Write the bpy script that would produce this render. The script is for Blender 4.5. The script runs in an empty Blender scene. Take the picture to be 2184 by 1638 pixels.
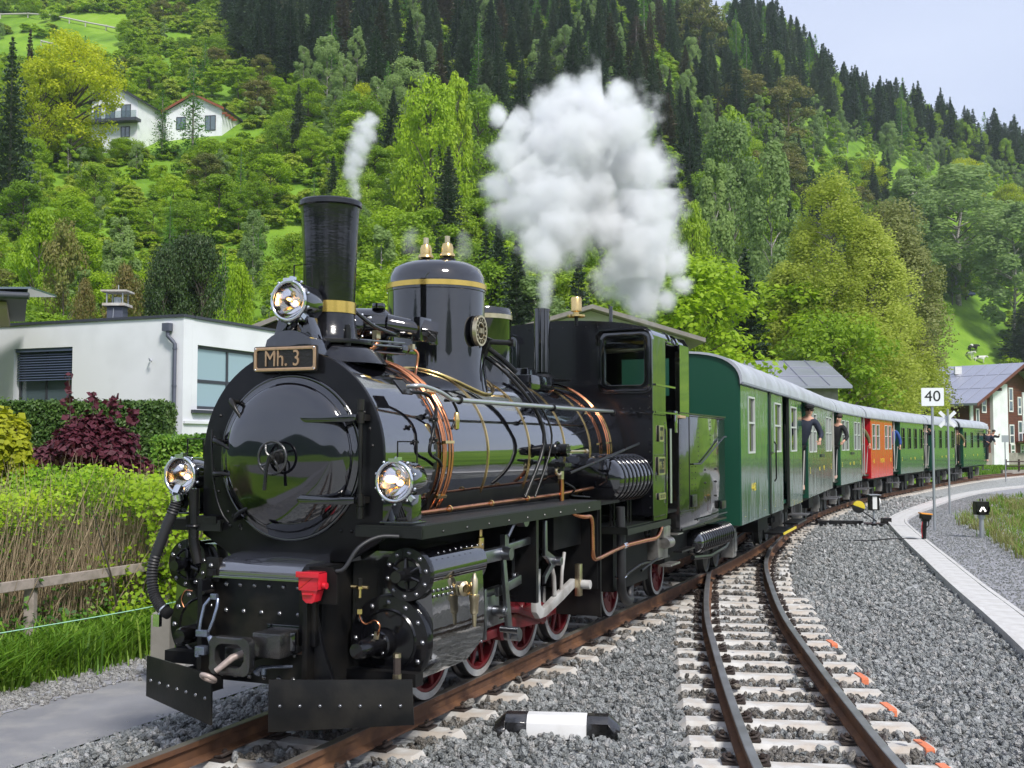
import bpy, bmesh, math, random
import numpy as np
from mathutils import Vector, Matrix, Euler, noise
random.seed(7)
RNG = np.random.default_rng(7)
SC = bpy.context.scene
COL = SC.collection
pi = math.pi
R = math.radians

# ---------------------------------------------------------------- camera, sky, sun, exposure
cam_d = bpy.data.cameras.new('camera'); cam = bpy.data.objects.new('camera', cam_d); COL.objects.link(cam)
cam.location = (0, 0, 1.85)
cam.rotation_euler = (R(90) + math.atan(129/2400), 0, 0)
cam_d.sensor_width = 36; cam_d.lens = 36*2400/2184; cam_d.clip_start = .1; cam_d.clip_end = 3000
SC.camera = cam
W = bpy.data.worlds.new('World'); SC.world = W; W.use_nodes = True
nt = W.node_tree; nt.nodes.clear()
sky = nt.nodes.new('ShaderNodeTexSky'); sky.sky_type = 'NISHITA'; sky.sun_disc = False
sky.sun_elevation = R(48); sky.sun_rotation = R(150); sky.air_density = 1.0; sky.dust_density = 2.0
n_sc = nt.nodes.new('ShaderNodeVectorMath'); n_sc.operation = 'SCALE'; n_sc.inputs['Scale'].default_value = .06
nt.links.new(sky.outputs[0], n_sc.inputs[0])
# an even bright cloud layer in front of the blue sky
tc = nt.nodes.new('ShaderNodeTexCoord')
mp = nt.nodes.new('ShaderNodeMapping'); mp.inputs['Scale'].default_value = (1, 1, 3)
nt.links.new(tc.outputs['Generated'], mp.inputs[0])
nz = nt.nodes.new('ShaderNodeTexNoise'); nz.inputs['Scale'].default_value = 2.2; nz.inputs['Detail'].default_value = 5
nt.links.new(mp.outputs[0], nz.inputs['Vector'])
cr = nt.nodes.new('ShaderNodeValToRGB')
cr.color_ramp.elements[0].position = .3; cr.color_ramp.elements[0].color = (.25, .275, .37, 1)
cr.color_ramp.elements[1].position = .7; cr.color_ramp.elements[1].color = (.32, .345, .43, 1)
nt.links.new(nz.outputs[0], cr.inputs[0])
mx = nt.nodes.new('ShaderNodeMix'); mx.data_type = 'RGBA'; mx.inputs['Factor'].default_value = .82
nt.links.new(n_sc.outputs[0], mx.inputs['A']); nt.links.new(cr.outputs[0], mx.inputs['B'])
SKYMUL = .1
n10 = nt.nodes.new('ShaderNodeVectorMath'); n10.operation = 'SCALE'; n10.inputs['Scale'].default_value = 1/SKYMUL
nt.links.new(mx.outputs['Result'], n10.inputs[0])
bg = nt.nodes.new('ShaderNodeBackground'); bg.inputs['Strength'].default_value = SKYMUL
nt.links.new(n10.outputs[0], bg.inputs['Color'])
wo = nt.nodes.new('ShaderNodeOutputWorld'); nt.links.new(bg.outputs[0], wo.inputs['Surface'])
sd = bpy.data.lights.new('sun', 'SUN'); sun = bpy.data.objects.new('sun', sd); COL.objects.link(sun)
sd.energy = 1.5; sd.angle = R(11); sd.color = (1, .96, .90)
# sun to the right and behind the camera
_d = Vector((math.sin(R(150))*math.cos(R(48)), math.cos(R(150))*math.cos(R(48)), math.sin(R(48))))
sun.rotation_euler = _d.to_track_quat('Z', 'Y').to_euler()
SC.view_settings.view_transform = 'Standard'; SC.view_settings.look = 'None'
SC.view_settings.exposure = 1.42; SC.view_settings.gamma = 1; SC.view_settings.use_curve_mapping = False
cy = SC.cycles
cy.max_bounces = 8; cy.diffuse_bounces = 3; cy.glossy_bounces = 4; cy.transmission_bounces = 5
cy.transparent_max_bounces = 10; cy.volume_bounces = 6; cy.use_denoising = True
cy.volume_step_rate = 1.0; cy.volume_max_steps = 256
cy.caustics_reflective = False; cy.caustics_refractive = False
cy.sample_clamp_indirect = 6
try: cy.denoiser = 'OPENIMAGEDENOISE'; cy.denoising_prefilter = 'ACCURATE'
except Exception: pass

# ---------------------------------------------------------------- helpers
def tag(o, label=None, cat=None, group=None, kind=None):
    if label: o['label'] = label
    if cat: o['category'] = cat
    if group: o['group'] = group
    if kind: o['kind'] = kind
    return o

def empty(name, loc=(0, 0, 0), rz=0, parent=None):
    o = bpy.data.objects.new(name, None); COL.objects.link(o)
    o.location = loc; o.rotation_euler = (0, 0, rz); o.empty_display_size = .3
    if parent: o.parent = parent
    return o

def link(name, me, parent=None, loc=None, rot=None, scale=None):
    o = bpy.data.objects.new(name, me); COL.objects.link(o)
    if parent: o.parent = parent
    if loc is not None: o.location = loc
    if rot is not None: o.rotation_euler = rot
    if scale is not None: o.scale = scale
    return o

def copy_tree(o, parent=None):
    c = o.copy(); COL.objects.link(c); c.parent = parent
    for ch in list(o.children): copy_tree(ch, c)
    return c

def basis(d):
    d = Vector(d).normalized()
    a = Vector((0, 0, 1)) if abs(d.z) < .95 else Vector((0, 1, 0))
    u = d.cross(a).normalized(); v = d.cross(u)
    return u, v, d

class MB:
    def __init__(s): s.V = []; s.F = []; s.M = []; s.mi = 0
    def add(s, vs, fs):
        n = len(s.V); s.V += [tuple(v) for v in vs]
        for f in fs: s.F.append(tuple(i+n for i in f)); s.M.append(s.mi)
        return s
    def m(s, i): s.mi = i; return s
    def box(s, x0, x1, y0, y1, z0, z1):
        return s.add([(x0,y0,z0),(x1,y0,z0),(x1,y1,z0),(x0,y1,z0),(x0,y0,z1),(x1,y0,z1),(x1,y1,z1),(x0,y1,z1)],
              [(0,3,2,1),(4,5,6,7),(0,1,5,4),(1,2,6,5),(2,3,7,6),(3,0,4,7)])
    def cbox(s, c, d, rot=None):
        n = len(s.V); s.box(-d[0]/2, d[0]/2, -d[1]/2, d[1]/2, -d[2]/2, d[2]/2)
        for i in range(n, len(s.V)):
            v = Vector(s.V[i])
            if rot is not None: v = rot @ v
            s.V[i] = tuple(v + Vector(c))
        return s
    def cyl(s, a, b, r, r2=None, n=16, caps=True):
        a = Vector(a); b = Vector(b); r2 = r if r2 is None else r2
        u, v, d = basis(b-a); vs = []
        for p, q in ((a, r), (b, r2)):
            for i in range(n):
                t = 2*pi*i/n; vs.append(p + u*q*math.cos(t) + v*q*math.sin(t))
        fs = [(i, (i+1) % n, n+(i+1) % n, n+i) for i in range(n)]
        if caps: fs += [tuple(range(n-1, -1, -1)), tuple(range(n, 2*n))]
        return s.add(vs, fs)
    def tube(s, pts, r, n=8, smooth=0, rs=None, caps=True):
        pts = [Vector(p) for p in pts]
        if smooth: pts = catmull(pts, smooth)
        if rs is not None and len(rs) != len(pts):
            rs = list(np.interp(np.linspace(0, 1, len(pts)), np.linspace(0, 1, len(rs)), rs))
        vs = []; u = None; N = len(pts)
        for i, p in enumerate(pts):
            d = (pts[min(i+1, N-1)] - pts[max(i-1, 0)]).normalized()
            if u is None: u, v, _ = basis(d)
            else:
                u = (u - d*u.dot(d)).normalized(); v = d.cross(u)
            q = rs[i] if rs is not None else r
            for k in range(n):
                t = 2*pi*k/n; vs.append(p + u*q*math.cos(t) + v*q*math.sin(t))
        fs = []
        for i in range(N-1):
            for k in range(n):
                fs.append((i*n+k, i*n+(k+1) % n, (i+1)*n+(k+1) % n, (i+1)*n+k))
        if caps: fs += [tuple(range(n-1, -1, -1)), tuple(range((N-1)*n, N*n))]
        return s.add(vs, fs)
    def lathe(s, prof, o=(0,0,0), ax=(0,0,1), n=32, a0=0, a1=2*pi):
        u, v, d = basis(ax); o = Vector(o); full = abs(a1-a0-2*pi) < 1e-6
        m = n if full else n+1; vs = []
        for r, h in prof:
            for i in range(m):
                t = a0+(a1-a0)*i/n; vs.append(o + d*h + u*r*math.cos(t) + v*r*math.sin(t))
        fs = []
        for j in range(len(prof)-1):
            for i in range(n):
                k = (i+1) % m; fs.append((j*m+i, j*m+k, (j+1)*m+k, (j+1)*m+i))
        return s.add(vs, fs)
    def torus(s, c, ax, Rr, r, n=32, k=8):
        return s.lathe([(Rr+r*math.cos(2*pi*i/k), r*math.sin(2*pi*i/k)) for i in range(k+1)], c, ax, n)
    def prism(s, poly, a0, a1, axis='y', hole=None):
        """poly: 2-D outline; axis y -> (x,z), x -> (y,z), z -> (x,y)"""
        def P(p, h):
            return {'y': (p[0], h, p[1]), 'x': (h, p[0], p[1]), 'z': (p[0], p[1], h)}[axis]
        n = len(poly)
        vs = [P(p, a0) for p in poly] + [P(p, a1) for p in poly]
        fs = [(i, (i+1) % n, n+(i+1) % n, n+i) for i in range(n)]
        if hole is None:
            fs += [tuple(range(n-1, -1, -1)), tuple(range(n, 2*n))]
        else:
            vs += [P(p, a0) for p in hole] + [P(p, a1) for p in hole]
            for i in range(n):
                j = (i+1) % n
                fs += [(2*n+i, 3*n+i, 3*n+j, 2*n+j), (i, 2*n+i, 2*n+j, j), (n+i, n+j, 3*n+j, 3*n+i)]
        return s.add(vs, fs)
    def sphere(s, c, r, n=12, m=8, sx=1, sy=1, sz=1):
        prof = []
        vs = []; fs = []
        for j in range(m+1):
            p = pi*j/m
            for i in range(n):
                t = 2*pi*i/n
                vs.append((c[0]+r*sx*math.sin(p)*math.cos(t), c[1]+r*sy*math.sin(p)*math.sin(t), c[2]+r*sz*math.cos(p)))
        for j in range(m):
            for i in range(n):
                fs.append((j*n+i, (j+1)*n+i, (j+1)*n+(i+1) % n, j*n+(i+1) % n))
        return s.add(vs, fs)
    def rivets(s, pts, nrm, r=.012):
        u, v, d = basis(nrm)
        for p in pts:
            p = Vector(p); vs = [p+u*r*math.cos(pi*i/3)+v*r*math.sin(pi*i/3) for i in range(6)]
            vs += [p+d*r*.6+(u*math.cos(pi*i/3)+v*math.sin(pi*i/3))*r*.65 for i in range(6)] + [p+d*r*.85]
            fs = [(i, (i+1) % 6, 6+(i+1) % 6, 6+i) for i in range(6)] + [(6+i, 6+(i+1) % 6, 12) for i in range(6)]
            s.add(vs, fs)
        return s
    def mesh(s, name, mats, smooth=35, bevel=0):
        me = bpy.data.meshes.new(name); me.from_pydata(s.V, [], s.F)
        if not isinstance(mats, (list, tuple)): mats = [mats]
        for m in mats: me.materials.append(m)
        if len(mats) > 1: me.polygons.foreach_set('material_index', s.M)
        if bevel or True:
            bm = bmesh.new(); bm.from_mesh(me)
            bmesh.ops.remove_doubles(bm, verts=bm.verts, dist=1e-5)
            if bevel:
                es = [e for e in bm.edges if len(e.link_faces) == 2 and e.calc_face_angle(0) > R(40) and e.calc_length() > bevel*2.2]
                try: bmesh.ops.bevel(bm, geom=es, offset=bevel, segments=2, profile=.6, affect='EDGES', clamp_overlap=True)
                except Exception: pass
            bmesh.ops.recalc_face_normals(bm, faces=bm.faces)
            bm.to_mesh(me); bm.free()
        if smooth:
            me.polygons.foreach_set('use_smooth', [True]*len(me.polygons))
            me.set_sharp_from_angle(angle=R(smooth))
        me.update(); return me
    def build(s, name, mats, parent=None, smooth=35, bevel=0, label=None, kind=None, loc=None, rot=None):
        o = link(name, s.mesh(name, mats, smooth, bevel), parent, loc, rot)
        if label: o['label'] = label
        if kind or name in ('rivet', 'bolt', 'pipe_clip', 'rim_screw', 'plate_screw', 'tank_stay', 'flange_bolt', 'pipe_nut'): o['kind'] = kind or 'stuff'
        return o

def catmull(P, k):
    P = [Vector(p) for p in P]; out = []
    for i in range(len(P)-1):
        p0 = P[max(i-1, 0)]; p1 = P[i]; p2 = P[i+1]; p3 = P[min(i+2, len(P)-1)]
        for j in range(k):
            t = j/k
            out.append(.5*((2*p1)+(p2-p0)*t+(2*p0-5*p1+4*p2-p3)*t*t+(3*p1-p0-3*p2+p3)*t**3))
    out.append(P[-1]); return out

def np_mesh(name, V, F, mats, mi=None, attrs=None, smooth=False):
    """V (n,3); F (m,k) all faces of k corners"""
    me = bpy.data.meshes.new(name); k = F.shape[1]
    me.vertices.add(len(V)); me.vertices.foreach_set('co', V.astype(np.float32).ravel())
    me.loops.add(F.size); me.loops.foreach_set('vertex_index', F.astype(np.int32).ravel())
    me.polygons.add(len(F)); me.polygons.foreach_set('loop_start', np.arange(0, F.size, k, dtype=np.int32))
    for m in (mats if isinstance(mats, (list, tuple)) else [mats]): me.materials.append(m)
    if mi is not None: me.polygons.foreach_set('material_index', mi.astype(np.int32))
    if attrs:
        for nm, a in attrs.items():
            at = me.attributes.new(nm, 'FLOAT', 'POINT'); at.data.foreach_set('value', a.astype(np.float32))
    if smooth: me.polygons.foreach_set('use_smooth', [True]*len(F))
    me.update(calc_edges=True); me.validate(); return me

# ---------------------------------------------------------------- materials
def mat(name, base, rough=.5, metal=0., var=None, vscale=3., bump=0., bscale=20., coat=0., ior=None, emis=None, estr=0.,
        streak=None, alpha=None, trans=0., detail=4., coord='Object', rvar=0., spec=None, dirt=None):
    m = bpy.data.materials.new(name); m.use_nodes = True; n = m.node_tree.nodes; l = m.node_tree.links
    b = n['Principled BSDF']
    b.inputs['Base Color'].default_value = (*base, 1); b.inputs['Roughness'].default_value = rough
    b.inputs['Metallic'].default_value = metal; b.inputs['Coat Weight'].default_value = coat
    b.inputs['Coat Roughness'].default_value = .03
    if ior: b.inputs['IOR'].default_value = ior
    if spec is not None: b.inputs['Specular IOR Level'].default_value = spec
    if trans: b.inputs['Transmission Weight'].default_value = trans
    if alpha is not None: b.inputs['Alpha'].default_value = alpha
    if emis: b.inputs['Emission Color'].default_value = (*emis, 1); b.inputs['Emission Strength'].default_value = estr
    t = n.new('ShaderNodeTexCoord'); vec = t.outputs[coord]
    def nse(scale, vv=vec, det=detail):
        x = n.new('ShaderNodeTexNoise'); x.inputs['Scale'].default_value = scale; x.inputs['Detail'].default_value = det
        l.new(vv, x.inputs['Vector']); return x
    col = None
    if var:
        x = nse(vscale); r = n.new('ShaderNodeValToRGB')
        cols = [base]+list(var) if not isinstance(var[0], (int, float)) else [base, var]
        e = r.color_ramp.elements; e[0].position = .3; e[1].position = .7
        e[0].color = (*cols[0], 1); e[1].color = (*cols[-1], 1)
        for i, c in enumerate(cols[1:-1]): q = e.new(.3+.4*(i+1)/(len(cols)-1)); q.color = (*c, 1)
        l.new(x.outputs[0], r.inputs[0]); col = r.outputs[0]
    if dirt:   # (colour, amount, scale)
        x = nse(dirt[2], det=6); r = n.new('ShaderNodeValToRGB'); e = r.color_ramp.elements
        e[0].position = .45; e[1].position = .68; e[0].color = (0, 0, 0, 1); e[1].color = (dirt[1],)*3+(1,)
        l.new(x.outputs[0], r.inputs[0]); mxn = n.new('ShaderNodeMix'); mxn.data_type = 'RGBA'
        l.new(r.outputs[0], mxn.inputs['Factor'])
        if col: l.new(col, mxn.inputs['A'])
        else: mxn.inputs['A'].default_value = (*base, 1)
        mxn.inputs['B'].default_value = (*dirt[0], 1); col = mxn.outputs['Result']
    if col: l.new(col, b.inputs['Base Color'])
    if rvar:
        x = nse(vscale*2); mr = n.new('ShaderNodeMapRange'); mr.inputs['To Min'].default_value = max(0, rough-rvar); mr.inputs['To Max'].default_value = rough+rvar
        l.new(x.outputs[0], mr.inputs[0]); l.new(mr.outputs[0], b.inputs['Roughness'])
    if bump:
        vv = vec
        if streak:
            mpn = n.new('ShaderNodeMapping'); mpn.inputs['Scale'].default_value = streak; l.new(vec, mpn.inputs[0]); vv = mpn.outputs[0]
        x = nse(bscale, vv); bp = n.new('ShaderNodeBump'); bp.inputs['Strength'].default_value = 1; bp.inputs['Distance'].default_value = bump
        l.new(x.outputs[0], bp.inputs['Height']); l.new(bp.outputs[0], b.inputs['Normal'])
        if coat: l.new(bp.outputs[0], b.inputs['Coat Normal'])
    return m

def leafmat(name, cols, trans=.35, rough=.5, inst=.5, clump=.35):
    """cols dark..light, picked per leaf (attribute rnd) and shifted per tree (object random)"""
    m = bpy.data.materials.new(name); m.use_nodes = True; n = m.node_tree.nodes; l = m.node_tree.links
    b = n['Principled BSDF']; out = n['Material Output']
    at = n.new('ShaderNodeAttribute'); at.attribute_name = 'rnd'
    oi = n.new('ShaderNodeObjectInfo')
    a1 = n.new('ShaderNodeMath'); a1.operation = 'MULTIPLY'; a1.inputs[1].default_value = 1-inst; l.new(at.outputs['Fac'], a1.inputs[0])
    a2 = n.new('ShaderNodeMath'); a2.operation = 'MULTIPLY_ADD'; a2.inputs[1].default_value = inst; l.new(oi.outputs['Random'], a2.inputs[0]); l.new(a1.outputs[0], a2.inputs[2])
    r = n.new('ShaderNodeValToRGB'); e = r.color_ramp.elements; N = len(cols)
    e[0].position = 0; e[0].color = (*cols[0], 1); e[1].position = 1; e[1].color = (*cols[-1], 1)
    for i in range(1, N-1): q = e.new(i/(N-1)); q.color = (*cols[i], 1)
    l.new(a2.outputs[0], r.inputs[0]); l.new(r.outputs[0], b.inputs['Base Color'])
    b.inputs['Roughness'].default_value = rough; b.inputs['Specular IOR Level'].default_value = .3
    tr = n.new('ShaderNodeBsdfTranslucent'); l.new(r.outputs[0], tr.inputs['Color'])
    ms = n.new('ShaderNodeMixShader'); ms.inputs[0].default_value = trans
    l.new(b.outputs[0], ms.inputs[1]); l.new(tr.outputs[0], ms.inputs[2]); l.new(ms.outputs[0], out.inputs[0])
    return m

GR = (.030, .030, .034)
M = {}
def D(k, *a, **kw): M[k] = mat(k, *a, **kw); return M[k]
D('black_boiler', (.004, .004, .006), .05, ior=2.6, coat=1, bump=.0006, bscale=5, rvar=.03)
D('black_gloss', (.0035, .0035, .005), .07, ior=1.7, coat=1, bump=.0005, bscale=5, rvar=.03)
D('black_satin', (.006, .006, .007), .30, ior=1.4, bump=.0008, bscale=40, rvar=.1, dirt=((.03, .026, .022), .5, 4))
D('black_matt', (.006, .006, .0065), .6, spec=.2, dirt=((.016, .014, .012), .6, 5), bump=.001, bscale=60)
D('chimney_black', (.006, .006, .008), .15, ior=1.6, bump=.0010, bscale=14, streak=(1, 1, 4), rvar=.08, dirt=((.02, .02, .022), .5, 14))
D('steel', (.30, .31, .33), .32, 1, dirt=((.16, .15, .14), .6, 8))
D('silver_rim', (.72, .74, .76), .16, 1)
D('copper', (.72, .30, .15), .26, 1, dirt=((.30, .14, .08), .5, 9))
D('brass', (.82, .60, .26), .22, 1, dirt=((.50, .34, .14), .5, 10))
D('brass_pale', (.78, .66, .44), .3, 1, dirt=((.4, .3, .18), .5, 9))
D('gold_paint', (.78, .52, .12), .3, .5)
D('cast_red', (.62, .015, .03), .25, coat=.5)
D('wheel_red', (.17, .010, .016), .42, dirt=((.12, .02, .02), .6, 6))
D('tyre_white', (.50, .49, .47), .5, dirt=((.20, .17, .15), .7, 4))
D('tyre_steel', (.20, .19, .19), .35, .9)
D('rubber', (.022, .022, .024), .5)
D('rust', (.17, .078, .034), .82, var=((.11, .052, .028), (.24, .115, .05)), vscale=4, bump=.0015, bscale=60)
D('rail_top', (.12, .105, .09), .42, .3, var=((.17, .15, .13),), vscale=3)
D('rail_shine', (.34, .34, .35), .34, .55, var=((.20, .195, .19),), vscale=3)
D('rust_dark', (.045, .032, .026), .7, bump=.002, bscale=60)
D('concrete', (.66, .645, .61), .85, var=((.54, .525, .49), (.72, .705, .67)), vscale=5, bump=.0015, bscale=50, dirt=((.36, .28, .20), .7, 5))
D('trough_concrete', (.60, .59, .57), .85, var=((.52, .51, .49),), vscale=4, bump=.001, bscale=60, dirt=((.42, .40, .37), .5, 5))
D('orange_strap', (.75, .22, .10), .5)
D('car_green', (.005, .080, .048), .17, coat=.5, bump=.012, bscale=1.5, streak=(1, 3.0, .5), ior=1.45, detail=3)
D('car_green_end', (.003, .060, .032), .45, bump=.001, bscale=90, streak=(30, 30, 1))
D('car_red', (.60, .012, .008), .2, coat=.12, bump=.010, bscale=1.5, streak=(1, 3, .5), ior=1.3, detail=3)
D('car_red_end', (.50, .012, .02), .35)
D('car_roof', (.46, .48, .53), .45, var=((.38, .40, .45),), vscale=1.5, dirt=((.3, .3, .31), .5, 3))
D('yellow_paint', (.85, .66, .04), .4)
D('glass_dark', (.02, .025, .028), .02, ior=1.7, coat=.4)
D('cream', (.60, .58, .50), .5)
D('white_wall', (.82, .83, .86), .85, bump=.0008, bscale=120, dirt=((.66, .67, .69), .6, .9))
D('white_paint', (.80, .80, .79), .45, dirt=((.6, .58, .54), .4, 6))
D('anthracite', (.045, .05, .062), .45)
D('blue_grey', (.085, .095, .13), .5)
D('blind', (.16, .20, .32), .3, .3)
D('pane', (.10, .14, .16), .02, ior=1.9, coat=.3)
D('curtain_pane', (.30, .43, .47), .06, coat=.6)
D('zinc', (.42, .43, .50), .35, .55, var=((.37, .38, .45),), vscale=.8)
D('zinc_seam', (.30, .31, .37), .5, .4)
D('wood_brown', (.12, .035, .020), .6, var=((.16, .05, .028),), vscale=3, bump=.002, bscale=12, streak=(1, 1, 8))
D('wood_dark', (.05, .028, .02), .7)
D('wood_grey', (.30, .26, .22), .85, var=((.40, .34, .30), (.22, .19, .16)), vscale=6, bump=.002, bscale=30, streak=(1, 1, 1))
D('roof_tile', (.21, .19, .175), .85, var=((.27, .245, .22),), vscale=5)
D('roof_dark', (.03, .033, .04), .5)
D('stone_wall', (.36, .33, .29), .9, var=((.25, .23, .20),), vscale=3, bump=.01, bscale=8)
D('asphalt', (.17, .17, .185), .9, var=((.21, .21, .22), (.25, .25, .26)), vscale=1.1, bump=.004, bscale=110, dirt=((.31, .30, .285), .7, 3.2), detail=9)
D('galvanised', (.45, .47, .50), .45, .7)
D('sign_white', (.84, .85, .87), .35)
D('sign_black', (.01, .01, .01), .4)
D('bark', (.075, .058, .045), .9, var=((.12, .10, .08),), vscale=4, bump=.02, bscale=9)
D('bark_birch', (.50, .48, .44), .8, var=((.16, .14, .12), (.55, .53, .50)), vscale=5)
D('bark_grey', (.26, .23, .22), .9)
D('skin', (.62, .34, .24), .5)
D('cloth_navy', (.015, .02, .04), .8)
D('cloth_black', (.012, .012, .014), .8)
D('cloth_blue', (.03, .08, .30), .8)
D('cloth_olive', (.12, .10, .035), .8)
D('hair', (.035, .022, .015), .7)
D('hair_fair', (.45, .33, .2), .7)
D('cow_white', (.7, .68, .64), .8)
D('cow_black', (.015, .014, .013), .8)
D('lamp_glow', (1, .7, .35), .3, emis=(1, .5, .16), estr=6)
D('lens_white', (.8, .8, .8), .3, emis=(1, .97, .9), estr=.8)
D('reflector', (.86, .86, .87), .08, 1)
def glass(name, rough=0., tint=(1, 1, 1)):
    m = bpy.data.materials.new(name); m.use_nodes = True; n = m.node_tree.nodes; l = m.node_tree.links; n.remove(n['Principled BSDF'])
    a = n.new('ShaderNodeBsdfTransparent'); a.inputs[0].default_value = (*tint, 1)
    g = n.new('ShaderNodeBsdfGlossy'); g.inputs['Roughness'].default_value = .02
    f = n.new('ShaderNodeFresnel'); f.inputs['IOR'].default_value = 1.5
    s = n.new('ShaderNodeMixShader'); l.new(f.outputs[0], s.inputs[0]); l.new(a.outputs[0], s.inputs[1]); l.new(g.outputs[0], s.inputs[2])
    l.new(s.outputs[0], n['Material Output'].inputs[0]); return m
M['clear'] = glass('clear_glass'); M['tint'] = glass('tinted_glass', tint=(.72, .78, .76))

def text(name, body, size, parent, loc, rot, m, ext=.004, align='CENTER', sx=1):
    cu = bpy.data.curves.new(name, 'FONT'); cu.body = body; cu.size = size; cu.extrude = ext; cu.align_x = align; cu.align_y = 'CENTER'
    cu.resolution_u = 4
    o = bpy.data.objects.new(name, cu); COL.objects.link(o)
    dg = bpy.context.evaluated_depsgraph_get(); me = bpy.data.meshes.new_from_object(o.evaluated_get(dg))
    me.name = name
    bpy.data.objects.remove(o); bpy.data.curves.remove(cu)
    me.materials.clear(); me.materials.append(m)
    q = link(name, me, parent, loc, rot); q.scale = (sx, 1, 1); return q

# ---------------------------------------------------------------- layout: the two tracks
P0 = Vector((-1.855, 6.435))
HT = [(-60, 22.8), (11, 22.8), (16, 20), (22, 20.5), (32, 25.5), (40, 29), (60, 31), (75, 38), (110, 50)]
def _mk():
    S = [a for a, b in HT]; H = [b for a, b in HT]; out = []
    ps = math.atan(.42); x = P0.x-60*math.sin(R(22.8)); y = P0.y-60*math.cos(R(22.8)); s = -60.; ds = .05
    while s < 110:
        ps = R(float(np.interp(s, S, H))); out.append((s, x, y, ps)); x += math.sin(ps)*ds; y += math.cos(ps)*ds; s += ds
    return np.array(out)
MAIN = _mk()
def main_at(s, t=0.):
    x, y, ps = (float(np.interp(s, MAIN[:, 0], MAIN[:, k])) for k in (1, 2, 3))
    return x+t*math.cos(ps), y-t*math.sin(ps), ps
_b = [(1.60, 2.5), (1.69, 4.4), (1.815, 6.43), (2.0, 8.2), (2.245, 10.2), (2.53, 12.3), (2.93, 14.6), (3.50, 17.5), (4.18, 20.2)]
for s_, o_ in ((17.8, .17), (21, .03), (24, 0.), (28, 0.)):
    q = main_at(s_, o_); _b.append((q[0], q[1]))
_c = catmull([(a, b, 0) for a, b in _b], 24)
_br = []; s_ = 0
for i, p in enumerate(_c):
    a = _c[max(i-1, 0)]; b = _c[min(i+1, len(_c)-1)]
    if i: s_ += (p-_c[i-1]).length
    _br.append((s_, p.x, p.y, math.atan2(b.x-a.x, b.y-a.y)))
BR = np.array(_br)
def br_at(s, t=0.):
    x, y, ps = (float(np.interp(s, BR[:, 0], BR[:, k])) for k in (1, 2, 3))
    return x+t*math.cos(ps), y-t*math.sin(ps), ps
def nearest(A, X, Y):
    """for arrays X,Y: (s, t) on polyline A"""
    s = np.empty(len(X)); t = np.empty(len(X)); A = A[::8] if len(A) > 800 else A[::2]
    for k in range(0, len(X), 20000):
        x = X[k:k+20000, None]; y = Y[k:k+20000, None]
        d = (x-A[None, :, 1])**2+(y-A[None, :, 2])**2; i = d.argmin(1)
        dx = x[:, 0]-A[i, 1]; dy = y[:, 0]-A[i, 2]; ps = A[i, 3]
        s[k:k+20000] = A[i, 0]+dx*np.sin(ps)+dy*np.cos(ps); t[k:k+20000] = dx*np.cos(ps)-dy*np.sin(ps)
    return s, t
TR = [(2.2, 0.), (3.35, 4.3), (4.4, 8.2), (5.43, 12.05), (6.43, 16.07), (7.27, 19.3), (8.1, 22.5), (9.25, 26.8), (9.95, 29.2), (10.9, 31.5), (12.93, 35.6), (16.23, 41.8), (20.1, 48.1), (24.4, 53.6), (32, 61), (42, 68)]
TRC = [(p.x, p.y) for p in catmull([(a, b, 0) for a, b in TR], 8)]
TRA = []; s_ = 0
for i, p in enumerate(TRC):
    a = TRC[max(i-1, 0)]; b = TRC[min(i+1, len(TRC)-1)]
    if i: s_ += math.hypot(p[0]-TRC[i-1][0], p[1]-TRC[i-1][1])
    TRA.append((s_, p[0], p[1], math.atan2(b[0]-a[0], b[1]-a[1])))
TRA = np.array(TRA)

# ---------------------------------------------------------------- terrain height
KD = [0, 40, 70, 120, 170, 240, 300, 420, 520, 700, 1000]
KP = [-1100, 0, 700, 1300, 1600, 1900, 2184, 2800, 3600]
KZ = np.array([
 [0, 0, 2, 10, 24, 50, 75, 130, 170, 200, 200],
 [0, 0, 5, 25, 48, 86, 121, 190, 240, 300, 300],
 [0, 0, 5, 24, 48, 88, 125, 200, 250, 310, 310],
 [0, 0, 3, 16, 38, 80, 118, 190, 235, 290, 290],
 [0, 0, 1, 7, 20, 53, 90, 152, 158, 130, 100],
 [0, 0, 0, 0, 4, 22, 52, 121, 120, 90, 60],
 [0, 0, 0, 0, 3, 15, 38, 102, 100, 70, 40],
 [0, 0, 0, 0, 1, 8, 22, 60, 55, 30, 20],
 [0, 0, 0, 1, 2, 4, 8, 14, 14, 12, 10]], float)
def hz(X, Y):
    X = np.asarray(X, float); Y = np.asarray(Y, float)
    ok = Y > 1
    px = np.where(ok, 1092+2400*X/np.where(ok, Y, 1), np.where(X > 0, 3600, -1100)); px = np.clip(px, KP[0], KP[-1])
    px = np.where(ok, px, 3600)
    dd = np.clip(Y, 0, 999.9)
    cols = np.stack([np.interp(dd, KD, KZ[i]) for i in range(len(KP))])
    i = np.clip(np.searchsorted(KP, px, side='right')-1, 0, len(KP)-2)
    kp = np.array(KP, float); f = (px-kp[i])/(kp[i+1]-kp[i]); f = f*f*(3-2*f)
    ix = np.arange(px.size).reshape(px.shape)
    cf = cols.reshape(len(KP), -1); ii = i.ravel(); jj = np.arange(px.size)
    z = (cf[ii, jj]*(1-f.ravel())+cf[ii+1, jj]*f.ravel()).reshape(px.shape)
    und = np.sin(X*.031+1.3)*np.cos(Y*.027)+.5*np.sin(X*.083+Y*.06)+.3*np.sin(X*.17-Y*.13)
    return z+und*np.clip((dd-60)/160, 0, 1)*2.6-.42
def hz1(x, y): return float(hz(np.array([x]), np.array([y]))[0])
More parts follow.
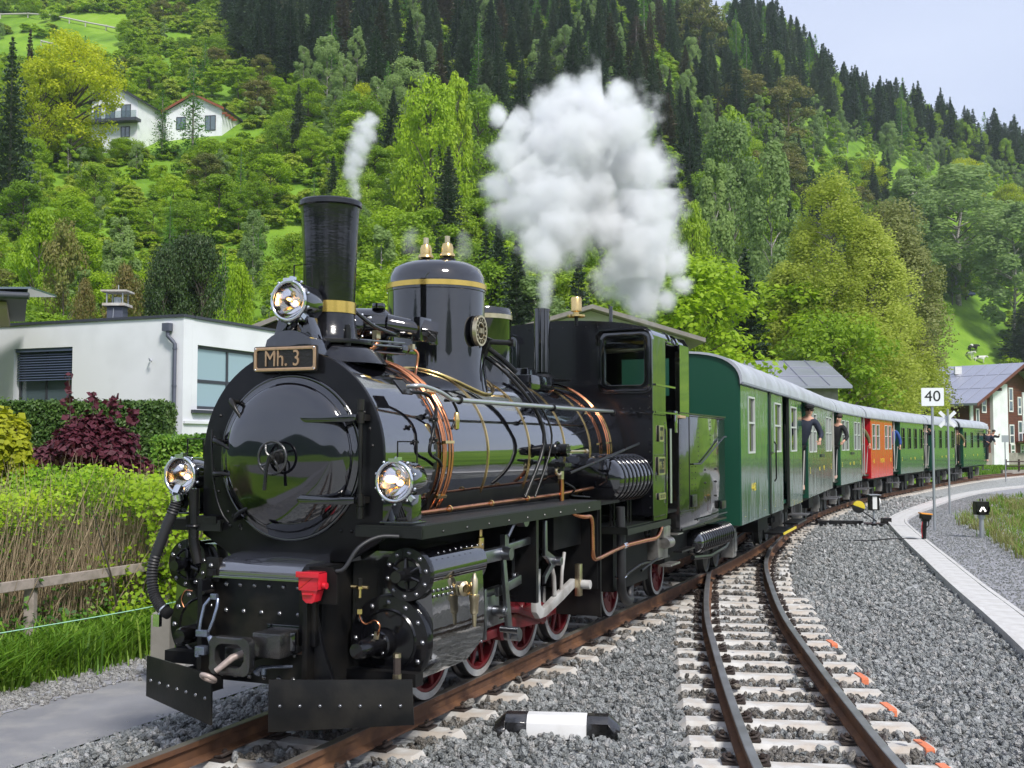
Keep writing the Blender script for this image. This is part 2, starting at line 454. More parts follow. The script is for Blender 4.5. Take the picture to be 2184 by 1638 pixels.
# ================================================================ SETTING
def grassmat(name, cols, scale=.06):
    m = bpy.data.materials.new(name); m.use_nodes = True; n = m.node_tree.nodes; l = m.node_tree.links; b = n['Principled BSDF']
    t = n.new('ShaderNodeTexCoord'); x = n.new('ShaderNodeTexNoise'); x.inputs['Scale'].default_value = scale; x.inputs['Detail'].default_value = 12; x.inputs['Roughness'].default_value = .7
    l.new(t.outputs['Object'], x.inputs['Vector']); r = n.new('ShaderNodeValToRGB'); e = r.color_ramp.elements
    e[0].position = .32; e[0].color = (*cols[0], 1); e[1].position = .68; e[1].color = (*cols[-1], 1)
    for i in range(1, len(cols)-1): q = e.new(.32+.36*i/(len(cols)-1)); q.color = (*cols[i], 1)
    l.new(x.outputs[0], r.inputs[0]); l.new(r.outputs[0], b.inputs['Base Color']); b.inputs['Roughness'].default_value = .9
    b.inputs['Specular IOR Level'].default_value = .15
    bp = n.new('ShaderNodeBump'); bp.inputs['Distance'].default_value = .5; l.new(x.outputs[0], bp.inputs['Height']); l.new(bp.outputs[0], b.inputs['Normal'])
    return m
M['grass'] = grassmat('grass_ground', [(.06, .12, .012), (.13, .25, .022), (.20, .34, .03), (.25, .36, .06)])
def gravelmat(name, cols, scale, bump):
    m = bpy.data.materials.new(name); m.use_nodes = True; n = m.node_tree.nodes; l = m.node_tree.links; b = n['Principled BSDF']
    t = n.new('ShaderNodeTexCoord'); v = n.new('ShaderNodeTexVoronoi'); v.inputs['Scale'].default_value = scale
    l.new(t.outputs['Object'], v.inputs['Vector']); r = n.new('ShaderNodeValToRGB'); e = r.color_ramp.elements
    e[0].position = 0; e[0].color = (*cols[0], 1); e[1].position = 1; e[1].color = (*cols[-1], 1)
    for i in range(1, len(cols)-1): q = e.new(i/(len(cols)-1)); q.color = (*cols[i], 1)
    s = n.new('ShaderNodeSeparateColor'); l.new(v.outputs['Color'], s.inputs[0]); l.new(s.outputs[0], r.inputs[0]); l.new(r.outputs[0], b.inputs['Base Color'])
    b.inputs['Roughness'].default_value = .9
    mm = n.new('ShaderNodeMath'); mm.operation = 'MULTIPLY'; mm.inputs[1].default_value = -1; l.new(v.outputs['Distance'], mm.inputs[0])
    bp = n.new('ShaderNodeBump'); bp.inputs['Distance'].default_value = bump; l.new(mm.outputs[0], bp.inputs['Height']); l.new(bp.outputs[0], b.inputs['Normal'])
    return m
STC = [(.16, .165, .16), (.28, .29, .285), (.36, .37, .36), (.44, .45, .44), (.5, .5, .48)]
M['ballast'] = gravelmat('ballast_ground', STC, 17, .03)
M['fine_gravel'] = gravelmat('fine_gravel', [(.22, .22, .235), (.28, .28, .30), (.34, .34, .35)], 45, .006)
M['weedy'] = gravelmat('weedy_gravel', [(.20, .20, .20), (.33, .33, .32), (.12, .17, .05), (.42, .42, .40)], 16, .02)

# terrain: one sheet, fine near the camera, out past the ridges, with far hills behind the camera
def build_terrain():
    az = np.concatenate([np.linspace(-pi, -.75, 50)[:-1], np.linspace(-.75, .75, 190), np.linspace(.75, pi, 50)[1:]])
    rr = np.concatenate([[0.], np.geomspace(2, 60, 26), np.linspace(64, 560, 110), np.linspace(600, 900, 8)])
    A, Rr = np.meshgrid(az, rr)
    X = Rr*np.sin(A); Y = Rr*np.cos(A); Z = hz(X, Y)
    # the valley's other side, behind and beside the camera: a meadow, then wooded hills
    back = np.clip((np.abs(A)-1.05)/.5, 0, 1)
    hh = np.clip((Rr-260)/300, 0, 1); hh = hh*hh*(3-2*hh)*(52+16*np.sin(A*5+1)+12*np.sin(A*13))
    Z = Z*(1-back)+back*(-.42+hh)
    n0, n1 = A.shape; V = np.stack([X.ravel(), Y.ravel(), Z.ravel()], 1)
    i = np.arange(n0-1)[:, None]*n1+np.arange(n1-1)[None, :]; i = i.ravel()
    F = np.stack([i, i+1, i+n1+1, i+n1], 1)
    d = Rr.ravel(); a = np.abs(A.ravel())
    V[:, 2] -= np.where(d < 12, .0, 0)
    # wooded hills of the far side carry the forest colour
    fm = ((Rr[:-1, :-1] > 300) & (np.abs(A[:-1, :-1]) > 1.05)).ravel().astype(int)
    me = np_mesh('terrain', V, F, [M['grass'], M['far_wood']], mi=fm, smooth=True)
    return tag(link('hillside_ground', me), kind='structure')
M['far_wood'] = grassmat('far_wood', [(.008, .022, .018), (.018, .04, .03), (.03, .06, .035)], .03)
build_terrain()

def strip_sheet(name, s0, s1, ds, tfun, zfun, m, at=main_at, nt_=None, kind='structure', jit=0.):
    ss = np.arange(s0, s1+1e-6, ds); V = []; k = None
    for s in ss:
        ts = tfun(s); k = len(ts)
        for j, t in enumerate(ts):
            x, y, _ = at(s, t); z = zfun(s, t, j); V.append((x, y, z))
    V = np.array(V); n = len(ss); i = (np.arange(n-1)[:, None]*k+np.arange(k-1)[None, :]).ravel()
    F = np.stack([i, i+1, i+k+1, i+k], 1)
    o = link(name, np_mesh(name, V, F, m, smooth=True)); return tag(o, kind=kind)

_ts, _tt = nearest(MAIN, TRA[:, 1], TRA[:, 2])
def trough_t(s):
    if s < _ts.min(): return float(np.interp(_ts.min(), _ts, _tt)) + (s-_ts.min())*-.35
    return float(np.interp(s, _ts, _tt))
def bal_t(s):
    e = max(trough_t(s)-.22, 1.7)
    a = [-2.12, -1.75, -1.35, -.9, 0, .9]; return a+[1.0+(e-1.0)*q for q in (.12, .3, .5, .7, .85, 1)]
BZ = -.21
def bal_z(s, t, j):
    return {0: -.46, 1: -.36, 2: -.24}.get(j, BZ)
strip_sheet('ballast_bed', -55, 100, .7, bal_t, bal_z, M['ballast'])
def gz(X, Y):
    """top of the ground around the tracks (vectorised)"""
    s, t = nearest(MAIN, X, Y)
    z = np.where(t < -1.35, np.interp(t, [-2.12, -1.75, -1.35], [-.46, -.36, -.24]), BZ)
    return z, s, t
strip_sheet('asphalt_path', -55, 42, .7, lambda s: [-3.42, -2.8, -2.1], lambda s, t, j: -.392 if j == 1 else -.40, M['asphalt'])
strip_sheet('verge_gravel', -55, 42, .7, lambda s: [-4.35, -3.9, -3.42], lambda s, t, j: (-.35, -.372, -.396)[j], M['fine_gravel'])
strip_sheet('unseen_asphalt_sheet', -58, -12, 3, lambda s: [-34, -20, -4.36], lambda s, t, j: -.405, M['asphalt'])  # unseen asphalt sheet added behind the camera to darken the smokebox door's reflection
# right of the trough: a fine grey gravel path, then weedy gravel
strip_sheet('gravel_path', 0, 80, .7, lambda s: [.20, .8, 1.5], lambda s, t, j: -.165, M['fine_gravel'], at=lambda s, t: tr_at(s, t)) if False else None
def tr_at(s, t=0.):
    x, y, ps = (float(np.interp(s, TRA[:, 0], TRA[:, k])) for k in (1, 2, 3))
    return x+t*math.cos(ps), y-t*math.sin(ps), ps
TL = TRA[-1, 0]
strip_sheet('gravel_path', 0, TL, .7, lambda s: [.17, .8, 1.5], lambda s, t, j: -.17, M['fine_gravel'], at=tr_at)
strip_sheet('weedy_gravel_ground', 0, TL, .7, lambda s: [1.5, 2.6, 3.7, 4.6], lambda s, t, j: (-.174, -.20, -.26, -.41)[j], M['weedy'], at=tr_at)

# ---------------------------------------------------------------- cable trough: two kerb walls and lids
def build_trough():
    root = tag(empty('cable_trough'), 'pale concrete cable trough with lids curving along the ballast edge', 'cable trough')
    w = MB(); h = .19
    for t0, t1, z1 in ((-.235, -.175, -.095), (.175, .235, -.105)):
        pts = [tr_at(s)[0:3] for s in np.arange(0, TL, .6)]
        for i in range(len(pts)-1):
            q = []
            for (x, y, ps) in (pts[i], pts[i+1]):
                for t in (t0, t1):
                    for z in (-.35, z1): q.append((x+t*math.cos(ps), y-t*math.sin(ps), z))
            w.add(q, [(0, 1, 5, 4), (2, 6, 7, 3), (1, 3, 7, 5)])
    w.build('trough_wall', M['trough_concrete'], root, smooth=30)
    proto = None; L = .50; k = 0; s = 2.
    while s < TL-.6:
        x, y, ps = tr_at(s+L/2)
        if proto is None:
            b = MB(); b.box(-.168, .168, -L/2+.004, L/2-.004, -.05, 0)
            proto = b.build('lid', M['trough_concrete'], root, smooth=0, bevel=.008); o = proto
        else: o = proto.copy(); COL.objects.link(o)
        o.location = (x, y, -.108+random.uniform(-.004, .004)); o.rotation_euler = (random.uniform(-.008, .008), 0, -ps)
        s += L+.006
build_trough()

# ---------------------------------------------------------------- rails, sleepers
RP = [(-.031, 0), (-.026, .004), (.026, .004), (.031, 0), (.030, -.032), (.009, -.042), (.009, -.105), (.05, -.122), (.055, -.134), (-.055, -.134), (-.05, -.122), (-.009, -.105), (-.009, -.042), (-.030, -.032)]
def rail(name, root, at, s0, s1, t, mats, ds=.5):
    V = []; Fc = []; mi = []
    ss = list(np.arange(s0, s1, ds))+[s1]; k = len(RP)
    tf = t if callable(t) else (lambda s: t)
    for s in ss:
        x, y, ps = at(s, tf(s))
        for (a, z) in RP: V.append((x+a*math.cos(ps), y-a*math.sin(ps), z-.004))
    for i in range(len(ss)-1):
        for j in range(k):
            Fc.append((i*k+j, i*k+(j+1) % k, (i+1)*k+(j+1) % k, (i+1)*k+j)); mi.append(1 if j in (0, 1, 2) else 0)
    me = bpy.data.meshes.new(name); me.from_pydata(V, [], Fc)
    for m in mats: me.materials.append(m)
    me.polygons.foreach_set('material_index', mi); me.polygons.foreach_set('use_smooth', [True]*len(Fc)); me.set_sharp_from_angle(angle=R(30))
    bm = bmesh.new(); bm.from_mesh(me); bmesh.ops.recalc_face_normals(bm, faces=bm.faces); bm.to_mesh(me); bm.free()
    return link(name, me, root)

def sleeper_mesh(L, w=.215):
    b = MB(); h = .16
    # octagon-ended concrete sleeper with chamfered top
    def ring(x, ww, top): return [(x, -ww/2-.02, -h), (x, -ww/2, top-.03), (x, -ww/2+.028, top), (x, ww/2-.028, top), (x, ww/2, top-.03), (x, ww/2+.02, -h)]
    rs = [ring(-L/2, w*.72, -.05), ring(-L/2+.06, w, 0), ring(-L/2+.30, w, 0), ring(-.18, w*.93, -.008), ring(.18, w*.93, -.008), ring(L/2-.30, w, 0), ring(L/2-.06, w, 0), ring(L/2, w*.72, -.05)]
    V = [p for r_ in rs for p in r_]; F = []
    for i in range(len(rs)-1):
        for j in range(5): F.append((i*6+j, i*6+j+1, (i+1)*6+j+1, (i+1)*6+j))
    F += [tuple(range(5, -1, -1)), tuple(range((len(rs)-1)*6, len(rs)*6))]
    b.add(V, F); return b.mesh('sleeper', M['concrete'], smooth=30)
def fastener_mesh():
    b = MB()
    b.box(-.15, .15, -.075, .075, 0, .014)
    for s in (-1, 1):
        b.tube([(s*.065, -.05, .02), (s*.12, -.055, .032), (s*.14, 0, .045), (s*.12, .055, .032), (s*.065, .05, .02)], .011, 6, smooth=2)
        b.cyl((s*.105, 0, .01), (s*.105, 0, .062), .014, n=6); b.cyl((s*.105, 0, .04), (s*.105, 0, .05), .024, n=6)
    return b.mesh('rail_fastener', M['rust_dark'], smooth=35)
SM = sleeper_mesh(1.62); FM = fastener_mesh(); SLZ = -.153
SLEEP = []   # (x, y, ps, L) kept clear of stones
def sleeper(root, x, y, ps, L=1.62, fs=(-.413, .413), mesh=None, detail=True):
    o = link('sleeper', mesh or SM, root, (x, y, SLZ+random.uniform(-.005, .004)), (0, 0, -ps+random.uniform(-.012, .012)))
    SLEEP.append((x, y, ps, L))
    if detail:
        for f in fs: link('rail_fastener', FM, o, (f, 0, .002))
    return o
def build_tracks():
    a = tag(empty('railway_track'), 'narrow gauge track with rusty rails under the steam train', 'railway track')
    b = tag(empty('railway_track'), 'empty siding track with polished rails curving towards the viewer', 'railway track')
    rail('rail', a, main_at, -50, 100, -.413, [M['rust'], M['rail_top']]); rail('rail', a, main_at, -50, 100, .413, [M['rust'], M['rail_top']])
    send = float(BR[-1, 0])
    rail('rail', b, br_at, 0, send-9, -.413, [M['rust'], M['rail_shine']], .3)
    rail('rail', b, br_at, 0, send-1, .413, [M['rust'], M['rail_shine']], .3)
    for q in (0,):   # guard rail piece and frog wing beside the crossing
        rail('wing_rail', b, br_at, 15.2, 18.5, lambda s: -.33-.02*abs(s-17), [M['rust'], M['rail_top']], .3)
    s = -10.6
    long_cache = {}
    while s < 92:
        x, y, ps = main_at(s)
        # turnout bearers: from the joint to where the tracks part
        if 8.6 < s < 24.5:
            bs, bt = nearest(BR, np.array([x]), np.array([y])); off = -float(bt[0])
            off = max(0, off)
            L = 1.62+off; Lk = round(L, 1)
            if Lk not in long_cache: long_cache[Lk] = sleeper_mesh(Lk)
            cx, cyy, _ = main_at(s, off/2); pp = ps-.02*off
            sleeper(a, cx, cyy, pp, Lk, (-.413-off/2, .413-off/2) + ((off/2-.413, off/2+.413) if off > .12 else ()), long_cache[Lk])
        else: sleeper(a, x, y, ps, detail=s < 45)
        s += .60
    # the siding's own sleepers, up to where the shared bearers begin
    xs, ys, _ = main_at(8.6); lim = float(nearest(BR, np.array([xs]), np.array([ys]))[0][0])
    s = .2; k = 0
    strap = MB(); strap.box(-.03, .03, -.115, .115, -.02, .005); strap.box(-.03, .03, -.125, -.110, -.08, -.004)
    sm = strap.mesh('orange_strap', M['orange_strap'], 0, .004)
    while s < lim+1.2:
        x, y, ps = br_at(s, .06); k += 1
        o = sleeper(b, x, y, ps, 1.72, (-.473, .353), SB)
        STRAPS.append((s, o, sm)); s += .56
SB = sleeper_mesh(1.72); STRAPS = []
build_tracks()

# ---------------------------------------------------------------- scattering with geometry nodes
def protos(name, meshes):
    c = bpy.data.collections.new(name)
    for i, me in enumerate(meshes):
        o = bpy.data.objects.new('%s_%02d' % (name, i), me); c.objects.link(o)
    return c
def scatter(name, P, rot, scl, idx, coll, parent=None, label=None, cat=None, kind='stuff'):
    n = len(P); me = bpy.data.meshes.new(name); me.vertices.add(n); me.vertices.foreach_set('co', P.astype(np.float32).ravel())
    a = me.attributes.new('rot', 'FLOAT_VECTOR', 'POINT'); a.data.foreach_set('vector', rot.astype(np.float32).ravel())
    if scl.ndim == 1: scl = np.repeat(scl[:, None], 3, 1)
    a = me.attributes.new('scl', 'FLOAT_VECTOR', 'POINT'); a.data.foreach_set('vector', scl.astype(np.float32).ravel())
    a = me.attributes.new('idx', 'INT', 'POINT'); a.data.foreach_set('value', idx.astype(np.int32))
    g = bpy.data.node_groups.new(name, 'GeometryNodeTree')
    g.interface.new_socket('Geometry', in_out='INPUT', socket_type='NodeSocketGeometry'); g.interface.new_socket('Geometry', in_out='OUTPUT', socket_type='NodeSocketGeometry')
    N = g.nodes; i_ = N.new('NodeGroupInput'); o_ = N.new('NodeGroupOutput'); ip = N.new('GeometryNodeInstanceOnPoints')
    ci = N.new('GeometryNodeCollectionInfo'); ci.inputs['Collection'].default_value = coll; ci.inputs['Separate Children'].default_value = True; ci.inputs['Reset Children'].default_value = True
    def at(nm, ty):
        x = N.new('GeometryNodeInputNamedAttribute'); x.data_type = ty; x.inputs['Name'].default_value = nm
        return [s for s in x.outputs if s.enabled and s.name == 'Attribute'][0]
    ip.inputs['Pick Instance'].default_value = True
    l = g.links; l.new(i_.outputs[0], ip.inputs['Points']); l.new(ci.outputs[0], ip.inputs['Instance']); l.new(at('idx', 'INT'), ip.inputs['Instance Index'])
    l.new(at('rot', 'FLOAT_VECTOR'), ip.inputs['Rotation']); l.new(at('scl', 'FLOAT_VECTOR'), ip.inputs['Scale']); l.new(ip.outputs[0], o_.inputs[0])
    o = link(name, me, parent); md = o.modifiers.new('scatter', 'NODES'); md.node_group = g
    if label: o['label'] = label
    if cat: o['category'] = cat
    if kind: o['kind'] = kind
    return o

def stone_mesh(k, flat=.62):
    r = random.Random(k); bm = bmesh.new(); bmesh.ops.create_icosphere(bm, subdivisions=1, radius=1)
    for v in bm.verts:
        v.co *= r.uniform(.72, 1.12)
    # chop with a few planes for facets
    for _ in range(4):
        n = Vector((r.uniform(-1, 1), r.uniform(-1, 1), r.uniform(-1, 1))).normalized(); d = r.uniform(.55, .8)
        for v in bm.verts:
            q = v.co.dot(n)
            if q > d: v.co -= n*(q-d)
    for v in bm.verts: v.co = Vector((v.co.x*r.uniform(.98, 1.02), v.co.y*.8, v.co.z*flat))
    me = bpy.data.meshes.new('stone'); bm.to_mesh(me); bm.free(); return me
def stonemat(name, cols):
    m = bpy.data.materials.new(name); m.use_nodes = True; n = m.node_tree.nodes; l = m.node_tree.links; b = n['Principled BSDF']
    oi = n.new('ShaderNodeObjectInfo'); r = n.new('ShaderNodeValToRGB'); r.color_ramp.interpolation = 'LINEAR'; e = r.color_ramp.elements
    e[0].position = 0; e[0].color = (*cols[0], 1); e[1].position = 1; e[1].color = (*cols[-1], 1)
    for i in range(1, len(cols)-1): q = e.new(i/(len(cols)-1)); q.color = (*cols[i], 1)
    t = n.new('ShaderNodeTexCoord'); x = n.new('ShaderNodeTexNoise'); x.inputs['Scale'].default_value = 1.6; x.inputs['Detail'].default_value = 5; l.new(t.outputs['Object'], x.inputs['Vector'])
    mt = n.new('ShaderNodeMath'); mt.operation = 'MULTIPLY_ADD'; mt.inputs[1].default_value = .35; mt.inputs[2].default_value = -.17; l.new(x.outputs[0], mt.inputs[0])
    ad = n.new('ShaderNodeMath'); ad.operation = 'ADD'; l.new(mt.outputs[0], ad.inputs[0]); l.new(oi.outputs['Random'], ad.inputs[1])
    l.new(ad.outputs[0], r.inputs[0]); l.new(r.outputs[0], b.inputs['Base Color']); b.inputs['Roughness'].default_value = .8
    bp = n.new('ShaderNodeBump'); bp.inputs['Distance'].default_value = .12; l.new(x.outputs[0], bp.inputs['Height']); l.new(bp.outputs[0], b.inputs['Normal'])
    return m
M['stone'] = stonemat('ballast_stone', [(.20, .21, .205), (.30, .315, .31), (.38, .395, .39), (.34, .36, .355), (.46, .475, .465), (.42, .44, .435), (.52, .53, .52), (.50, .485, .455), (.66, .66, .65)])
M['stone_white'] = stonemat('white_stone', [(.38, .37, .35), (.55, .54, .52), (.66, .65, .63), (.48, .46, .43)])
M['stone_brown'] = stonemat('track_stone', [(.15, .135, .115), (.24, .22, .19), (.31, .29, .26), (.36, .345, .32), (.28, .24, .19)])
def stone_protos(nm, m):
    ms = [stone_mesh(i, .5+.3*(i % 3)/2) for i in range(9)]
    for q in ms: q.materials.append(m)
    return protos(nm, ms)
ST = stone_protos('ballast_stone', M['stone']); STW = stone_protos('white_stone', M['stone_white']); STB = stone_protos('track_stone', M['stone_brown'])
def rnd_rot(n, tilt=1.): 
    r = RNG.uniform(-pi, pi, (n, 3)); r[:, 0] *= tilt; r[:, 1] *= tilt; return r
def scatter_ballast():
    def gen(n, y0, y1, dens_r0, dens_r1):
        # density even per unit ground
        Y = np.sqrt(RNG.uniform(y0**2, y1**2, n)); X = RNG.uniform(-.52, .52, n)*Y
        r = RNG.uniform(dens_r0, dens_r1, n)*RNG.choice([.7, 1, 1, 1.25], n); return X, Y, r
    sets = [gen(56000, 5.2, 14, .020, .043), gen(56000, 14, 27, .028, .048), gen(24000, 27, 44, .045, .065)]
    X = np.concatenate([a[0] for a in sets]); Y = np.concatenate([a[1] for a in sets]); r = np.concatenate([a[2] for a in sets])
    z, s, t = gz(X, Y)
    _, tt = nearest(TRA, X, Y)
    keep = (t > -2.15-RNG.exponential(.10, len(X))) & (tt < -.24) & ((t < 6.9) | (Y > 20))
    X, Y, r, z, s, t = (q[keep] for q in (X, Y, r, z, s, t))
    bs, bt = nearest(BR, X, Y)
    # off the rails
    k = (np.abs(np.abs(t)-.413) > .075+r*.5) & ((np.abs(np.abs(bt)-.413) > .075+r*.5) | (Y > 30))
    S = np.array(SLEEP); on = np.zeros(len(X), bool)
    for (sx, sy, ps, L) in SLEEP:
        if sy > 46: continue
        m_ = (np.abs(X-sx) < 2.4) & (np.abs(Y-sy) < 1.6) & ~on
        i = np.where(m_)[0]
        if len(i) == 0: continue
        dx = X[i]-sx; dy = Y[i]-sy; a = dx*math.cos(ps)-dy*math.sin(ps); b = dx*math.sin(ps)+dy*math.cos(ps)
        on[i] |= (np.abs(a) < L/2+.005) & (np.abs(b) < .105+r[i]*.25)
    k &= ~(on & (RNG.random(len(X)) > .02))
    X, Y, r, z, t, on, bt = (q[k] for q in (X, Y, r, z, t, on, bt))
    z = z+r*.25+RNG.uniform(-.01, .03, len(X))+np.where(on, .075, 0)
    sh = np.abs(t); z += np.where((sh > .85) & (t < 1.4) & (t > -1.3), .012, 0)
    P = np.stack([X, Y, z], 1); n = len(X); near = ((np.abs(t) < .72) | (np.abs(bt) < .75)) & (RNG.random(n) < .72)
    for nm, mk, co, lb in (('ballast_stones', ~near, ST, 'loose grey crushed stone ballast around the tracks'), ('track_stones', near, STB, 'brownish grime coated ballast stones between the rails')):
        q = mk; m_ = int(q.sum())
        scatter(nm, P[q], rnd_rot(m_), np.stack([r[q]*RNG.uniform(.8, 1.3, m_), r[q]*RNG.uniform(.8, 1.2, m_), r[q]], 1), RNG.integers(0, 9, m_), co, label=lb, cat='ballast')
    print('stones', n)
    # white round gravel between path and grass
    n = 9000; s = RNG.uniform(-3, 16, n); t = RNG.uniform(-4.45, -3.38, n)+RNG.normal(0, .05, n)
    ps = math.atan(.42); X = P0.x+s*math.sin(ps)+t*math.cos(ps); Y = P0.y+s*math.cos(ps)-t*math.sin(ps)
    z = np.interp(t, [-4.35, -3.9, -3.42], [-.35, -.372, -.396]); r = RNG.uniform(.018, .04, n)
    scatter('verge_stones', np.stack([X, Y, z+r*.25], 1), rnd_rot(n), r, RNG.integers(0, 9, n), STW, label='strip of whitish pebbles between the asphalt path and the grass', cat='gravel')
    # loose weedy stones right of the trough
    n = 34000; s = RNG.uniform(8, 50, n); t = np.where(RNG.random(n) < .55, RNG.uniform(.28, 1.6, n), RNG.uniform(1.3, 4.6, n)); q = np.array([tr_at(a, b)[:2] for a, b in zip(s, t)])
    z = np.interp(t, [1.5, 2.6, 3.7, 4.6], [-.174, -.20, -.26, -.41]); r = np.where(t < 1.5, RNG.uniform(.010, .026, n), RNG.uniform(.02, .05, n))
    scatter('weedy_stones', np.stack([q[:, 0], q[:, 1], z+r*.2], 1), rnd_rot(n), r, RNG.integers(0, 9, n), ST, label='scattered grey stones among weeds right of the cable trough', cat='gravel')
scatter_ballast()
# ================================================================ STEAM LOCOMOTIVE (local: x right, y away along the track, z up)
PSI0 = math.atan(.42)
def arc(cx, cz, r, a0, a1, n): return [(cx+r*math.cos(a0+(a1-a0)*i/n), cz+r*math.sin(a0+(a1-a0)*i/n)) for i in range(n+1)]
def rrect(x0, x1, z0, z1, r, n=5):
    return arc(x1-r, z1-r, r, 0, pi/2, n)+arc(x0+r, z1-r, r, pi/2, pi, n)+arc(x0+r, z0+r, r, pi, 1.5*pi, n)+arc(x1-r, z0+r, r, 1.5*pi, 2*pi, n)
G, SN, MT = M['black_gloss'], M['black_satin'], M['black_matt']

def lamp(parent, x, y, z, r=.125, dep=.20, foot=None):
    b = MB(); b.lathe([(0, dep+.03), (r*.5, dep+.028), (r*.86, dep), (r*.97, dep-.03), (r*.97, .02), (r*1.12, .02), (r*1.12, -.005), (r*.93, -.005), (r*.93, .03)], (0, 0, 0), (0, 1, 0), 36)
    lo = b.build('headlamp', G, parent, 30, loc=(x, y, z))
    b = MB(); b.torus((0, -.012, 0), (0, 1, 0), r*1.0, .012, 36, 10)
    b.cbox((0, -.005, r*1.08), (.07, .04, .022)); b.cbox((.03, -.008, r*1.11), (.02, .05, .03))
    b.build('rim', M['silver_rim'], lo, 40)
    b = MB()
    for i in range(10):
        a = 2*pi*i/10+.3; b.sphere((r*1.17*math.cos(a), .004, r*1.17*math.sin(a)), .011, 8, 6)
    b.cbox((r*.95, -.0, -r*.85), (.035, .03, .03), Matrix.Rotation(.7, 3, 'Y'))
    b.build('rim_screw', M['silver_rim'], lo, 40)
    b = MB(); b.lathe([(r*.92*math.sqrt(k/8), .115*(1-k/8)+.004) for k in range(9)], (0, 0, 0), (0, 1, 0), 32)
    b.build('reflector', M['reflector'], lo, 60)
    b = MB(); b.lathe([(0, -.018), (r*.5, -.013), (r*.95, .0)], (0, 0, 0), (0, 1, 0), 32); b.build('lens', M['clear'], lo, 60)
    b = MB(); b.sphere((.01, .055, -.01), .017, 12, 8); b.build('bulb', M['lamp_glow'], lo, 60)
    b = MB(); b.cyl((.01, .075, -.01), (0, .12, 0), .013, n=10); b.sphere((-.005, .05, .052), .02, 10, 8, 1, .4, 1); b.build('bulb_holder', M['brass'], lo, 50)
    b = MB(); b.tube([(-.055, dep*.55, r*.9), (-.055, dep*.55, r*2.02), (.085, dep*.55, r*2.02), (.085, dep*.55, r*.9)], .006, 6); b.build('handle', SN, lo, 50)
    if foot:
        b = MB(); h = foot
        for s in (-1, 1):
            b.add([(s*.02, .03, -r*.9), (s*.10, .03, -r*.7), (s*.105, .03, -r-h), (s*.075, .03, -r-h), (s*.02, .16, -r*.9), (s*.10, .16, -r*.7), (s*.105, .16, -r-h), (s*.075, .16, -r-h)],
                  [(0, 1, 2, 3), (7, 6, 5, 4), (0, 4, 5, 1), (1, 5, 6, 2), (2, 6, 7, 3), (3, 7, 4, 0)])
        b.box(-.12, .12, .02, .19, -r-h-.012, -r-h); b.box(-.09, .09, .05, .15, -r-.01, -r+.02)
        b.build('lamp_bracket', G, lo, 35, .003)
    return lo

def handwheel(name, parent, c, ax, r, m, spokes=4, rim=.012):
    b = MB(); b.torus((0, 0, 0), ax, r, rim, 28, 8); u, v, d = basis(ax)
    for i in range(spokes):
        a = 2*pi*i/spokes+.5; p = u*math.cos(a)+v*math.sin(a); q = u*math.cos(a+.35)+v*math.sin(a+.35)
        b.tube([d*0, q*r*.5+d*.012, p*r], rim*.75, 6, smooth=3)
    b.cyl(-d*.03, d*.03, rim*2, n=12); return b.build(name, m, parent, 50, loc=c)

def bent(pts, r, m, parent, name='pipe', n=8, smooth=4, label=None):
    return MB().tube(pts, r, n, smooth=smooth).build(name, m, parent, 60, label=label)

def wheel(parent, x, y, r, side, ang=0, spokes=10, counter=None):
    """side +1: outer face towards +x"""
    s = side; b = MB()
    b.lathe([(.0, .03), (.075, .03), (.085, .015), (.085, -.05), (0, -.05)], (0, 0, 0), (s, 0, 0), 20)
    b.lathe([(r*.80, .0), (r*.86, .0), (r*.86, -.07), (r*.80, -.07), (r*.80, 0)], (0, 0, 0), (s, 0, 0), 40)
    for i in range(spokes):
        a = 2*pi*i/spokes; p = Vector((0, math.cos(a), math.sin(a)))
        b.tube([p*.06+Vector((-s*.02, 0, 0)), p*r*.83+Vector((-s*.03, 0, 0))], .022, 6, rs=[.03, .02])
    # balance weight
    a0 = ang+pi; poly = [(r*.83*math.cos(a0+t), r*.83*math.sin(a0+t)) for t in np.linspace(-.62, .62, 9)]
    poly += [(r*.50*math.cos(a0+t), r*.50*math.sin(a0+t)) for t in np.linspace(.45, -.45, 5)]
    b.prism([(p[0], p[1]) for p in poly], min(-s*.06, s*.006), max(-s*.06, s*.006), 'x')
    w = b.build('wheel', M['wheel_red'], parent, 40, loc=(x, y, r))
    t = MB(); t.m(0).lathe([(r*.865, .004), (r*.99, .004), (r*.995, -.002)], (0, 0, 0), (s, 0, 0), 48)
    t.m(1).lathe([(r*.995, -.002), (r, -.07), (r*1.06, -.085), (r*1.06, -.105), (r*.86, -.105)], (0, 0, 0), (s, 0, 0), 48)
    t.build('tyre', [M['tyre_white'], M['tyre_steel']], w, 40)
    return w

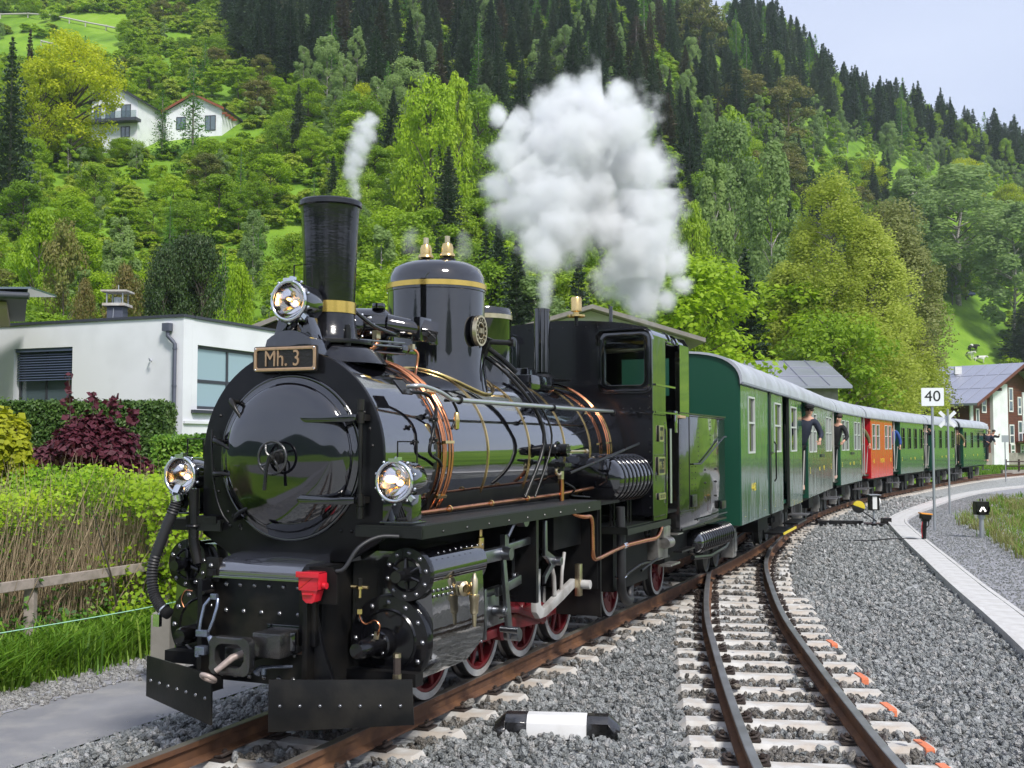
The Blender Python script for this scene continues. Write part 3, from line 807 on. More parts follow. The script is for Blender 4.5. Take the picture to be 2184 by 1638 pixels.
def build_loco():
    L = empty('steam_locomotive', (P0.x, P0.y, 0), -PSI0)
    tag(L, 'glossy black narrow gauge steam locomotive with brass trim hauling the green carriages', 'steam locomotive')
    CZ = 1.78
    # ---- boiler
    b = MB(); b.lathe([(.645, 1.80), (.662, 1.82), (.662, 6.1)], (0, 0, CZ), (0, 1, 0), 72); b.build('boiler', M['black_boiler'], L, 40)
    # smokebox: arch over a trapezoid saddle
    RO = .695
    out = arc(0, CZ, RO, 0, pi, 40)+[(-RO, 1.25), (-.44, 1.10), (.44, 1.10), (RO, 1.25)]
    b = MB(); b.prism(arc(0, CZ, RO-.012, -.75, pi+.75, 48)+[(-.44, 1.10), (.44, 1.10)], 1.07, 1.80, 'y'); b.build('smokebox', M['black_boiler'], L, 35)
    b = MB(); b.prism(out, 1.037, 1.072, 'y'); f = b.build('smokebox_front', M['black_front'], L, 35, .006)
    b = MB(); b.torus((0, 1.035, 1.765), (0, 1, 0), .535, .014, 64, 8); b.build('door_ring', G, f, 50)
    # ring of dogs and rivets
    b = MB()
    for a in (.1, .28, .46, 2.7, 2.95, 3.3, 3.55, 3.8, 4.05): b.rivets([(.62*math.cos(a), 1.036, CZ+.62*math.sin(a))], (0, -1, 0), .012)
    for t in (-.55, -.47, -.39): b.rivets([(t, 1.036, 1.33+t*.05)], (0, -1, 0), .014); b.rivets([(-t, 1.036, 1.30)], (0, -1, 0), .014)
    b.build('rivet', SN, f, 50, kind='stuff')
    # dished door
    prof = [(.525, .0), (.525, .018), (.50, .026)]
    prof += [(.49*math.cos(t), .03+.11*math.sin(t)) for t in np.linspace(.02, pi/2-.02, 16)]+[(0, .141)]
    b = MB(); b.lathe(prof, (0, 1.036, 1.765), (0, -1, 0), 72); dr = b.build('smokebox_door', M['black_door'], L, 30)
    b = MB(); b.lathe([(.0, 0), (.045, 0), (.04, .05), (.02, .055), (.0, .055)], (0, .905, 1.765), (0, -1, 0), 24); b.cyl((0, .9, 1.765), (0, .80, 1.765), .013); b.build('door_boss', SN, dr, 40)
    handwheel('handwheel', dr, (0, .835, 1.765), (0, -1, 0), .105, M['black_worn'], 4, .010)
    b = MB(); b.tube([(0, .80, 1.765), (-.012, .79, 1.70), (-.02, .78, 1.56)], .011, 8, rs=[.014, .010, .013]); b.build('locking_lever', SN, dr, 50)
    for z, l in ((2.02, .34), (1.50, .36)):
        b = MB(); b.prism([(.56, z+.02), (.56, z-.02), (.50, z-.028), (.50-l+.03, z-.028), (.50-l, z-.01), (.50-l, z+.01), (.50-l+.03, z+.028), (.40, z+.014)], .905, .945, 'y')
        b.box(.44, .56, .93, .985, z-.02, z+.02); b.build('hinge_strap', G, dr, 35, .006)
    b = MB(); b.cyl((.565, .975, 1.40), (.565, .975, 2.12), .013, n=10)
    for z in (2.02, 1.50, 2.10, 1.42): b.cyl((.565, .975, z-.035), (.565, .975, z+.035), .024, n=12)
    b.box(.54, .60, .975, 1.037, 2.0, 2.04); b.box(.54, .60, .975, 1.037, 1.48, 1.52); b.build('hinge_pin', SN, dr, 40)
    for a, l in ((2.42, .13), (2.95, .10), (3.35, .10), (3.95, .16), (.7, .0)):
        if not l: continue
        p = Vector((.56*math.cos(a), 1.0, 1.765+.56*math.sin(a))); q = Vector((.42*math.cos(a+.08), .965, 1.765+.42*math.sin(a+.08)))
        b = MB(); b.tube([p+Vector((-.03, 0, .02)), p+Vector((0, -.03, 0)), (p+q)/2+Vector((0, -.03, .01)), q], .013, 8, rs=[.012, .022, .014, .01]); b.cyl(p+Vector((0, .04, 0)), p+Vector((0, -.045, 0)), .014, n=8)
        b.build('door_clamp', SN, dr, 50)
    bent([(-.60, 1.0, 1.95), (-.585, .98, 1.80), (-.56, .985, 1.55), (-.50, .98, 1.40), (-.44, .98, 1.33)], .008, SN, L, 'grab_rod')
    # number plate
    b = MB(); b.prism([(x, z) for x, z in rrect(-.258, .232, 2.325, 2.495, .012, 2)], .985, 1.0, 'y'); npl = b.build('number_plate', M['black_cast'], L, 35)
    b = MB(); b.prism(rrect(-.252, .226, 2.331, 2.489, .016, 3), .975, .985, 'y', hole=rrect(-.232, .206, 2.351, 2.469, .014, 3))
    b.build('plate_frame', M['plate_bronze'], npl, 35, .002)
    text('plate_lettering', 'Mh. 3', .150, npl, (-.035, .984, 2.409), (pi/2, 0, 0), M['plate_bronze'], .006, sx=.82)
    b = MB(); b.rivets([(x, .975, z) for x in (-.240, .214) for z in (2.341, 2.479)], (0, -1, 0), .007); b.build('plate_screw', M['silver_rim'], npl, 50)
    b = MB(); b.box(-.2, -.17, 1.0, 1.04, 2.35, 2.46); b.box(.15, .18, 1.0, 1.04, 2.35, 2.46); b.build('plate_holder', SN, npl)
    # ---- chimney
    b = MB(); b.lathe([(.41, -.10), (.36, -.02), (.26, .035), (.20, .10), (.178, .22), (.172, .32), (.176, .34), (.193, .80), (.203, .97), (.208, 1.00), (.222, 1.008), (.222, 1.04), (.21, 1.05), (.198, 1.02), (.185, .9), (.175, .4)], (0, 1.5, 2.50), (0, 0, 1), 56)
    ch = b.build('chimney', M['chimney_black'], L, 40)
    b = MB(); b.lathe([(.180, .255), (.183, .255), (.184, .335), (.181, .335)], (0, 1.5, 2.50), (0, 0, 1), 56); b.build('brass_band', M['gold_band'], ch, 30)
    b = MB(); b.lathe([(.0, .9), (.186, .9)], (0, 1.5, 2.5), (0, 0, 1), 32); b.build('chimney_inside', MT, ch)
    b = MB(); b.lathe([(.30, .0), (.305, .0), (.305, .03), (.20, .03)], (0, 1.5, 2.535), (0, 0, 1), 40)
    b.build('chimney_flange', SN, ch, 40, .003)
    b = MB()
    for t in (-1, 1): b.cyl((t*.21+.02, 1.36, 2.49), (t*.21+.02, 1.36, 2.64), .025, n=10); b.cyl((t*.21+.02, 1.36, 2.64), (t*.21+.02, 1.36, 2.66), .018, n=8)
    b.build('flange_bolt', SN, ch, 40)
    # top lamp on its bracket
    lp = lamp(L, .02, .98, 2.79, .127, .24)
    b = MB()
    for s in (-1, 1): b.prism([(s*.03, 2.68), (s*.11, 2.69), (s*.17, 2.50), (s*.12, 2.47), (s*.06, 2.60)], 1.05, 1.17, 'y')
    b.prism(arc(0, 2.33, .27, .9, pi-.9, 8)+[(-.2, 2.44), (.2, 2.44)], 1.0, 1.25, 'y'); b.box(-.075, .10, 1.02, 1.2, 2.66, 2.675); so = b.build('lamp_saddle', G, lp, 35, .003)
    so.matrix_parent_inverse = Matrix.Translation((-.02, -.98, -2.79))
    # ---- dome
    b = MB(); b.lathe([(.50, -.40), (.455, -.18), (.425, -.06), (.408, .05), (.405, .20), (.405, .705), (.412, .71), (.412, .78), (.405, .785), (.400, .83), (.37, .90), (.30, .945), (.15, .965), (0, .97)], (0, 3.16, 2.40), (0, 0, 1), 72)
    dm = b.build('steam_dome', G, L, 40)
    b = MB(); b.lathe([(.407, 0), (.420, 0), (.420, .042), (.407, .042)], (0, 3.16, 3.13), (0, 0, 1), 72); b.build('brass_band', M['gold_band'], dm, 30)
    # brass ring where the dome meets the boiler (follows the barrel)
    pts = []
    for i in range(49):
        a = 2*pi*i/48; x = .47*math.cos(a); y = 3.16+.52*math.sin(a); pts.append((x, y, CZ+math.sqrt(.668**2-x*x)+.006))
    MB().tube(pts, .011, 6).build('dome_base_ring', M['brass'], dm, 60)
    for t in (-.10, .10):
        b = MB(); b.m(0).lathe([(.07, 0), (.07, .035), (.03, .04), (.03, .06)], (t, 3.16, 3.36), (0, 0, 1), 20)
        b.m(1).lathe([(.062, .05), (.066, .055), (.062, .075), (.050, .085), (.050, .13), (.04, .16), (.02, .17)], (t, 3.16, 3.36), (0, 0, 1), 24)
        b.m(2).lathe([(.022, .16), (.022, .225), (.0, .226)], (t, 3.16, 3.36), (0, 0, 1), 14)
        b.build('safety_valve', [SN, M['brass'], M['brass_pale']], dm, 40)
    b = MB(); b.m(0).lathe([(0, .0), (1, .0), (1, .02), (0, .03)], (0, 0, 0), (1, 0, 0), 36); o = b.build('builder_plate', [M['black_cast']], dm, 30, loc=(.409, 3.06, 2.77)); o.scale = (1, .085, .125); o.rotation_euler = (0, 0, -.16)
    b = MB(); b.lathe([(.86, .02), (1, .02), (1, .055), (.86, .055)], (0, 0, 0), (1, 0, 0), 40); b.lathe([(.50, .02), (.57, .02), (.57, .05), (.50, .05)], (0, 0, 0), (1, 0, 0), 40)
    for i in range(14):
        a = i*2*pi/14; b.cbox((.03, .71*math.cos(a), .71*math.sin(a)), (.05, .10, .16), Matrix.Rotation(a-pi/2, 3, 'X'))
    for i in range(3): b.cbox((.03, -.25+i*.25, .0), (.05, .12, .34))
    b.build('plate_ring', M['brass_pale'], o, 30)
    # ---- sand dome behind, brass capped
    b = MB(); b.lathe([(.30, -.2), (.27, 0), (.27, .56), (.275, .57), (.275, .62), (.262, .655), (.20, .675), (0, .68)], (0, 4.08, 2.42), (0, 0, 1), 40); sb = b.build('sand_dome', G, L, 40)
    b = MB(); b.lathe([(.272, 0), (.280, 0), (.280, .04), (.272, .04)], (0, 4.08, 2.975), (0, 0, 1), 40); b.build('brass_band', M['brass_pale'], sb, 30)
    b = MB(); b.cyl((0, 4.08, 3.09), (0, 4.08, 3.14), .03); b.build('knob', SN, sb)
    # regulator housing between domes
    b = MB(); b.box(-.16, .34, 4.45, 5.05, 2.36, 2.50); b.box(-.10, .10, 4.95, 5.2, 2.3, 2.6); b.build('regulator_housing', G, L, 35, .02)
    # turbo exhaust pipe and whistle
    b = MB(); b.lathe([(.075, 0), (.082, .0), (.082, .62), (.088, .62), (.088, .65), (.07, .65), (.07, .5)], (.055, 5.45, 2.58), (0, 0, 1), 28); b.build('exhaust_pipe', G, L, 40)
    b = MB(); b.lathe([(.30, 0), (.12, .02), (.09, .06)], (.055, 5.45, 2.50), (0, 0, 1), 24); b.build('exhaust_base', SN, L, 40)
    b = MB(); b.m(1).cyl((.32, 5.75, 3.08), (.32, 5.75, 3.20), .02, n=10); b.m(0).lathe([(.095, 0), (.095, .02), (.03, .03), (.03, .05), (.058, .06), (.058, .19), (.05, .205), (0, .21)], (.32, 5.75, 3.17), (0, 0, 1), 24); b.m(1).cyl((.32, 5.75, 3.37), (.32, 5.75, 3.44), .006, n=6); b.build('steam_whistle', [M['brass'], SN], L, 40)
    # ---- boiler bands
    def band(y, r, m, w=.026, name='boiler_band', n=72): 
        b = MB(); b.lathe([(r-.004, -w/2), (r+.008, -w/2), (r+.008, w/2), (r-.004, w/2)], (0, y, CZ), (0, 1, 0), n, ); return b.build(name, m, L, 30)
    band(1.80, .675, SN, .06, 'smokebox_ring'); 
    for y in (1.86, 2.74, 3.60, 4.46, 5.18, 5.86): band(y, .662, M['brass'], .020)
    band(4.02, .668, G, .08, 'boiler_joint_ring')
    # copper pipes looping round the barrel behind the smokebox
    for k, (y, rr) in enumerate(((1.93, .69), (1.985, .70), (2.035, .69), (1.885, .70))):
        pts = [(rr*math.sin(a), y+.05*math.sin(a*1.3)*(k-1)*.4, CZ+rr*math.cos(a)) for a in np.linspace(-.25, 2.45, 26)]
        MB().tube(pts, .010 if k else .013, 6).build('copper_pipe', M['copper'], L, 60)
    for y in (5.60, 5.66):
        pts = [(.70*math.sin(a), y, CZ+.70*math.cos(a)) for a in np.linspace(-.05, 2.3, 20)]; MB().tube(pts, .009, 6).build('copper_pipe', M['copper'], L, 60)
    b = MB()
    for a in (.9, 1.45, 2.0):
        for y0 in (1.95, 5.63): b.cbox((.71*math.sin(a), y0, CZ+.71*math.cos(a)), (.02, .14 if y0 < 3 else .10, .03), Matrix.Rotation(a, 3, 'Y'))
    b.build('pipe_clip', M['brass'], L, 30)
    # handrail pipe and brackets
    b = MB(); b.tube([(.755, 1.90, 2.165), (.755, 5.62, 2.18)], .019, 10); hr = b.build('handrail', M['steel_bright'], L, 60)
    b = MB()
    for y in (2.02, 3.9, 5.6): b.cyl((.64, y, 2.165), (.755, y, 2.168), .012, n=8); b.torus((.755, y, 2.168), (0, 1, 0), .022, .012, 16, 6)
    b.build('handrail_knob', SN, hr, 50)
    bent([(.66, 1.42, 2.235), (.72, 1.42, 2.24), (.745, 1.50, 2.24), (.755, 1.72, 2.21), (.755, 1.90, 2.165)], .015, M['steel_bright'], L, 'handrail_end')
    b = MB(); b.cbox((.635, 1.40, 2.23), (.012, .14, .12), Matrix.Rotation(-.7, 3, 'Y')); b.build('bracket_plate', SN, L)
    bent([(.66, 1.46, 2.20), (.70, 1.62, 2.19), (.73, 1.70, 2.10), (.735, 1.66, 1.95), (.735, 1.60, 1.80), (.73, 1.75, 1.74), (.71, 1.83, 1.70)], .012, SN, L, 'lubricator_pipe')
    for z in (2.02, 1.88): handwheel('small_valve', L, (.75, 1.63, z), (1, 0, 0), .022, SN, 3, .006)
    bent([(.755, 1.9, 2.165), (.76, 1.98, 2.08), (.745, 1.96, 2.0), (.74, 1.93, 1.96)], .010, SN, L, 'pipe')
    b = MB(); b.lathe([(.0, -.07), (.018, -.06), (.022, 0), (.018, .05), (.01, .06)], (.755, 1.98, 2.02), (0, 0, 1), 12); b.build('oil_cup', M['brass'], L)
    # big operating rods crossing the barrel to the running board
    b = MB(); b.tube([(.30, 3.36, 2.62), (.52, 3.42, 2.45), (.73, 3.55, 2.15), (.79, 3.60, 1.85), (.74, 3.30, 1.42)], .016, 8, smooth=4); b.tube([(.34, 3.50, 2.60), (.56, 3.55, 2.42), (.77, 3.66, 2.12), (.82, 3.70, 1.85), (.78, 3.42, 1.42)], .009, 8, smooth=4)
    b.build('sanding_pipe', SN, L, 60)
    b = MB(); b.cbox((.40, 3.28, 2.66), (.05, .07, .16), Matrix.Rotation(.4, 3, 'Y')); b.cyl((.37, 3.2, 2.70), (.56, 3.45, 2.70), .022); b.cbox((.56, 3.45, 2.70), (.05, .05, .06)); b.tube([(.40, 3.30, 2.66), (.50, 3.40, 2.56), (.60, 3.46, 2.45)], .022, 8); b.build('lever_head', SN, L, 40, .004)
    # gauge-like check valve with copper pipe
    b = MB(); b.m(0).cyl((.66, 3.95, 1.80), (.88, 3.95, 1.80), .055, n=20); b.torus((.78, 3.95, 1.80), (1, 0, 0), .07, .012, 20, 6); b.cyl((.80, 3.95, 1.80), (.80, 3.80, 1.80), .03); b.box(.72, .88, 3.87, 4.03, 1.66, 1.69)
    for a in range(6): b.rivets([(.885, 3.95+.04*math.cos(a*pi/3), 1.80+.04*math.sin(a*pi/3))], (1, 0, 0), .01)
    b.cyl((.80, 3.95, 1.70), (.80, 3.95, 1.62), .04); b.build('check_valve', SN, L, 40)
    b = MB(); b.cyl((.84, 4.0, 1.79), (.92, 4.28, 1.79), .011); b.cyl((.92, 4.27, 1.79), (.925, 4.31, 1.79), .022, n=6); b.torus((.80, 3.92, 1.62), (1, -.4, 0), .03, .014, 16, 8); b.build('valve_spindle', M['brass_pale'], L, 40)
    b = MB(); b.tube([(.80, 3.98, 1.62), (.80, 4.0, 1.50), (.80, 4.0, 1.36)], .021, 10); b.build('copper_pipe', M['copper'], L, 60)
    b = MB(); b.cyl((.80, 3.98, 1.55), (.80, 3.98, 1.62), .028, n=6); b.build('pipe_nut', M['brass_pale'], L)
    MB().tube([(.84, 4.1, 1.60), (.92, 4.9, 1.73), (.94, 5.9, 1.86)], .013, 8).build('reversing_rod', SN, L, 60)
    bent([(.82, 4.02, 1.52), (.85, 4.2, 1.46), (.80, 4.25, 1.40), (.85, 4.6, 1.37)], .008, SN, L)
    # ---- compressor / feed pump cluster left of the dome
    b = MB(); b.m(0).lathe([(.10, -.16), (.13, -.14), (.13, .10), (.10, .14), (.04, .15), (0, .15)], (-.02, 2.12, 2.74), (.9, .5, 0), 24)
    b.lathe([(.075, -.02), (.095, .0), (.095, .06), (.06, .1), (0, .1)], (-.06, 1.96, 2.72), (-.5, -1, 0), 20)
    b.cyl((.10, 2.12, 2.74), (.34, 2.30, 2.70), .085, .07, 18); b.cyl((.30, 2.28, 2.71), (.40, 2.36, 2.69), .09, .085, 6); b.box(.27, .35, 2.2, 2.38, 2.62, 2.80)
    b.cyl((.05, 2.10, 2.86), (.05, 2.10, 2.90), .05); b.box(-.12, .30, 2.02, 2.24, 2.52, 2.58); b.cyl((.10, 2.15, 2.40), (.10, 2.15, 2.62), .05)
    b.cyl((-.2, 2.05, 2.74), (-.05, 2.1, 2.74), .06); b.cyl((.38, 2.36, 2.60), (.38, 2.36, 2.74), .035, n=8)
    pm = b.build('turbo_generator', G, L, 35, .006)
    b = MB()
    for i in range(8):
        a = i*pi/4; b.rivets([(.0+.10*math.cos(a), 1.93+.02, 2.72+.08*math.sin(a))], (-.5, -1, 0), .014)
    b.build('bolt', M['silver_rim'], pm)
    b = MB(); b.cyl((.12, 1.95, 2.62), (.12, 1.95, 2.68), .034, n=6); b.cyl((.31, 2.15, 2.55), (.31, 2.15, 2.59), .022, n=6); b.build('pipe_nut', M['brass_pale'], pm)
    bent([(.12, 1.95, 2.62), (.12, 1.95, 2.58), (.08, 1.88, 2.535), (-.02, 1.80, 2.53), (-.16, 1.70, 2.53)], .02, M['copper'], L, 'copper_pipe')
    bent([(.31, 2.15, 2.56), (.345, 2.17, 2.52), (.34, 2.16, 2.42), (.36, 2.10, 2.36), (.40, 2.03, 2.33)], .010, M['copper'], L, 'copper_pipe')
    bent([(.05, 1.62, 2.86), (.10, 1.72, 2.78), (.16, 1.85, 2.70), (.22, 2.0, 2.66), (.22, 2.1, 2.66)], .016, G, L, 'exhaust_line')
    for dz, y0 in ((0, 1.62), (.03, 1.66), (-.05, 1.60)): MB().tube([(.14, y0, 2.56+dz), (.30, 2.05, 2.56+dz)], .007, 6).build('small_pipe', M['steel'], L, 60)
    # ---- running boards with chequer pattern ridges
    for s in (-1, 1):
        b = MB(); x0, x1 = (.52, .99) if s > 0 else (-.99, -.52)
        b.box(x0, x1, 1.0, 4.50, 1.325, 1.345); b.box(x1-.03 if s > 0 else x0, x1 if s > 0 else x0+.03, 1.0, 4.50, 1.265, 1.325); b.box(x0, x1, .995, 1.02, 1.27, 1.325)
        rb = b.build('running_board', M['board_edge'], L, 30)
        b = MB()
        for i in range(int(3.4/.033)):
            y = 1.05+i*.033; b.box(x0+.01, x1-.012, y, y+.014, 1.345, 1.352)
        if s > 0: b.build('tread_plate', M['tread'], rb, 0, kind='stuff')
        b = MB(); b.rivets([(x1 if s > 0 else x0, y, 1.295) for y in np.arange(1.3, 4.4, .36)], (s, 0, 0), .011); b.build('rivet', SN, rb)
    MB().tube([(.66, 1.42, 1.385), (.72, 4.05, 1.41), (.78, 4.9, 1.44)], .016, 8).build('copper_pipe', M['copper'], L, 60)
    b = MB()
    for y in (2.0, 2.7, 3.4): b.torus((.68+.02*(y-1.4), y, 1.39+.009*(y-1.4)), (0, 1, 0), .018, .008, 12, 6)
    b.build('pipe_clip', M['brass'], L)
    # side lamps
    lamp(L, .80, 1.0, 1.62, .123, .24, foot=.13); lamp(L, -.87, 1.02, 1.64, .123, .24, foot=.13)
    # ---- main frames and body below the boiler
    b = MB(); b.box(-.40, .40, .80, 5.6, .36, 1.09); b.box(-.52, .52, 1.3, 5.2, 1.05, 1.25); b.box(.36, .40, 5.6, 9.4, .45, .80); b.build('frame', MT, L, 30)
    b = MB(); b.box(.44, .47, 1.9, 4.52, .80, 1.32); b.box(.47, .74, 2.9, 2.93, .80, 1.32); b.box(.5, .8, 3.8, 4.5, .95, 1.3); b.build('inner_frame', MT, L)  # black plates added behind the rods so the see-through gaps read dark
    b = MB(); b.box(-.95, .95, 4.52, 4.545, .55, 1.33); b.box(-.98, .98, 4.5, 5.1, 1.30, 1.325); b.build('firebox_sheet', MT, L)
    b = MB(); b.cyl((0, 1.85, 1.5), (0, 4.5, 1.5), .60, n=24); b.build('ash_pan', MT, L)
    b = MB(); b.prism([(.97, .30), (.97, 1.30), (.44, 1.30), (.44, .30)], 4.55, 4.57, 'y'); b.build('rear_bracket', SN, L, 30); b = MB(); b.box(.94, .965, 2.98, 3.03, .62, 1.30); b.box(.5, .96, 2.985, 3.0, .62, 1.30); b.build('gear_bracket', SN, L, 30)
    # ---- front beam
    bp = [(-.56, .36), (.56, .36), (.52, .42), (.44, .62), (.40, .80), (.385, 1.01), (-.385, 1.01), (-.40, .80), (-.44, .62), (-.52, .42)]
    b = MB(); b.prism(bp, .74, .775, 'y'); fb = b.build('buffer_beam', M['black_beam'], L, 30, .004)
    b = MB(); b.box(-.385, -.35, .60, .74, .40, 1.0); b.box(-.40, -.30, .70, .738, .98, 1.13); b.build('beam_flange', M['black_beam'], fb, 30, .004); b = MB(); b.box(.35, .385, .66, .74, .40, 1.0); b.box(.30, .42, .70, .738, .62, 1.05); b.build('beam_flange', M['black_beam'], fb, 30, .004)
    # curved steam chest cover above the beam
    cov = [(.70, 1.015), (.705, 1.045)]+[(.70+.33*(1-math.cos(a)), 1.045+.105*math.sin(a)) for a in np.linspace(.1, pi/2, 8)]+[(1.09, 1.15), (1.09, 1.02)]
    b = MB(); b.prism(cov, -.33, .31, 'x'); b.box(-.335, .315, .685, .76, 1.008, 1.02); b.build('curved_cover', M['cover_gloss'], fb, 35)
    b = MB(); b.rivets([(x, .738, .965) for x in np.linspace(-.27, .27, 6)], (0, -1, 0), .019); b.rivets([(x, .738, .80) for x in np.linspace(-.27, .27, 5)], (0, -1, 0), .017)
    b.rivets([(x, .738, .40) for x in np.linspace(-.30, .24, 6)], (0, -1, 0), .019); b.rivets([(.355, .698, z) for z in (.95, .83, .71, .6, .5)], (0, -1, 0), .017); b.rivets([(-.36, .698, z) for z in (1.08, .95, .83)], (0, -1, 0), .017); b.rivets([(.25, .738, .66), (.25, .738, .55)], (0, -1, 0), .016)
    b.build('rivet', M['rivet_shine'], fb, 50, kind='stuff')
    b = MB(); b.cyl((-.345, .70, .92), (-.345, .60, .92), .012); b.tube([(-.345, .69, 1.02), (-.345, .69, 1.06)], .03); b.build('beam_bolt', SN, fb)
    # plough plates
    for s in (-1, 1):
        p = [(s*.21, .52), (s*1.0, .86)]; nx = .4*s; ny = -.92
        V = [(p[0][0], p[0][1], .44), (p[1][0], p[1][1], .44), (p[1][0]+s*.01, p[1][1]+.01, .17), (p[0][0], p[0][1], .13)]
        off = Vector((-.012*s*.4, .012, 0)); V2 = [tuple(Vector(v)+off) for v in V]
        b = MB(); b.add(V+V2, [(0, 1, 2, 3), (7, 6, 5, 4), (0, 4, 5, 1), (1, 5, 6, 2), (2, 6, 7, 3), (3, 7, 4, 0)])
        pl = b.build('plough_plate', M['black_plate'], L, 30, .002)
        b = MB(); b.rivets([(s*(.21+.79*f), .52+.34*f-.002, .285) for f in np.linspace(.08, .92, 7)], (s*.3, -1, 0), .013); b.build('rivet', M['rivet_shine'], pl, 50)
        b = MB(); b.box(min(s*.30, s*.38), max(s*.30, s*.38), .625, .76, .30, .38); b.box(min(s*.62, s*.70), max(s*.62, s*.70), .765, 1.1, .30, .38); b.build('stay', MT, pl)
    # coupling: balance hook head, link, screw
    b = MB(); b.prism(rrect(-.14, .155, .47, .70, .055, 4), .40, .46, 'y', hole=rrect(-.095, .11, .52, .655, .045, 4)); b.box(.10, .30, .50, .74, .57, .72); b.box(-.10, .10, .50, .74, .54, .62); cp = b.build('coupling_head', M['black_worn'], L, 35, .012)
    b = MB(); b.box(.05, .34, .725, .738, .56, .735); b.cyl((.29, .64, .60), (.29, .64, .71), .03); b.build('coupling_bracket', G, cp, 35, .004)
    b = MB(); b.torus((-.085, .33, .465), (.1, .55, .8), .042, .015, 20, 8); b.tube([(-.055, .36, .50), (.02, .42, .575), (.06, .5, .60)], .02, 8, rs=[.018, .022, .02]); b.build('drag_eye', M['eye_worn'], cp, 50)
    b = MB()
    for s in (-1, 1): b.tube([(-.195+s*.028, .52, .905), (-.205+s*.048, .50, .86), (-.215+s*.046, .48, .78), (-.225+s*.034, .46, .705)], .0105, 8)
    b.cbox((-.195, .52, .915), (.045, .025, .035)); b.cbox((-.228, .455, .70), (.085, .03, .04)); b.build('coupling_link', M['steel_blue'], cp, 45, .003)
    b = MB(); b.cbox((-.22, .45, .60), (.07, .07, .05)); b.cyl((-.25, .44, .56), (-.25, .44, .60), .02); b.tube([(-.18, .46, .68), (-.15, .45, .64)], .02); b.build('coupling_pin', M['steel_blue'], cp, 40, .004)
    b = MB(); b.tube([(.18, .60, .50), (.10, .60, .49), (.07, .60, .455)], .016, 8, rs=[.01, .016, .028]); b.cyl((.12, .6, .45), (.12, .6, .49), .018); b.tube([(.18, .60, .50), (.30, .64, .505)], .009); b.build('cock_handle', M['steel_blue'], cp, 45)
    # red connector box
    b = MB(); b.prism(rrect(.36, .50, .97, 1.08, .012, 2), .60, .70, 'y'); b.prism([(.375, .97), (.485, .97), (.465, .905), (.45, .895), (.41, .895), (.385, .915)], .61, .69, 'y'); b.box(.35, .51, .585, .60, 1.05, 1.085); b.box(.39, .46, .595, .61, .945, .955); b.cyl((.505, .65, 1.0), (.53, .65, 1.0), .02)
    rc = b.build('socket_box', M['cast_red'], L, 35, .006)
    b = MB(); b.prism([(.35, .88), (.56, .88), (.56, 1.06), (.52, 1.10), (.42, 1.10), (.35, 1.06)], .715, .733, 'y'); b.build('socket_bracket', MT, rc)
    bent([(.55, .72, 1.08), (.60, .74, 1.10), (.66, .80, 1.22), (.74, .90, 1.28), (.84, .98, 1.28)], .013, M['rubber'], L, 'conduit')
    # rubber brake hose on the left
    hp = [(-.84, .95, 1.50), (-.86, .93, 1.40), (-.93, .90, 1.20), (-.98, .88, 1.02), (-.95, .86, .86), (-.86, .84, .76), (-.80, .84, .73)]
    cc = catmull(hp, 16); b = MB(); n = len(cc); b.tube(cc, .038, 14, rs=[.040 if i % 2 else .033 for i in range(n)]); hs = b.build('brake_hose', M['rubber'], L, 60)
    b = MB(); b.cyl((-.84, .95, 1.47), (-.845, .945, 1.51), .042); b.tube([(-.845, .945, 1.51), (-.845, .98, 1.56)], .036); b.build('hose_clamp', M['silver_rim'], hs)
    b = MB(); b.torus((-.845, .84, .75), (1, 0, -.5), .043, .007, 16, 6); b.cbox((-.865, .80, .69), (.05, .03, .08)); b.build('hose_end', M['silver_rim'], hs)
    b = MB(); b.tube([(-.74, 1.0, 1.55), (-.74, 1.0, 1.2), (-.70, 1.0, 1.05)], .035, 12); b.box(-.80, -.55, .99, 1.03, 1.32, 1.37); b.torus((-.74, 1.0, 1.3), (0, 0, 1), .04, .012); b.build('brake_pipe', SN, L, 40)
    # ---- cylinders
    for s in (-1, 1):
        cyl = MB(); xv, xc = s*.845, s*.715
        # casing joining valve chest and cylinder
        prof = [(s*.42, .45), (s*.60, .32), (s*.86, .36), (s*.99, .52), (s*1.0, .70), (s*.985, .98), (s*.97, 1.10), (s*.9, 1.17), (s*.42, 1.17)]
        cyl.prism(prof if s > 0 else prof[::-1], 1.14, 1.92, 'y'); cb = cyl.build('cylinder_block', M['cylinder_casing'], L, 40)
        b = MB(); b.cyl((xv, 1.10, 1.035), (xv, 1.98, 1.035), .148, n=40); b.lathe([(.10, 0), (.12, .05), (.148, .06)], (xv, 1.92, 1.035), (0, 1, 0), 32); b.build('valve_chest', G, cb, 35)
        b = MB(); b.lathe([(.0, .0), (.09, .0), (.10, -.012), (.11, .0), (.165, .004), (.17, .02), (.17, .05)], (xv, 1.075, 1.035), (0, 1, 0), 40); b.cyl((xv, 1.08, 1.035), (xv, 1.0, 1.035), .045, n=16); b.cyl((xv, 1.0, 1.035), (xv, .94, 1.035), .03, n=14); b.cyl((xv, .945, 1.035), (xv, .93, 1.035), .036, n=14)
        for a in (.5, 1.6, 2.7, 3.75, 4.8, 5.9): b.tube([(xv+.04*math.cos(a), 1.06, 1.035+.04*math.sin(a)), (xv+.10*math.cos(a), 1.072, 1.035+.10*math.sin(a))], .010, 6)
        b.build('valve_cover', M['black_cover'], cb, 35)
        b = MB(); b.lathe([(.0, .0), (.18, .0), (.19, -.01), (.20, .0), (.275, .004), (.285, .02), (.285, .06)], (xc, 1.08, .62), (0, 1, 0), 56)
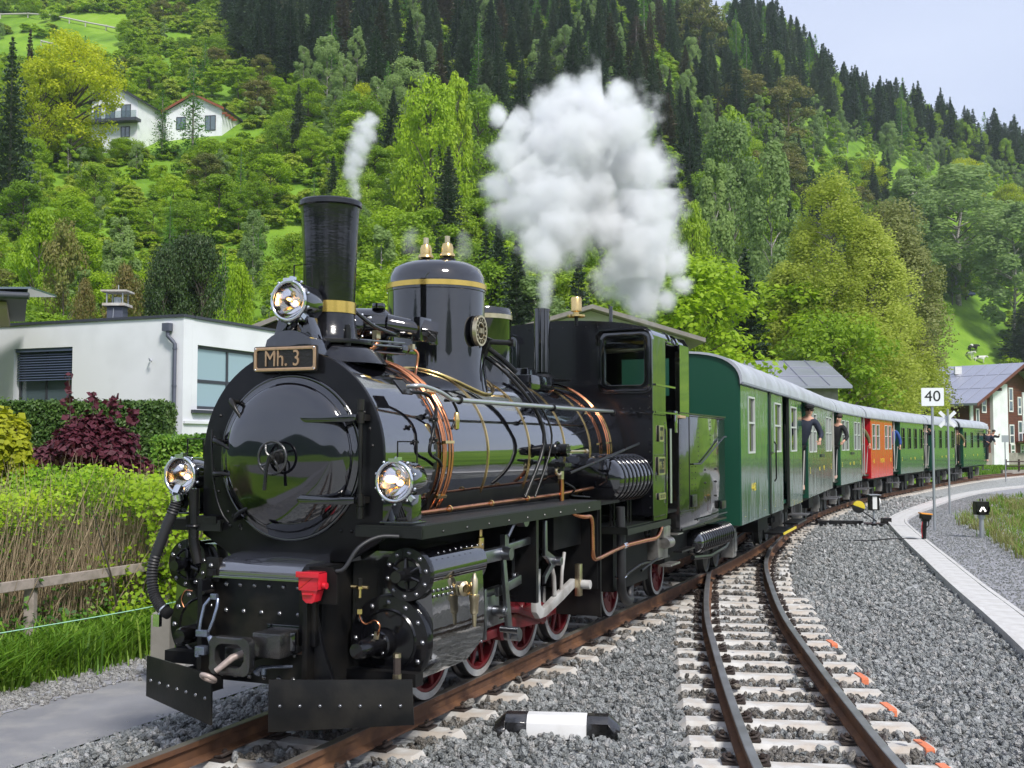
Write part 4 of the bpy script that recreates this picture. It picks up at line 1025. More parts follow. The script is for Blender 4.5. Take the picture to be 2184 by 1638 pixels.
        b.lathe([(.09, .0), (.085, -.04), (.06, -.05), (.058, -.28), (.045, -.31), (0, -.315)], (xc-s*.05, 1.08, .60), (0, 1, 0), 24); b.torus((xc-s*.05, 1.04, .60), (0, 1, 0), .075, .018, 24, 8); b.build('cylinder_cover', M['black_cover'], cb, 35)
        b = MB()
        for i in range(12): a = 2*pi*i/12; b.rivets([(xc+.238*math.cos(a), 1.08, .62+.238*math.sin(a))], (0, -1, 0), .019)
        for i in range(10): a = 2*pi*i/10+.2; b.rivets([(xv+.137*math.cos(a), 1.075, 1.035+.137*math.sin(a))], (0, -1, 0), .017)
        for i in range(4): a = pi/2*i+.6; b.rivets([(xc-s*.05+.065*math.cos(a), 1.03, .60+.065*math.sin(a))], (0, -1, 0), .014)
        b.rivets([(s*1.002, y, 1.17-.02*abs(y-1.5)) for y in np.linspace(1.2, 1.88, 9)], (s, 0, .3), .009); b.rivets([(s*.992, y, .93-.03*(y-1.2)) for y in np.linspace(1.16, 1.42, 5)], (s, 0, 0), .012); b.rivets([(s*.995, y, .895-.03*(y-1.2)) for y in np.linspace(1.16, 1.42, 5)], (s, 0, 0), .012)
        b.rivets([(s*.985, y, z) for y in (1.17, 1.90) for z in (.72, .60, .50)], (s, 0, 0), .012); b.build('bolt', M['rivet_shine'], cb, 50, kind='stuff')
        # brass drain/relief valves
        if s > 0:
            b = MB(); b.lathe([(.0, -.21), (.012, -.21), (.016, -.13), (.026, -.12), (.030, -.04), (.034, -.035), (.034, .0), (.024, .005), (.024, .10), (.016, .115), (.010, .14), (0, .145)], (1.07, 1.60, .86), (0, 0, 1), 16); b.lathe([(.0, -.06), (.045, -.055), (.05, -.01), (.03, 0)], (1.03, 1.56, .90), (1, -.6, 0), 16); b.build('relief_valve', M['brass_pale'], cb, 40)
            b = MB(); b.lathe([(.02, -.11), (.026, -.10), (.026, 0), (.014, .01), (.014, .06), (.020, .07), (.02, .1), (0, .1)], (.94, 1.98, 1.20), (0, 0, 1), 12); b.build('oil_cup', M['brass'], cb, 40)
            b = MB(); b.m(0).lathe([(.012, 0), (.012, .05), (.026, .055), (.026, .07), (.012, .075)], (.60, .92, .90), (0, 0, 1), 12); b.cyl((.54, .92, .965), (.66, .92, .965), .012, n=8); b.m(1).cyl((.60, .92, .975), (.60, .92, 1.02), .014, n=8); b.m(0).cyl((.60, .92, .80), (.60, .92, .83), .017, n=6); b.build('drain_cock', [M['brass'], SN], cb, 40)
            bent([(.60, .92, .81), (.605, .92, .77), (.64, .93, .74), (.70, .93, .765), (.735, .93, .74), (.73, .93, .70), (.71, .94, .67)], .007, M['copper'], L, 'copper_pipe', 6)
            b = MB(); b.cyl((.71, .945, .69), (.70, .95, .65), .018, n=6); b.build('pipe_nut', M['brass_pale'], L)
            b = MB(); b.m(0).cyl((.86, .93, .40), (.86, .93, .55), .024, n=8); b.m(1).cyl((.86, .93, .55), (.86, .93, .575), .026, n=8); b.cyl((.86, .93, .42), (.86, .93, .45), .028, n=8); b.build('rail_guard_rod', [M['rust_dark'], M['brass_pale']], L)
        else: bent([(-.66, .90, .88), (-.72, .90, .88), (-.75, .90, .82), (-.73, .9, .77)], .006, M['copper'], L, 'copper_pipe', 6)
    b = MB(); b.box(-.95, -.46, .98, 1.10, .38, .46); b.build('step_stay', MT, L); b = MB(); b.box(.46, .95, 1.0, 1.10, .36, .44); b.build('step_stay', MT, L)
    # ---- wheels and motion
    for i, y in enumerate((2.20, 3.10, 4.0, 4.90)):
        for s in (-1, 1): wheel(L, s*.43, y, .40, s, ang=-.35+i*.0)
    for y in (6.5, 8.4):
        for s in (-1, 1): wheel(L, s*.43, y, .31, s, ang=1)
    b = MB()
    for y in (2.2, 3.1, 4.0, 4.9): b.cyl((-.42, y, .40), (.42, y, .40), .06, n=12)
    for y in (6.5, 8.4): b.cyl((-.42, y, .31), (.42, y, .31), .05, n=12)
    b.build('axle', MT, L)
    ca, sa = .19*math.cos(-.35), .19*math.sin(-.35)
    b = MB(); b.box(.50, .54, 2.2+ca, 4.9+ca, .40+sa-.035, .40+sa+.035)
    for y in (2.2, 3.1, 4.0, 4.9): b.cyl((.49, y+ca, .40+sa), (.56, y+ca, .40+sa), .075, n=20)
    b.build('coupling_rod', M['wheel_red'], L, 35, .006)
    b = MB(); b.box(.47, .50, 3.98, 4.02, .3, .5)
    b.prism([(3.35, .46), (3.95, .50), (4.15, .44), (4.15, .36), (3.95, .30), (3.35, .34), (3.25, .40)], .575, .61, 'x'); b.build('big_end', M['wheel_red'], L, 40, .008)
    b = MB(); b.tube([(.60, 2.55, .60), (.63, 3.4, .50), (.63, 4.0, .40+sa)], .03, 8); b.build('main_rod', M['wheel_red'], L)
    # crosshead and slide bars
    b = MB(); b.box(.74, .80, 1.95, 2.75, .74, .78); b.box(.74, .80, 1.95, 2.75, .50, .535); b.box(.76, .90, 2.15, 2.19, .46, .82); b.build('slide_bar', M['steel'], L, 30, .006)
    b = MB(); b.box(.70, .86, 2.28, 2.50, .53, .75); b.cyl((.70, 1.9, .635), (.72, 2.3, .635), .028); b.cyl((.86, 2.40, .635), (.95, 2.40, .635), .04); b.cyl((.95, 2.40, .635), (.97, 2.40, .635), .03, n=6); b.cyl((.75, 1.93, .66), (.75, 2.12, .65), .07, n=18); b.torus((.75, 2.0, .655), (0, 1, 0), .07, .02); b.torus((.75, 2.08, .655), (0, 1, 0), .065, .015); b.build('crosshead', M['steel'], L, 35, .006)
    # combination lever, radius rod, expansion link
    b = MB(); b.prism([(2.33, 1.10), (2.38, 1.10), (2.52, .50), (2.55, .42), (2.47, .42), (2.44, .50)], .93, .96, 'x'); b.cyl((.90, 2.52, .45), (1.02, 2.52, .45), .045, n=16); b.cyl((.93, 2.36, 1.07), (1.0, 2.36, 1.07), .04); b.cyl((.90, 2.44, .50), (1.05, 2.42, .50), .025); b.build('combination_lever', M['steel'], L, 35, .005)
    b = MB(); b.cbox((.93, 2.18, 1.06), (.07, .36, .09)); b.cyl((.845, 1.98, 1.035), (.90, 2.30, 1.05), .03); b.cyl((.89, 2.33, 1.06), (1.03, 2.33, 1.06), .045, n=16); b.cyl((.86, 2.0, 1.035), (.86, 2.05, 1.035), .07, n=20); b.build('valve_crosshead', M['steel'], L, 35, .008)
    b = MB(); b.cbox((.90, 2.72, 1.09), (.03, .60, .055), Matrix.Rotation(.04, 3, 'X')); b.cbox((.90, 2.58, .80), (.03, .45, .07), Matrix.Rotation(.1, 3, 'X')); b.build('radius_rod', M['steel'], L, 35, .006)
    b = MB(); b.tube([(.92, 2.50, 1.17), (.92, 2.62, 1.27), (.92, 2.80, 1.29)], .026, 8, rs=[.022, .028, .02]); b.cyl((.88, 2.82, 1.28), (.95, 2.82, 1.28), .06, n=18); b.cbox((.91, 2.48, 1.12), (.04, .07, .13)); b.build('lifting_arm', M['steel'], L, 40)
    b = MB(); b.prism([(3.22, 1.24), (3.26, 1.24), (3.27, 1.0), (3.46, .93), (3.49, .88), (3.44, .86), (3.30, .80), (3.22, .74), (3.22, .80), (3.36, .88), (3.30, .92), (3.22, .96)], .92, .95, 'x'); b.cyl((.90, 3.46, .90), (1.0, 3.46, .90), .035, n=10)
    b.build('link_bracket', M['steel'], L, 35, .004)
    pts = [(3.30, .84), (3.26, .70), (3.28, .50), (3.36, .44), (3.50, .44), (3.9, .52), (4.22, .60), (4.26, .60), (4.26, .66), (4.20, .67), (3.85, .60), (3.52, .52), (3.44, .51), (3.38, .55), (3.36, .70), (3.38, .84)]
    b = MB(); b.prism(pts, .80, .85, 'x'); b.cyl((.82, 4.24, .62), (.98, 4.24, .62), .04, n=14); b.tube([(.83, 3.64, .88), (.83, 3.72, .74), (.83, 3.74, .58)], .02, 8); b.tube([(.83, 3.98, .92), (.83, 3.92, .76), (.83, 3.90, .60)], .016, 8); b.build('return_crank', M['tyre_white'], L, 35, .006)
    b = MB(); b.box(.85, .90, 4.19, 4.26, .52, .80); b.build('crank_bush', M['brass_pale'], L, 35, .006)
    b = MB(); b.box(.80, .805, 2.88, 2.93, .75, 1.12); b.torus((.81, 2.95, .82), (1, 0, 0), .03, .006); b.build('hanger', M['steel'], L)
    b = MB(); b.prism(arc(4.2, .40, .52, .5, 2.4, 10)+arc(4.2, .40, .48, 2.4, .5, 10), .44, .60, 'x'); b.build('splasher', MT, L)
    # under-cab pipes
    bent([(.84, 4.02, 1.30), (.90, 4.04, 1.25), (.97, 4.10, 1.22), (.985, 4.25, 1.20), (.985, 4.28, 1.0), (.985, 4.30, .86), (.985, 4.42, .83), (.985, 4.9, .86), (.985, 5.3, .88)], .020, M['copper'], L, 'copper_pipe', 10)
    bent([(.985, 5.25, .88), (.985, 5.9, .875), (.985, 6.35, .87), (.97, 6.55, .91), (.95, 6.7, .95)], .024, M['copper_bright'], L, 'copper_pipe', 10)
    MB().tube([(.97, 6.62, 1.28), (.97, 6.62, .96)], .014, 8).build('copper_pipe', M['copper_bright'], L)
    b = MB(); b.cyl((.98, 5.2, .878), (.98, 5.3, .88), .03, n=6); b.build('pipe_union', M['silver_rim'], L)
    bent([(.95, 5.22, 1.25), (.95, 5.25, .70), (.93, 5.30, .50), (.88, 5.55, .34), (.84, 5.85, .27), (.80, 6.0, .34), (.80, 6.05, .80)], .045, M['rubber'], L, 'hose', 12)
    b = MB(); b.torus((.935, 5.28, .58), (0, .3, -1), .05, .01); b.build('hose_clamp', M['silver_rim'], L)
    for k, (a, c) in enumerate(((5.45, 6.5), (6.1, 7.2))): bent([(.9, a, .55), (.92, (a+c)/2, .62), (.9, c, .60)], .014, SN, L)
    b = MB(); b.box(.55, .93, 6.65, 7.05, .60, .86); b.box(.60, .98, 6.70, 6.98, .84, .96); b.cyl((.98, 6.72, .78), (.98, 6.95, .78), .06); b.box(.9, 1.03, 6.8, 7.2, .52, .545); b.box(.7, 1.03, 7.1, 7.35, .84, .86); b.build('injector', M['silver_worn'], L, 35, .012)
    b = MB(); b.box(.40, .85, 5.3, 6.5, .42, 1.0); b.box(.36, .85, 7.2, 9.2, .50, .84); b.box(.70, .80, 5.9, 6.3, .62, .80); b.torus((.9, 6.35, .98), (1, 0, 0), .12, .012); b.torus((.9, 6.35, .98), (1, 0, 0), .085, .01); b.build('underframe', MT, L)
    # ---- air reservoir beside the firebox with ribs
    def tank(name, x, z, r, y0, y1, ribs, label):
        b = MB(); b.lathe([(0, -.03), (r*.6, -.022), (r*.93, .0), (r, .03), (r, y1-y0-.03), (r*.9, y1-y0), (0, y1-y0)], (x, y0, z), (0, 1, 0), 48); o = b.build(name, G, L, 35, label=label)
        b = MB()
        for i in range(ribs): b.torus((x, y0+.12+(y1-y0-.2)*i/(ribs-1), z), (0, 1, 0), r+.006, .011, 40, 8)
        b.build('cooling_coil', G, o, 50); return o
    tank('air_reservoir', .80, 1.515, .225, 5.02, 6.28, 9, 'large round air tank wrapped in ribs')
    tank('air_reservoir', .90, .66, .135, 8.25, 10.15, 15, 'small air tank low under the tender')
    b = MB()
    for y in (5.2, 5.3, 5.75, 5.85): b.tube([(.86, y, 1.31), (.86, y, 1.06)], .010, 6)
    b.build('tank_stay', SN, L)
    # slatted step
    b = MB()
    for i in range(9): b.box(.62+i*.045, .645+i*.045, 5.15+.0*i, 6.72, 1.045, 1.06)
    b.box(.60, 1.04, 5.15, 5.17, .99, 1.06); b.box(1.02, 1.045, 5.15, 6.75, .985, 1.045); st = b.build('slatted_step', M['board_edge'], L)
    # ---- cab
    CW = 1.035; ZC = 3.08
    roof = [(-CW, 1.12), (-CW, ZC-.10)]+[(-CW+.10*(1-math.cos(a)), ZC-.10+.10*math.sin(a)) for a in np.linspace(.2, pi/2, 4)]
    top = [(-.7, 3.13), (-.35, 3.165), (0, 3.178)]; fr = roof+top
    fr += [(-x, z) for x, z in fr[-2::-1]]
    # front sheet with window openings: build by strips (x ranges) so the windows are open
    def sheet(y0, y1, wins, zb=1.12):
        b = MB(); xs = sorted(set([-CW, CW]+[w[0] for w in wins]+[w[1] for w in wins]))
        def ztop(x):
            P = sorted(set(fr), key=lambda p: (p[0], p[1])); pp = [p for p in fr if p[1] > 2.9]; pp = sorted(pp)
            return float(np.interp(x, [p[0] for p in pp], [p[1] for p in pp]))
        for i in range(len(xs)-1):
            a, c = xs[i], xs[i+1]; sub = list(np.linspace(a, c, 5))
            w = [q for q in wins if q[0] <= a+1e-6 and q[1] >= c-1e-6]
            poly_top = [(x, ztop(x)) for x in sub]
            if w:
                w = w[0]; b.prism([(a, zb), (c, zb), (c, w[2]), (a, w[2])], y0, y1, 'y'); b.prism([(a, w[3]), (c, w[3])]+poly_top[::-1], y0, y1, 'y')
            else: b.prism([(a, zb), (c, zb)]+poly_top[::-1], y0, y1, 'y')
        return b
    wins = [(.50, .985, 2.44, 3.0), (-.985, -.50, 2.44, 3.0)]
    cab = sheet(6.08, 6.10, wins).build('cab_front', M['cab_sheet'], L, 25)
    for s in (1, -1):
        x0, x1 = (.50, .985) if s > 0 else (-.985, -.50)
        b = MB(); b.prism(rrect(x0-.035, x1+.035, 2.405, 3.03, .07, 4), 6.05, 6.082, 'y', hole=rrect(x0+.03, x1-.03, 2.47, 2.965, .05, 4)); b.prism(rrect(x0-.055, x1+.05, 2.385, 3.035, .08, 4), 6.065, 6.0795, 'y', hole=rrect(x0-.03, x1+.03, 2.41, 3.02, .07, 4)); wf = b.build('window_frame', G, L, 35, .004)
        b = MB(); b.box(x0, x1, 6.086, 6.09, 2.44, 3.0); b.build('pane', M['tint'], wf, 0)
        hood = arc(0, 0, 1, 0, 1, 1)
        b = MB(); pts = [(x0-.06, 2.90), (x0-.055, 3.0), (x0-.01, 3.05), (x1-.03, 3.055), (x1+.04, 3.02), (x1+.07, 2.95)]
        for i in range(len(pts)-1):
            (a, c), (d, e) = pts[i], pts[i+1]; b.add([(a, 5.99, c), (d, 5.99, e), (d, 6.08, e), (a, 6.08, c), (a, 5.99, c-.012), (d, 5.99, e-.012), (d, 6.08, e-.012), (a, 6.08, c-.012)], [(0, 1, 2, 3), (7, 6, 5, 4), (0, 4, 5, 1), (3, 2, 6, 7), (0, 3, 7, 4), (1, 5, 6, 2)])
        b.build('rain_hood', G, wf, 40)
    b = MB(); b.rivets([(1.005, 6.079, z) for z in np.arange(1.2, 2.98, .115)], (0, -1, 0), .009); b.rivets([(x, 6.079, 3.10-.04*x*x) for x in np.arange(-.6, .95, .13)], (0, -1, 0), .008); b.rivets([(x, 6.079, 2.225) for x in np.arange(.72, 1.0, .09)], (0, -1, 0), .008); b.build('rivet', SN, cab, 50, kind='stuff')
    b = MB(); b.box(.70, 1.06, 6.04, 6.08, 2.175, 2.195); b.box(.68, 1.03, 6.06, 6.08, 1.62, 1.64); b.build('seam_strip', G, cab)
    # cab sides: forward panel, door recess, rear sheet
    for s in (1, -1):
        x = s*CW; a, c = min(x, x-s*.018), max(x, x-s*.018)
        b = MB(); b.box(a, c, 6.10, 6.60, 1.06, 2.98); sd_ = b.build('cab_side', M['tender_gloss'], L, 0)
        b = MB(); b.box(a, c, 7.22, 7.66, 2.17, 2.98) ; b.build('cab_side', G, L, 0)
        b = MB(); rx = x
        b.rivets([(x, y, 1.10) for y in np.arange(6.15, 6.6, .06)], (s, 0, 0), .008); b.rivets([(x, y, 2.16) for y in np.arange(6.15, 6.6, .06)], (s, 0, 0), .008); b.rivets([(x, y, 1.74) for y in np.arange(6.15, 6.6, .06)], (s, 0, 0), .007); b.rivets([(x, 6.57, z) for z in np.arange(1.2, 2.1, .11)], (s, 0, 0), .009); b.build('rivet', SN, sd_, 50)
        b = MB(); b.box(min(x, x+s*.03), max(x, x+s*.03), 6.10, 7.0, 2.178, 2.196); b.box(min(x, x+s*.02), max(x, x+s*.02), 6.15, 6.95, 2.465, 2.485); b.build('side_moulding', G, sd_)
        b = MB(); b.tube([(x+s*.03, 6.68, 1.22), (x+s*.03, 6.68, 2.02)], .014, 8); b.build('handrail', M['steel_bright'], sd_)
        b = MB(); b.prism([(6.60, 1.06), (6.62, 1.06), (6.66, 1.15), (6.66, 2.0), (6.62, 2.12), (6.60, 2.17)], a, c, 'x'); b.build('door_edge', G, sd_)
        if s > 0:
            for (y0, z0, w, h, nm) in ((6.28, 1.88, .17, .17, 0), (6.24, 1.53, .26, .19, 1), (6.26, 1.27, .26, .07, 0)):
                b = MB(); b.prism(rrect(y0, y0+w, z0, z0+h, .012, 2), x+.001, x+.012, 'x'); p = b.build('cab_number_plate', M['black_cast'], sd_, 30)
                b = MB(); b.prism(rrect(y0, y0+w, z0, z0+h, .012, 2), x+.012, x+.02, 'x', hole=rrect(y0+.018, y0+w-.018, z0+.018, z0+h-.018, .01, 2))
                if nm: b.build('plate_frame', M['brass_pale'], p, 30); text('plate_lettering', 'Mh. 3', .12, p, (x+.012, y0+w/2, z0+h/2), (pi/2, 0, pi/2), M['brass_pale'], .005, sx=.75)
                else:
                    k = 3 if w > .2 else 2
                    for i in range(k): b.box(x+.011, x+.018, y0+.04+i*(w-.06)/k, y0+.04+i*(w-.06)/k+.03, z0+h*.32, z0+h*.68)
                    b.build('plate_frame', M['brass_pale'], p, 30)
    # roof shell, open doorway behind, rear wall with a round-cornered opening
    def roof_strip(y0, y1, name, grow=0., m=G):
        P = [(x*(1+grow), z+grow*.5) for x, z in fr if z > 2.9]; b = MB(); n = len(P)
        V = [(x, y, z) for y in (y0, y1) for x, z in P]+[(x*.985, y, z-.02) for y in (y0, y1) for x, z in P]
        F = [(i, i+1, n+i+1, n+i) for i in range(n-1)]+[(2*n+i, 3*n+i, 3*n+i+1, 2*n+i+1) for i in range(n-1)]+[(i, 2*n+i, 2*n+i+1, i+1) for i in range(n-1)]+[(n+i, n+i+1, 3*n+i+1, 3*n+i) for i in range(n-1)]
        F += [(0, n, 3*n, 2*n), (n-1, 3*n-1, 4*n-1, 2*n-1)]
        b.add(V, F); return b.build(name, m, L, 50)
    roof_strip(6.10, 6.72, 'cab_roof'); roof_strip(6.74, 6.80, 'roof_rib', .012); roof_strip(6.81, 7.60, 'cab_roof', -.03); roof_strip(7.10, 7.17, 'roof_rib', .0)
    rw = [(-.80, -.22, 2.42, 2.86), (.22, .80, 2.42, 2.86)]
    fr2 = fr
    b = sheet(7.64, 7.66, rw, 1.1); b.build('cab_rear', M['black_matt'], L)
    b = MB(); b.box(-1.0, 1.0, 6.12, 7.62, 1.10, 1.13); b.box(-.5, .5, 6.12, 6.5, 1.2, 2.3); b.box(-1.0, -.3, 7.0, 7.5, 1.1, 2.2); b.box(-1.015, -.99, 6.1, 7.64, 1.1, 2.9); b.build('cab_interior', MT, L)
    b = MB(); b.tube([(.2, 6.3, 2.35), (.4, 6.35, 2.55), (.6, 6.3, 2.4)], .02); b.tube([(.9, 6.4, 2.2), (.9, 6.4, 2.7)], .03); b.cyl((.35, 6.4, 2.85), (.95, 6.4, 2.88), .025); b.build('cab_fitting', M['brass_pale'], L)
    b = MB(); b.box(1.0, 1.045, 6.98, 7.25, 2.15, 2.19); b.box(.96, 1.06, 6.9, 7.02, 1.98, 2.22); b.build('door_post', G, L, 30, .004)
    b = MB(); b.box(1.0, 1.07, 7.10, 7.35, 2.145, 2.175); b.build('arm_rest', M['arm_wood'], L, 30, .004)
    b = MB(); b.cyl((.55, 6.2, 3.1), (.55, 6.2, 3.32), .02); b.build('roof_vent_pipe', G, L)
    # ---- tender body
    b = MB(); b.prism([(-1.03, .88), (1.03, .88), (1.03, 2.20), (-1.03, 2.20)], 7.20, 9.60, 'y'); td = b.build('tender', M['tender_gloss'], L, 30, .012, label='riveted black tender body mirroring the meadow')
    b = MB(); b.box(-1.04, 1.04, 7.18, 9.62, 2.20, 2.215); b.box(-.5, .5, 8.2, 9.0, 2.2, 2.36); b.box(1.03, 1.045, 7.25, 9.58, .88, .905); b.box(1.03, 1.04, 7.2, 7.85, 1.08, 1.095); b.build('tender_rim', SN, td)
    b = MB(); b.tube([(1.05, 7.75, 1.62), (1.05, 8.15, 1.62), (1.05, 9.45, 1.95), (1.05, 9.58, 1.95)], .011, 6); b.tube([(1.05, 7.95, .96), (1.05, 9.58, .96)], .009, 6); b.build('handrail', SN, td)
    b = MB(); X = 1.031; b.rivets([(X, y, 2.18) for y in np.arange(7.25, 9.6, .05)], (1, 0, 0), .008); b.rivets([(X, 8.1, z) for z in np.arange(1.66, 2.16, .055)], (1, 0, 0), .008); b.rivets([(X, 8.75, z) for z in np.arange(1.80, 2.16, .055)], (1, 0, 0), .008)
    b.rivets([(X, y, z) for y in (7.78, 7.95) for z in np.arange(1.1, 1.6, .07)], (1, 0, 0), .008); b.rivets([(X, y, z) for y in (8.45, 9.05) for z in (1.20, 1.38, 1.54)], (1, 0, 0), .016); b.rivets([(X, 7.25, z) for z in np.arange(.92, 2.1, .06)], (1, 0, 0), .007); b.build('rivet', SN, td, 50, kind='stuff')
    b = MB(); b.box(1.032, 1.05, 7.72, 7.95, 1.12, 1.26); b.box(1.032, 1.06, 9.25, 9.5, 1.02, 1.12); b.build('filler_flap', SN, td, 30, .004)
    # angled tender shelter rising behind the doorway
    b = MB(); b.box(.98, 1.02, 7.22, 7.62, 2.215, 2.9); b.build('shelter_side', M['tender_gloss'], L, 30)
    b = MB(); b.box(.40, .98, 9.62, 10.1, .78, .80); b.box(.9, 1.0, 7.4, 8.0, .62, .64); b.tube([(.95, 8.1, .50), (.95, 9.0, .44), (.95, 9.9, .48), (.95, 10.2, .56)], .03, 8); b.build('tender_step', SN, L)
    b = MB(); b.box(.2, .5, 9.6, 10.3, .6, .75); b.build('rear_coupler', MT, L)
    return L
D('black_cover', (.004, .004, .0055), .16, ior=1.55, bump=.0012, bscale=14, dirt=((.012, .011, .010), .6, 7))
D('black_front', (.004, .004, .005), .30, ior=1.35, coat=.0, bump=.0006, bscale=30, rvar=.07, dirt=((.02, .02, .022), .5, 3))
D('black_door', (.004, .004, .006), .05, ior=1.75, coat=1, bump=.004, bscale=2.6, detail=2)
D('black_cast', (.012, .010, .009), .45, bump=.004, bscale=60)
D('black_worn', (.012, .012, .013), .26, ior=1.8, bump=.004, bscale=25, dirt=((.05, .045, .04), .6, 9))
D('black_beam', (.004, .004, .005), .34, ior=1.35, bump=.001, bscale=45, dirt=((.03, .026, .02), .5, 6))
D('black_plate', (.006, .006, .006), .45, ior=1.4, bump=.001, bscale=50, dirt=((.028, .025, .02), .6, 5))
D('plate_bronze', (.62, .40, .24), .34, .75, bump=.001, bscale=80, dirt=((.42, .28, .2), .5, 30))
D('gold_band', (.80, .55, .14), .22, .85)
D('steel_bright', (.62, .63, .62), .28, .9)
D('steel_blue', (.22, .25, .32), .25, .8)
D('eye_worn', (.42, .34, .30), .5, .3, dirt=((.2, .16, .14), .6, 20))
D('board_edge', (.010, .011, .010), .42, ior=1.4)
D('tread', (.12, .125, .135), .35, .6)
D('rivet_shine', (.05, .05, .055), .16, coat=1, ior=2.2)
D('copper_bright', (.85, .30, .14), .24, 1)
D('silver_worn', (.42, .40, .37), .35, .8, dirt=((.12, .1, .08), .7, 7))
D('cover_gloss', (.03, .032, .042), .12, ior=2.6, coat=1, bump=.003, bscale=4)
D('cylinder_casing', (.018, .018, .016), .10, ior=2.2, coat=1, bump=.003, bscale=5, streak=(1, 1, 1))
D('cab_sheet', (.004, .004, .006), .25, ior=1.5, coat=.2, bump=.001, bscale=3)
D('tender_gloss', (.006, .006, .006), .10, ior=1.6, coat=.5, bump=.006, bscale=1.8, streak=(1, 1.6, 1), detail=2)
D('arm_wood', (.50, .34, .2), .5)
LOCO = build_loco()
# ================================================================ CARRIAGES
D('window_trim', (.55, .57, .55), .4)
D('dark_trim', (.02, .022, .02), .4)
D('lamp_white', (.8, .8, .78), .4)
RW, RZ0, RZ1 = 1.07, 2.72, 3.17
def roofprof(n=20, w=RW+.04, z0=RZ0, z1=RZ1):
    return [(w*math.copysign(abs(math.cos(a))**.62, math.cos(a)), z0+(z1-z0)*math.sin(a)**.85) for a in np.linspace(0, pi, n+1)]
def side_wall(root, s, y0, y1, wins, m, z0=.75, z1=RZ0, x=RW, trim='window_trim', split=True, th=.04):
    """s: side sign; wins: list of (ya, yb, za, zb)"""
    b = MB(); xa, xb = (x-th, x) if s > 0 else (-x, -x+th)
    ys = [y0]; 
    za = min([w[2] for w in wins]+[z1]); zb = max([w[3] for w in wins]+[z0])
    if wins:
        b.box(xa, xb, y0, y1, z0, za); b.box(xa, xb, y0, y1, zb, z1)
        cur = y0
        for w in sorted(wins):
            if w[0] > cur+1e-3: b.box(xa, xb, cur, w[0], za, zb)
            if w[2] > za+1e-3: b.box(xa, xb, w[0], w[1], za, w[2])
            if w[3] < zb-1e-3: b.box(xa, xb, w[0], w[1], w[3], zb)
            cur = w[1]
        if cur < y1-1e-3: b.box(xa, xb, cur, y1, za, zb)
    else: b.box(xa, xb, y0, y1, z0, z1)
    wl = b.build('side_wall', m, root, 0)
    if s > 0 or True:
        for w in wins:
            f = MB(); t = .028; xo0, xo1 = (x-.03, x+.012) if s > 0 else (-x-.012, -x+.03)
            hole = [(w[0]+t, w[2]+t), (w[1]-t, w[2]+t), (w[1]-t, w[3]-t), (w[0]+t, w[3]-t)]; o = [(w[0], w[2]), (w[1], w[2]), (w[1], w[3]), (w[0], w[3])]
            f.prism(o, xo0, xo1, 'x', hole=hole)
            if split: zm = (w[2]+w[3])/2+.03; f.box(xo0+.004, xo1-.004, w[0]+t, w[1]-t, zm-.014, zm+.014)
            fo = f.build('window', M[trim], wl, 0)
            p = MB(); xp = x-.02 if s > 0 else -x+.02; p.box(min(xp, xp-s*.004), max(xp, xp-s*.004), w[0]+t, w[1]-t, w[2]+t, w[3]-t)
            po = p.build('window_pane', M['car_glass'], wl, 0)
    return wl
M['car_glass'] = glass('carriage_glass', tint=(.42, .46, .45))
def bogie(root, y, detail=True):
    b = MB()
    b.box(-.45, .45, y-.5, y+.5, .38, .60); b.box(.60, .68, y-.55, y+.55, .40, .50); b.box(-.68, -.60, y-.55, y+.55, .40, .50)
    b.build('bogie', M['black_matt'], root)
    for dy in (-.36, .36):
        for s in (-1, 1):
            w = MB(); w.lathe([(0, .02), (.06, .02), (.10, 0), (.22, -.01), (.24, .005), (.26, .005), (.26, -.09), (.29, -.11), (0, -.11)], (s*.45, y+dy, .262), (s, 0, 0), 24); w.build('wheel', M['tyre_steel2'], root, 40)
    for s in (-1, 1):
        ax = MB(); ax.box(min(s*.62, s*.80), max(s*.62, s*.80), y-.13, y+.13, .20, .62); ax.box(min(s*.80, s*.82), max(s*.80, s*.82), y-.09, y+.09, .28, .56)
        ax.build('axle_box', M['axle_grey'], root, 0, .01)
D('axle_grey', (.22, .215, .20), .7, dirt=((.08, .075, .07), .6, 8))
D('tyre_steel2', (.05, .048, .046), .5, .3)
def end_wall(root, y, m, zd=.75, door=True):
    n = roofprof(14, RW-.01); poly = [(-RW+.01, zd), (RW-.01, zd)]+n
    b = MB(); b.prism(poly, y, y+.03, 'y'); o = b.build('end_wall', m, root, 30)
    if door:
        d = MB(); d.prism([(-.34, .95), (.34, .95), (.34, 2.65), (-.34, 2.65)], y-.012, y-.001, 'y', hole=[(-.22, 1.75), (.22, 1.75), (.22, 2.5), (-.22, 2.5)]); d.build('end_door', m, o, 0)
    return o
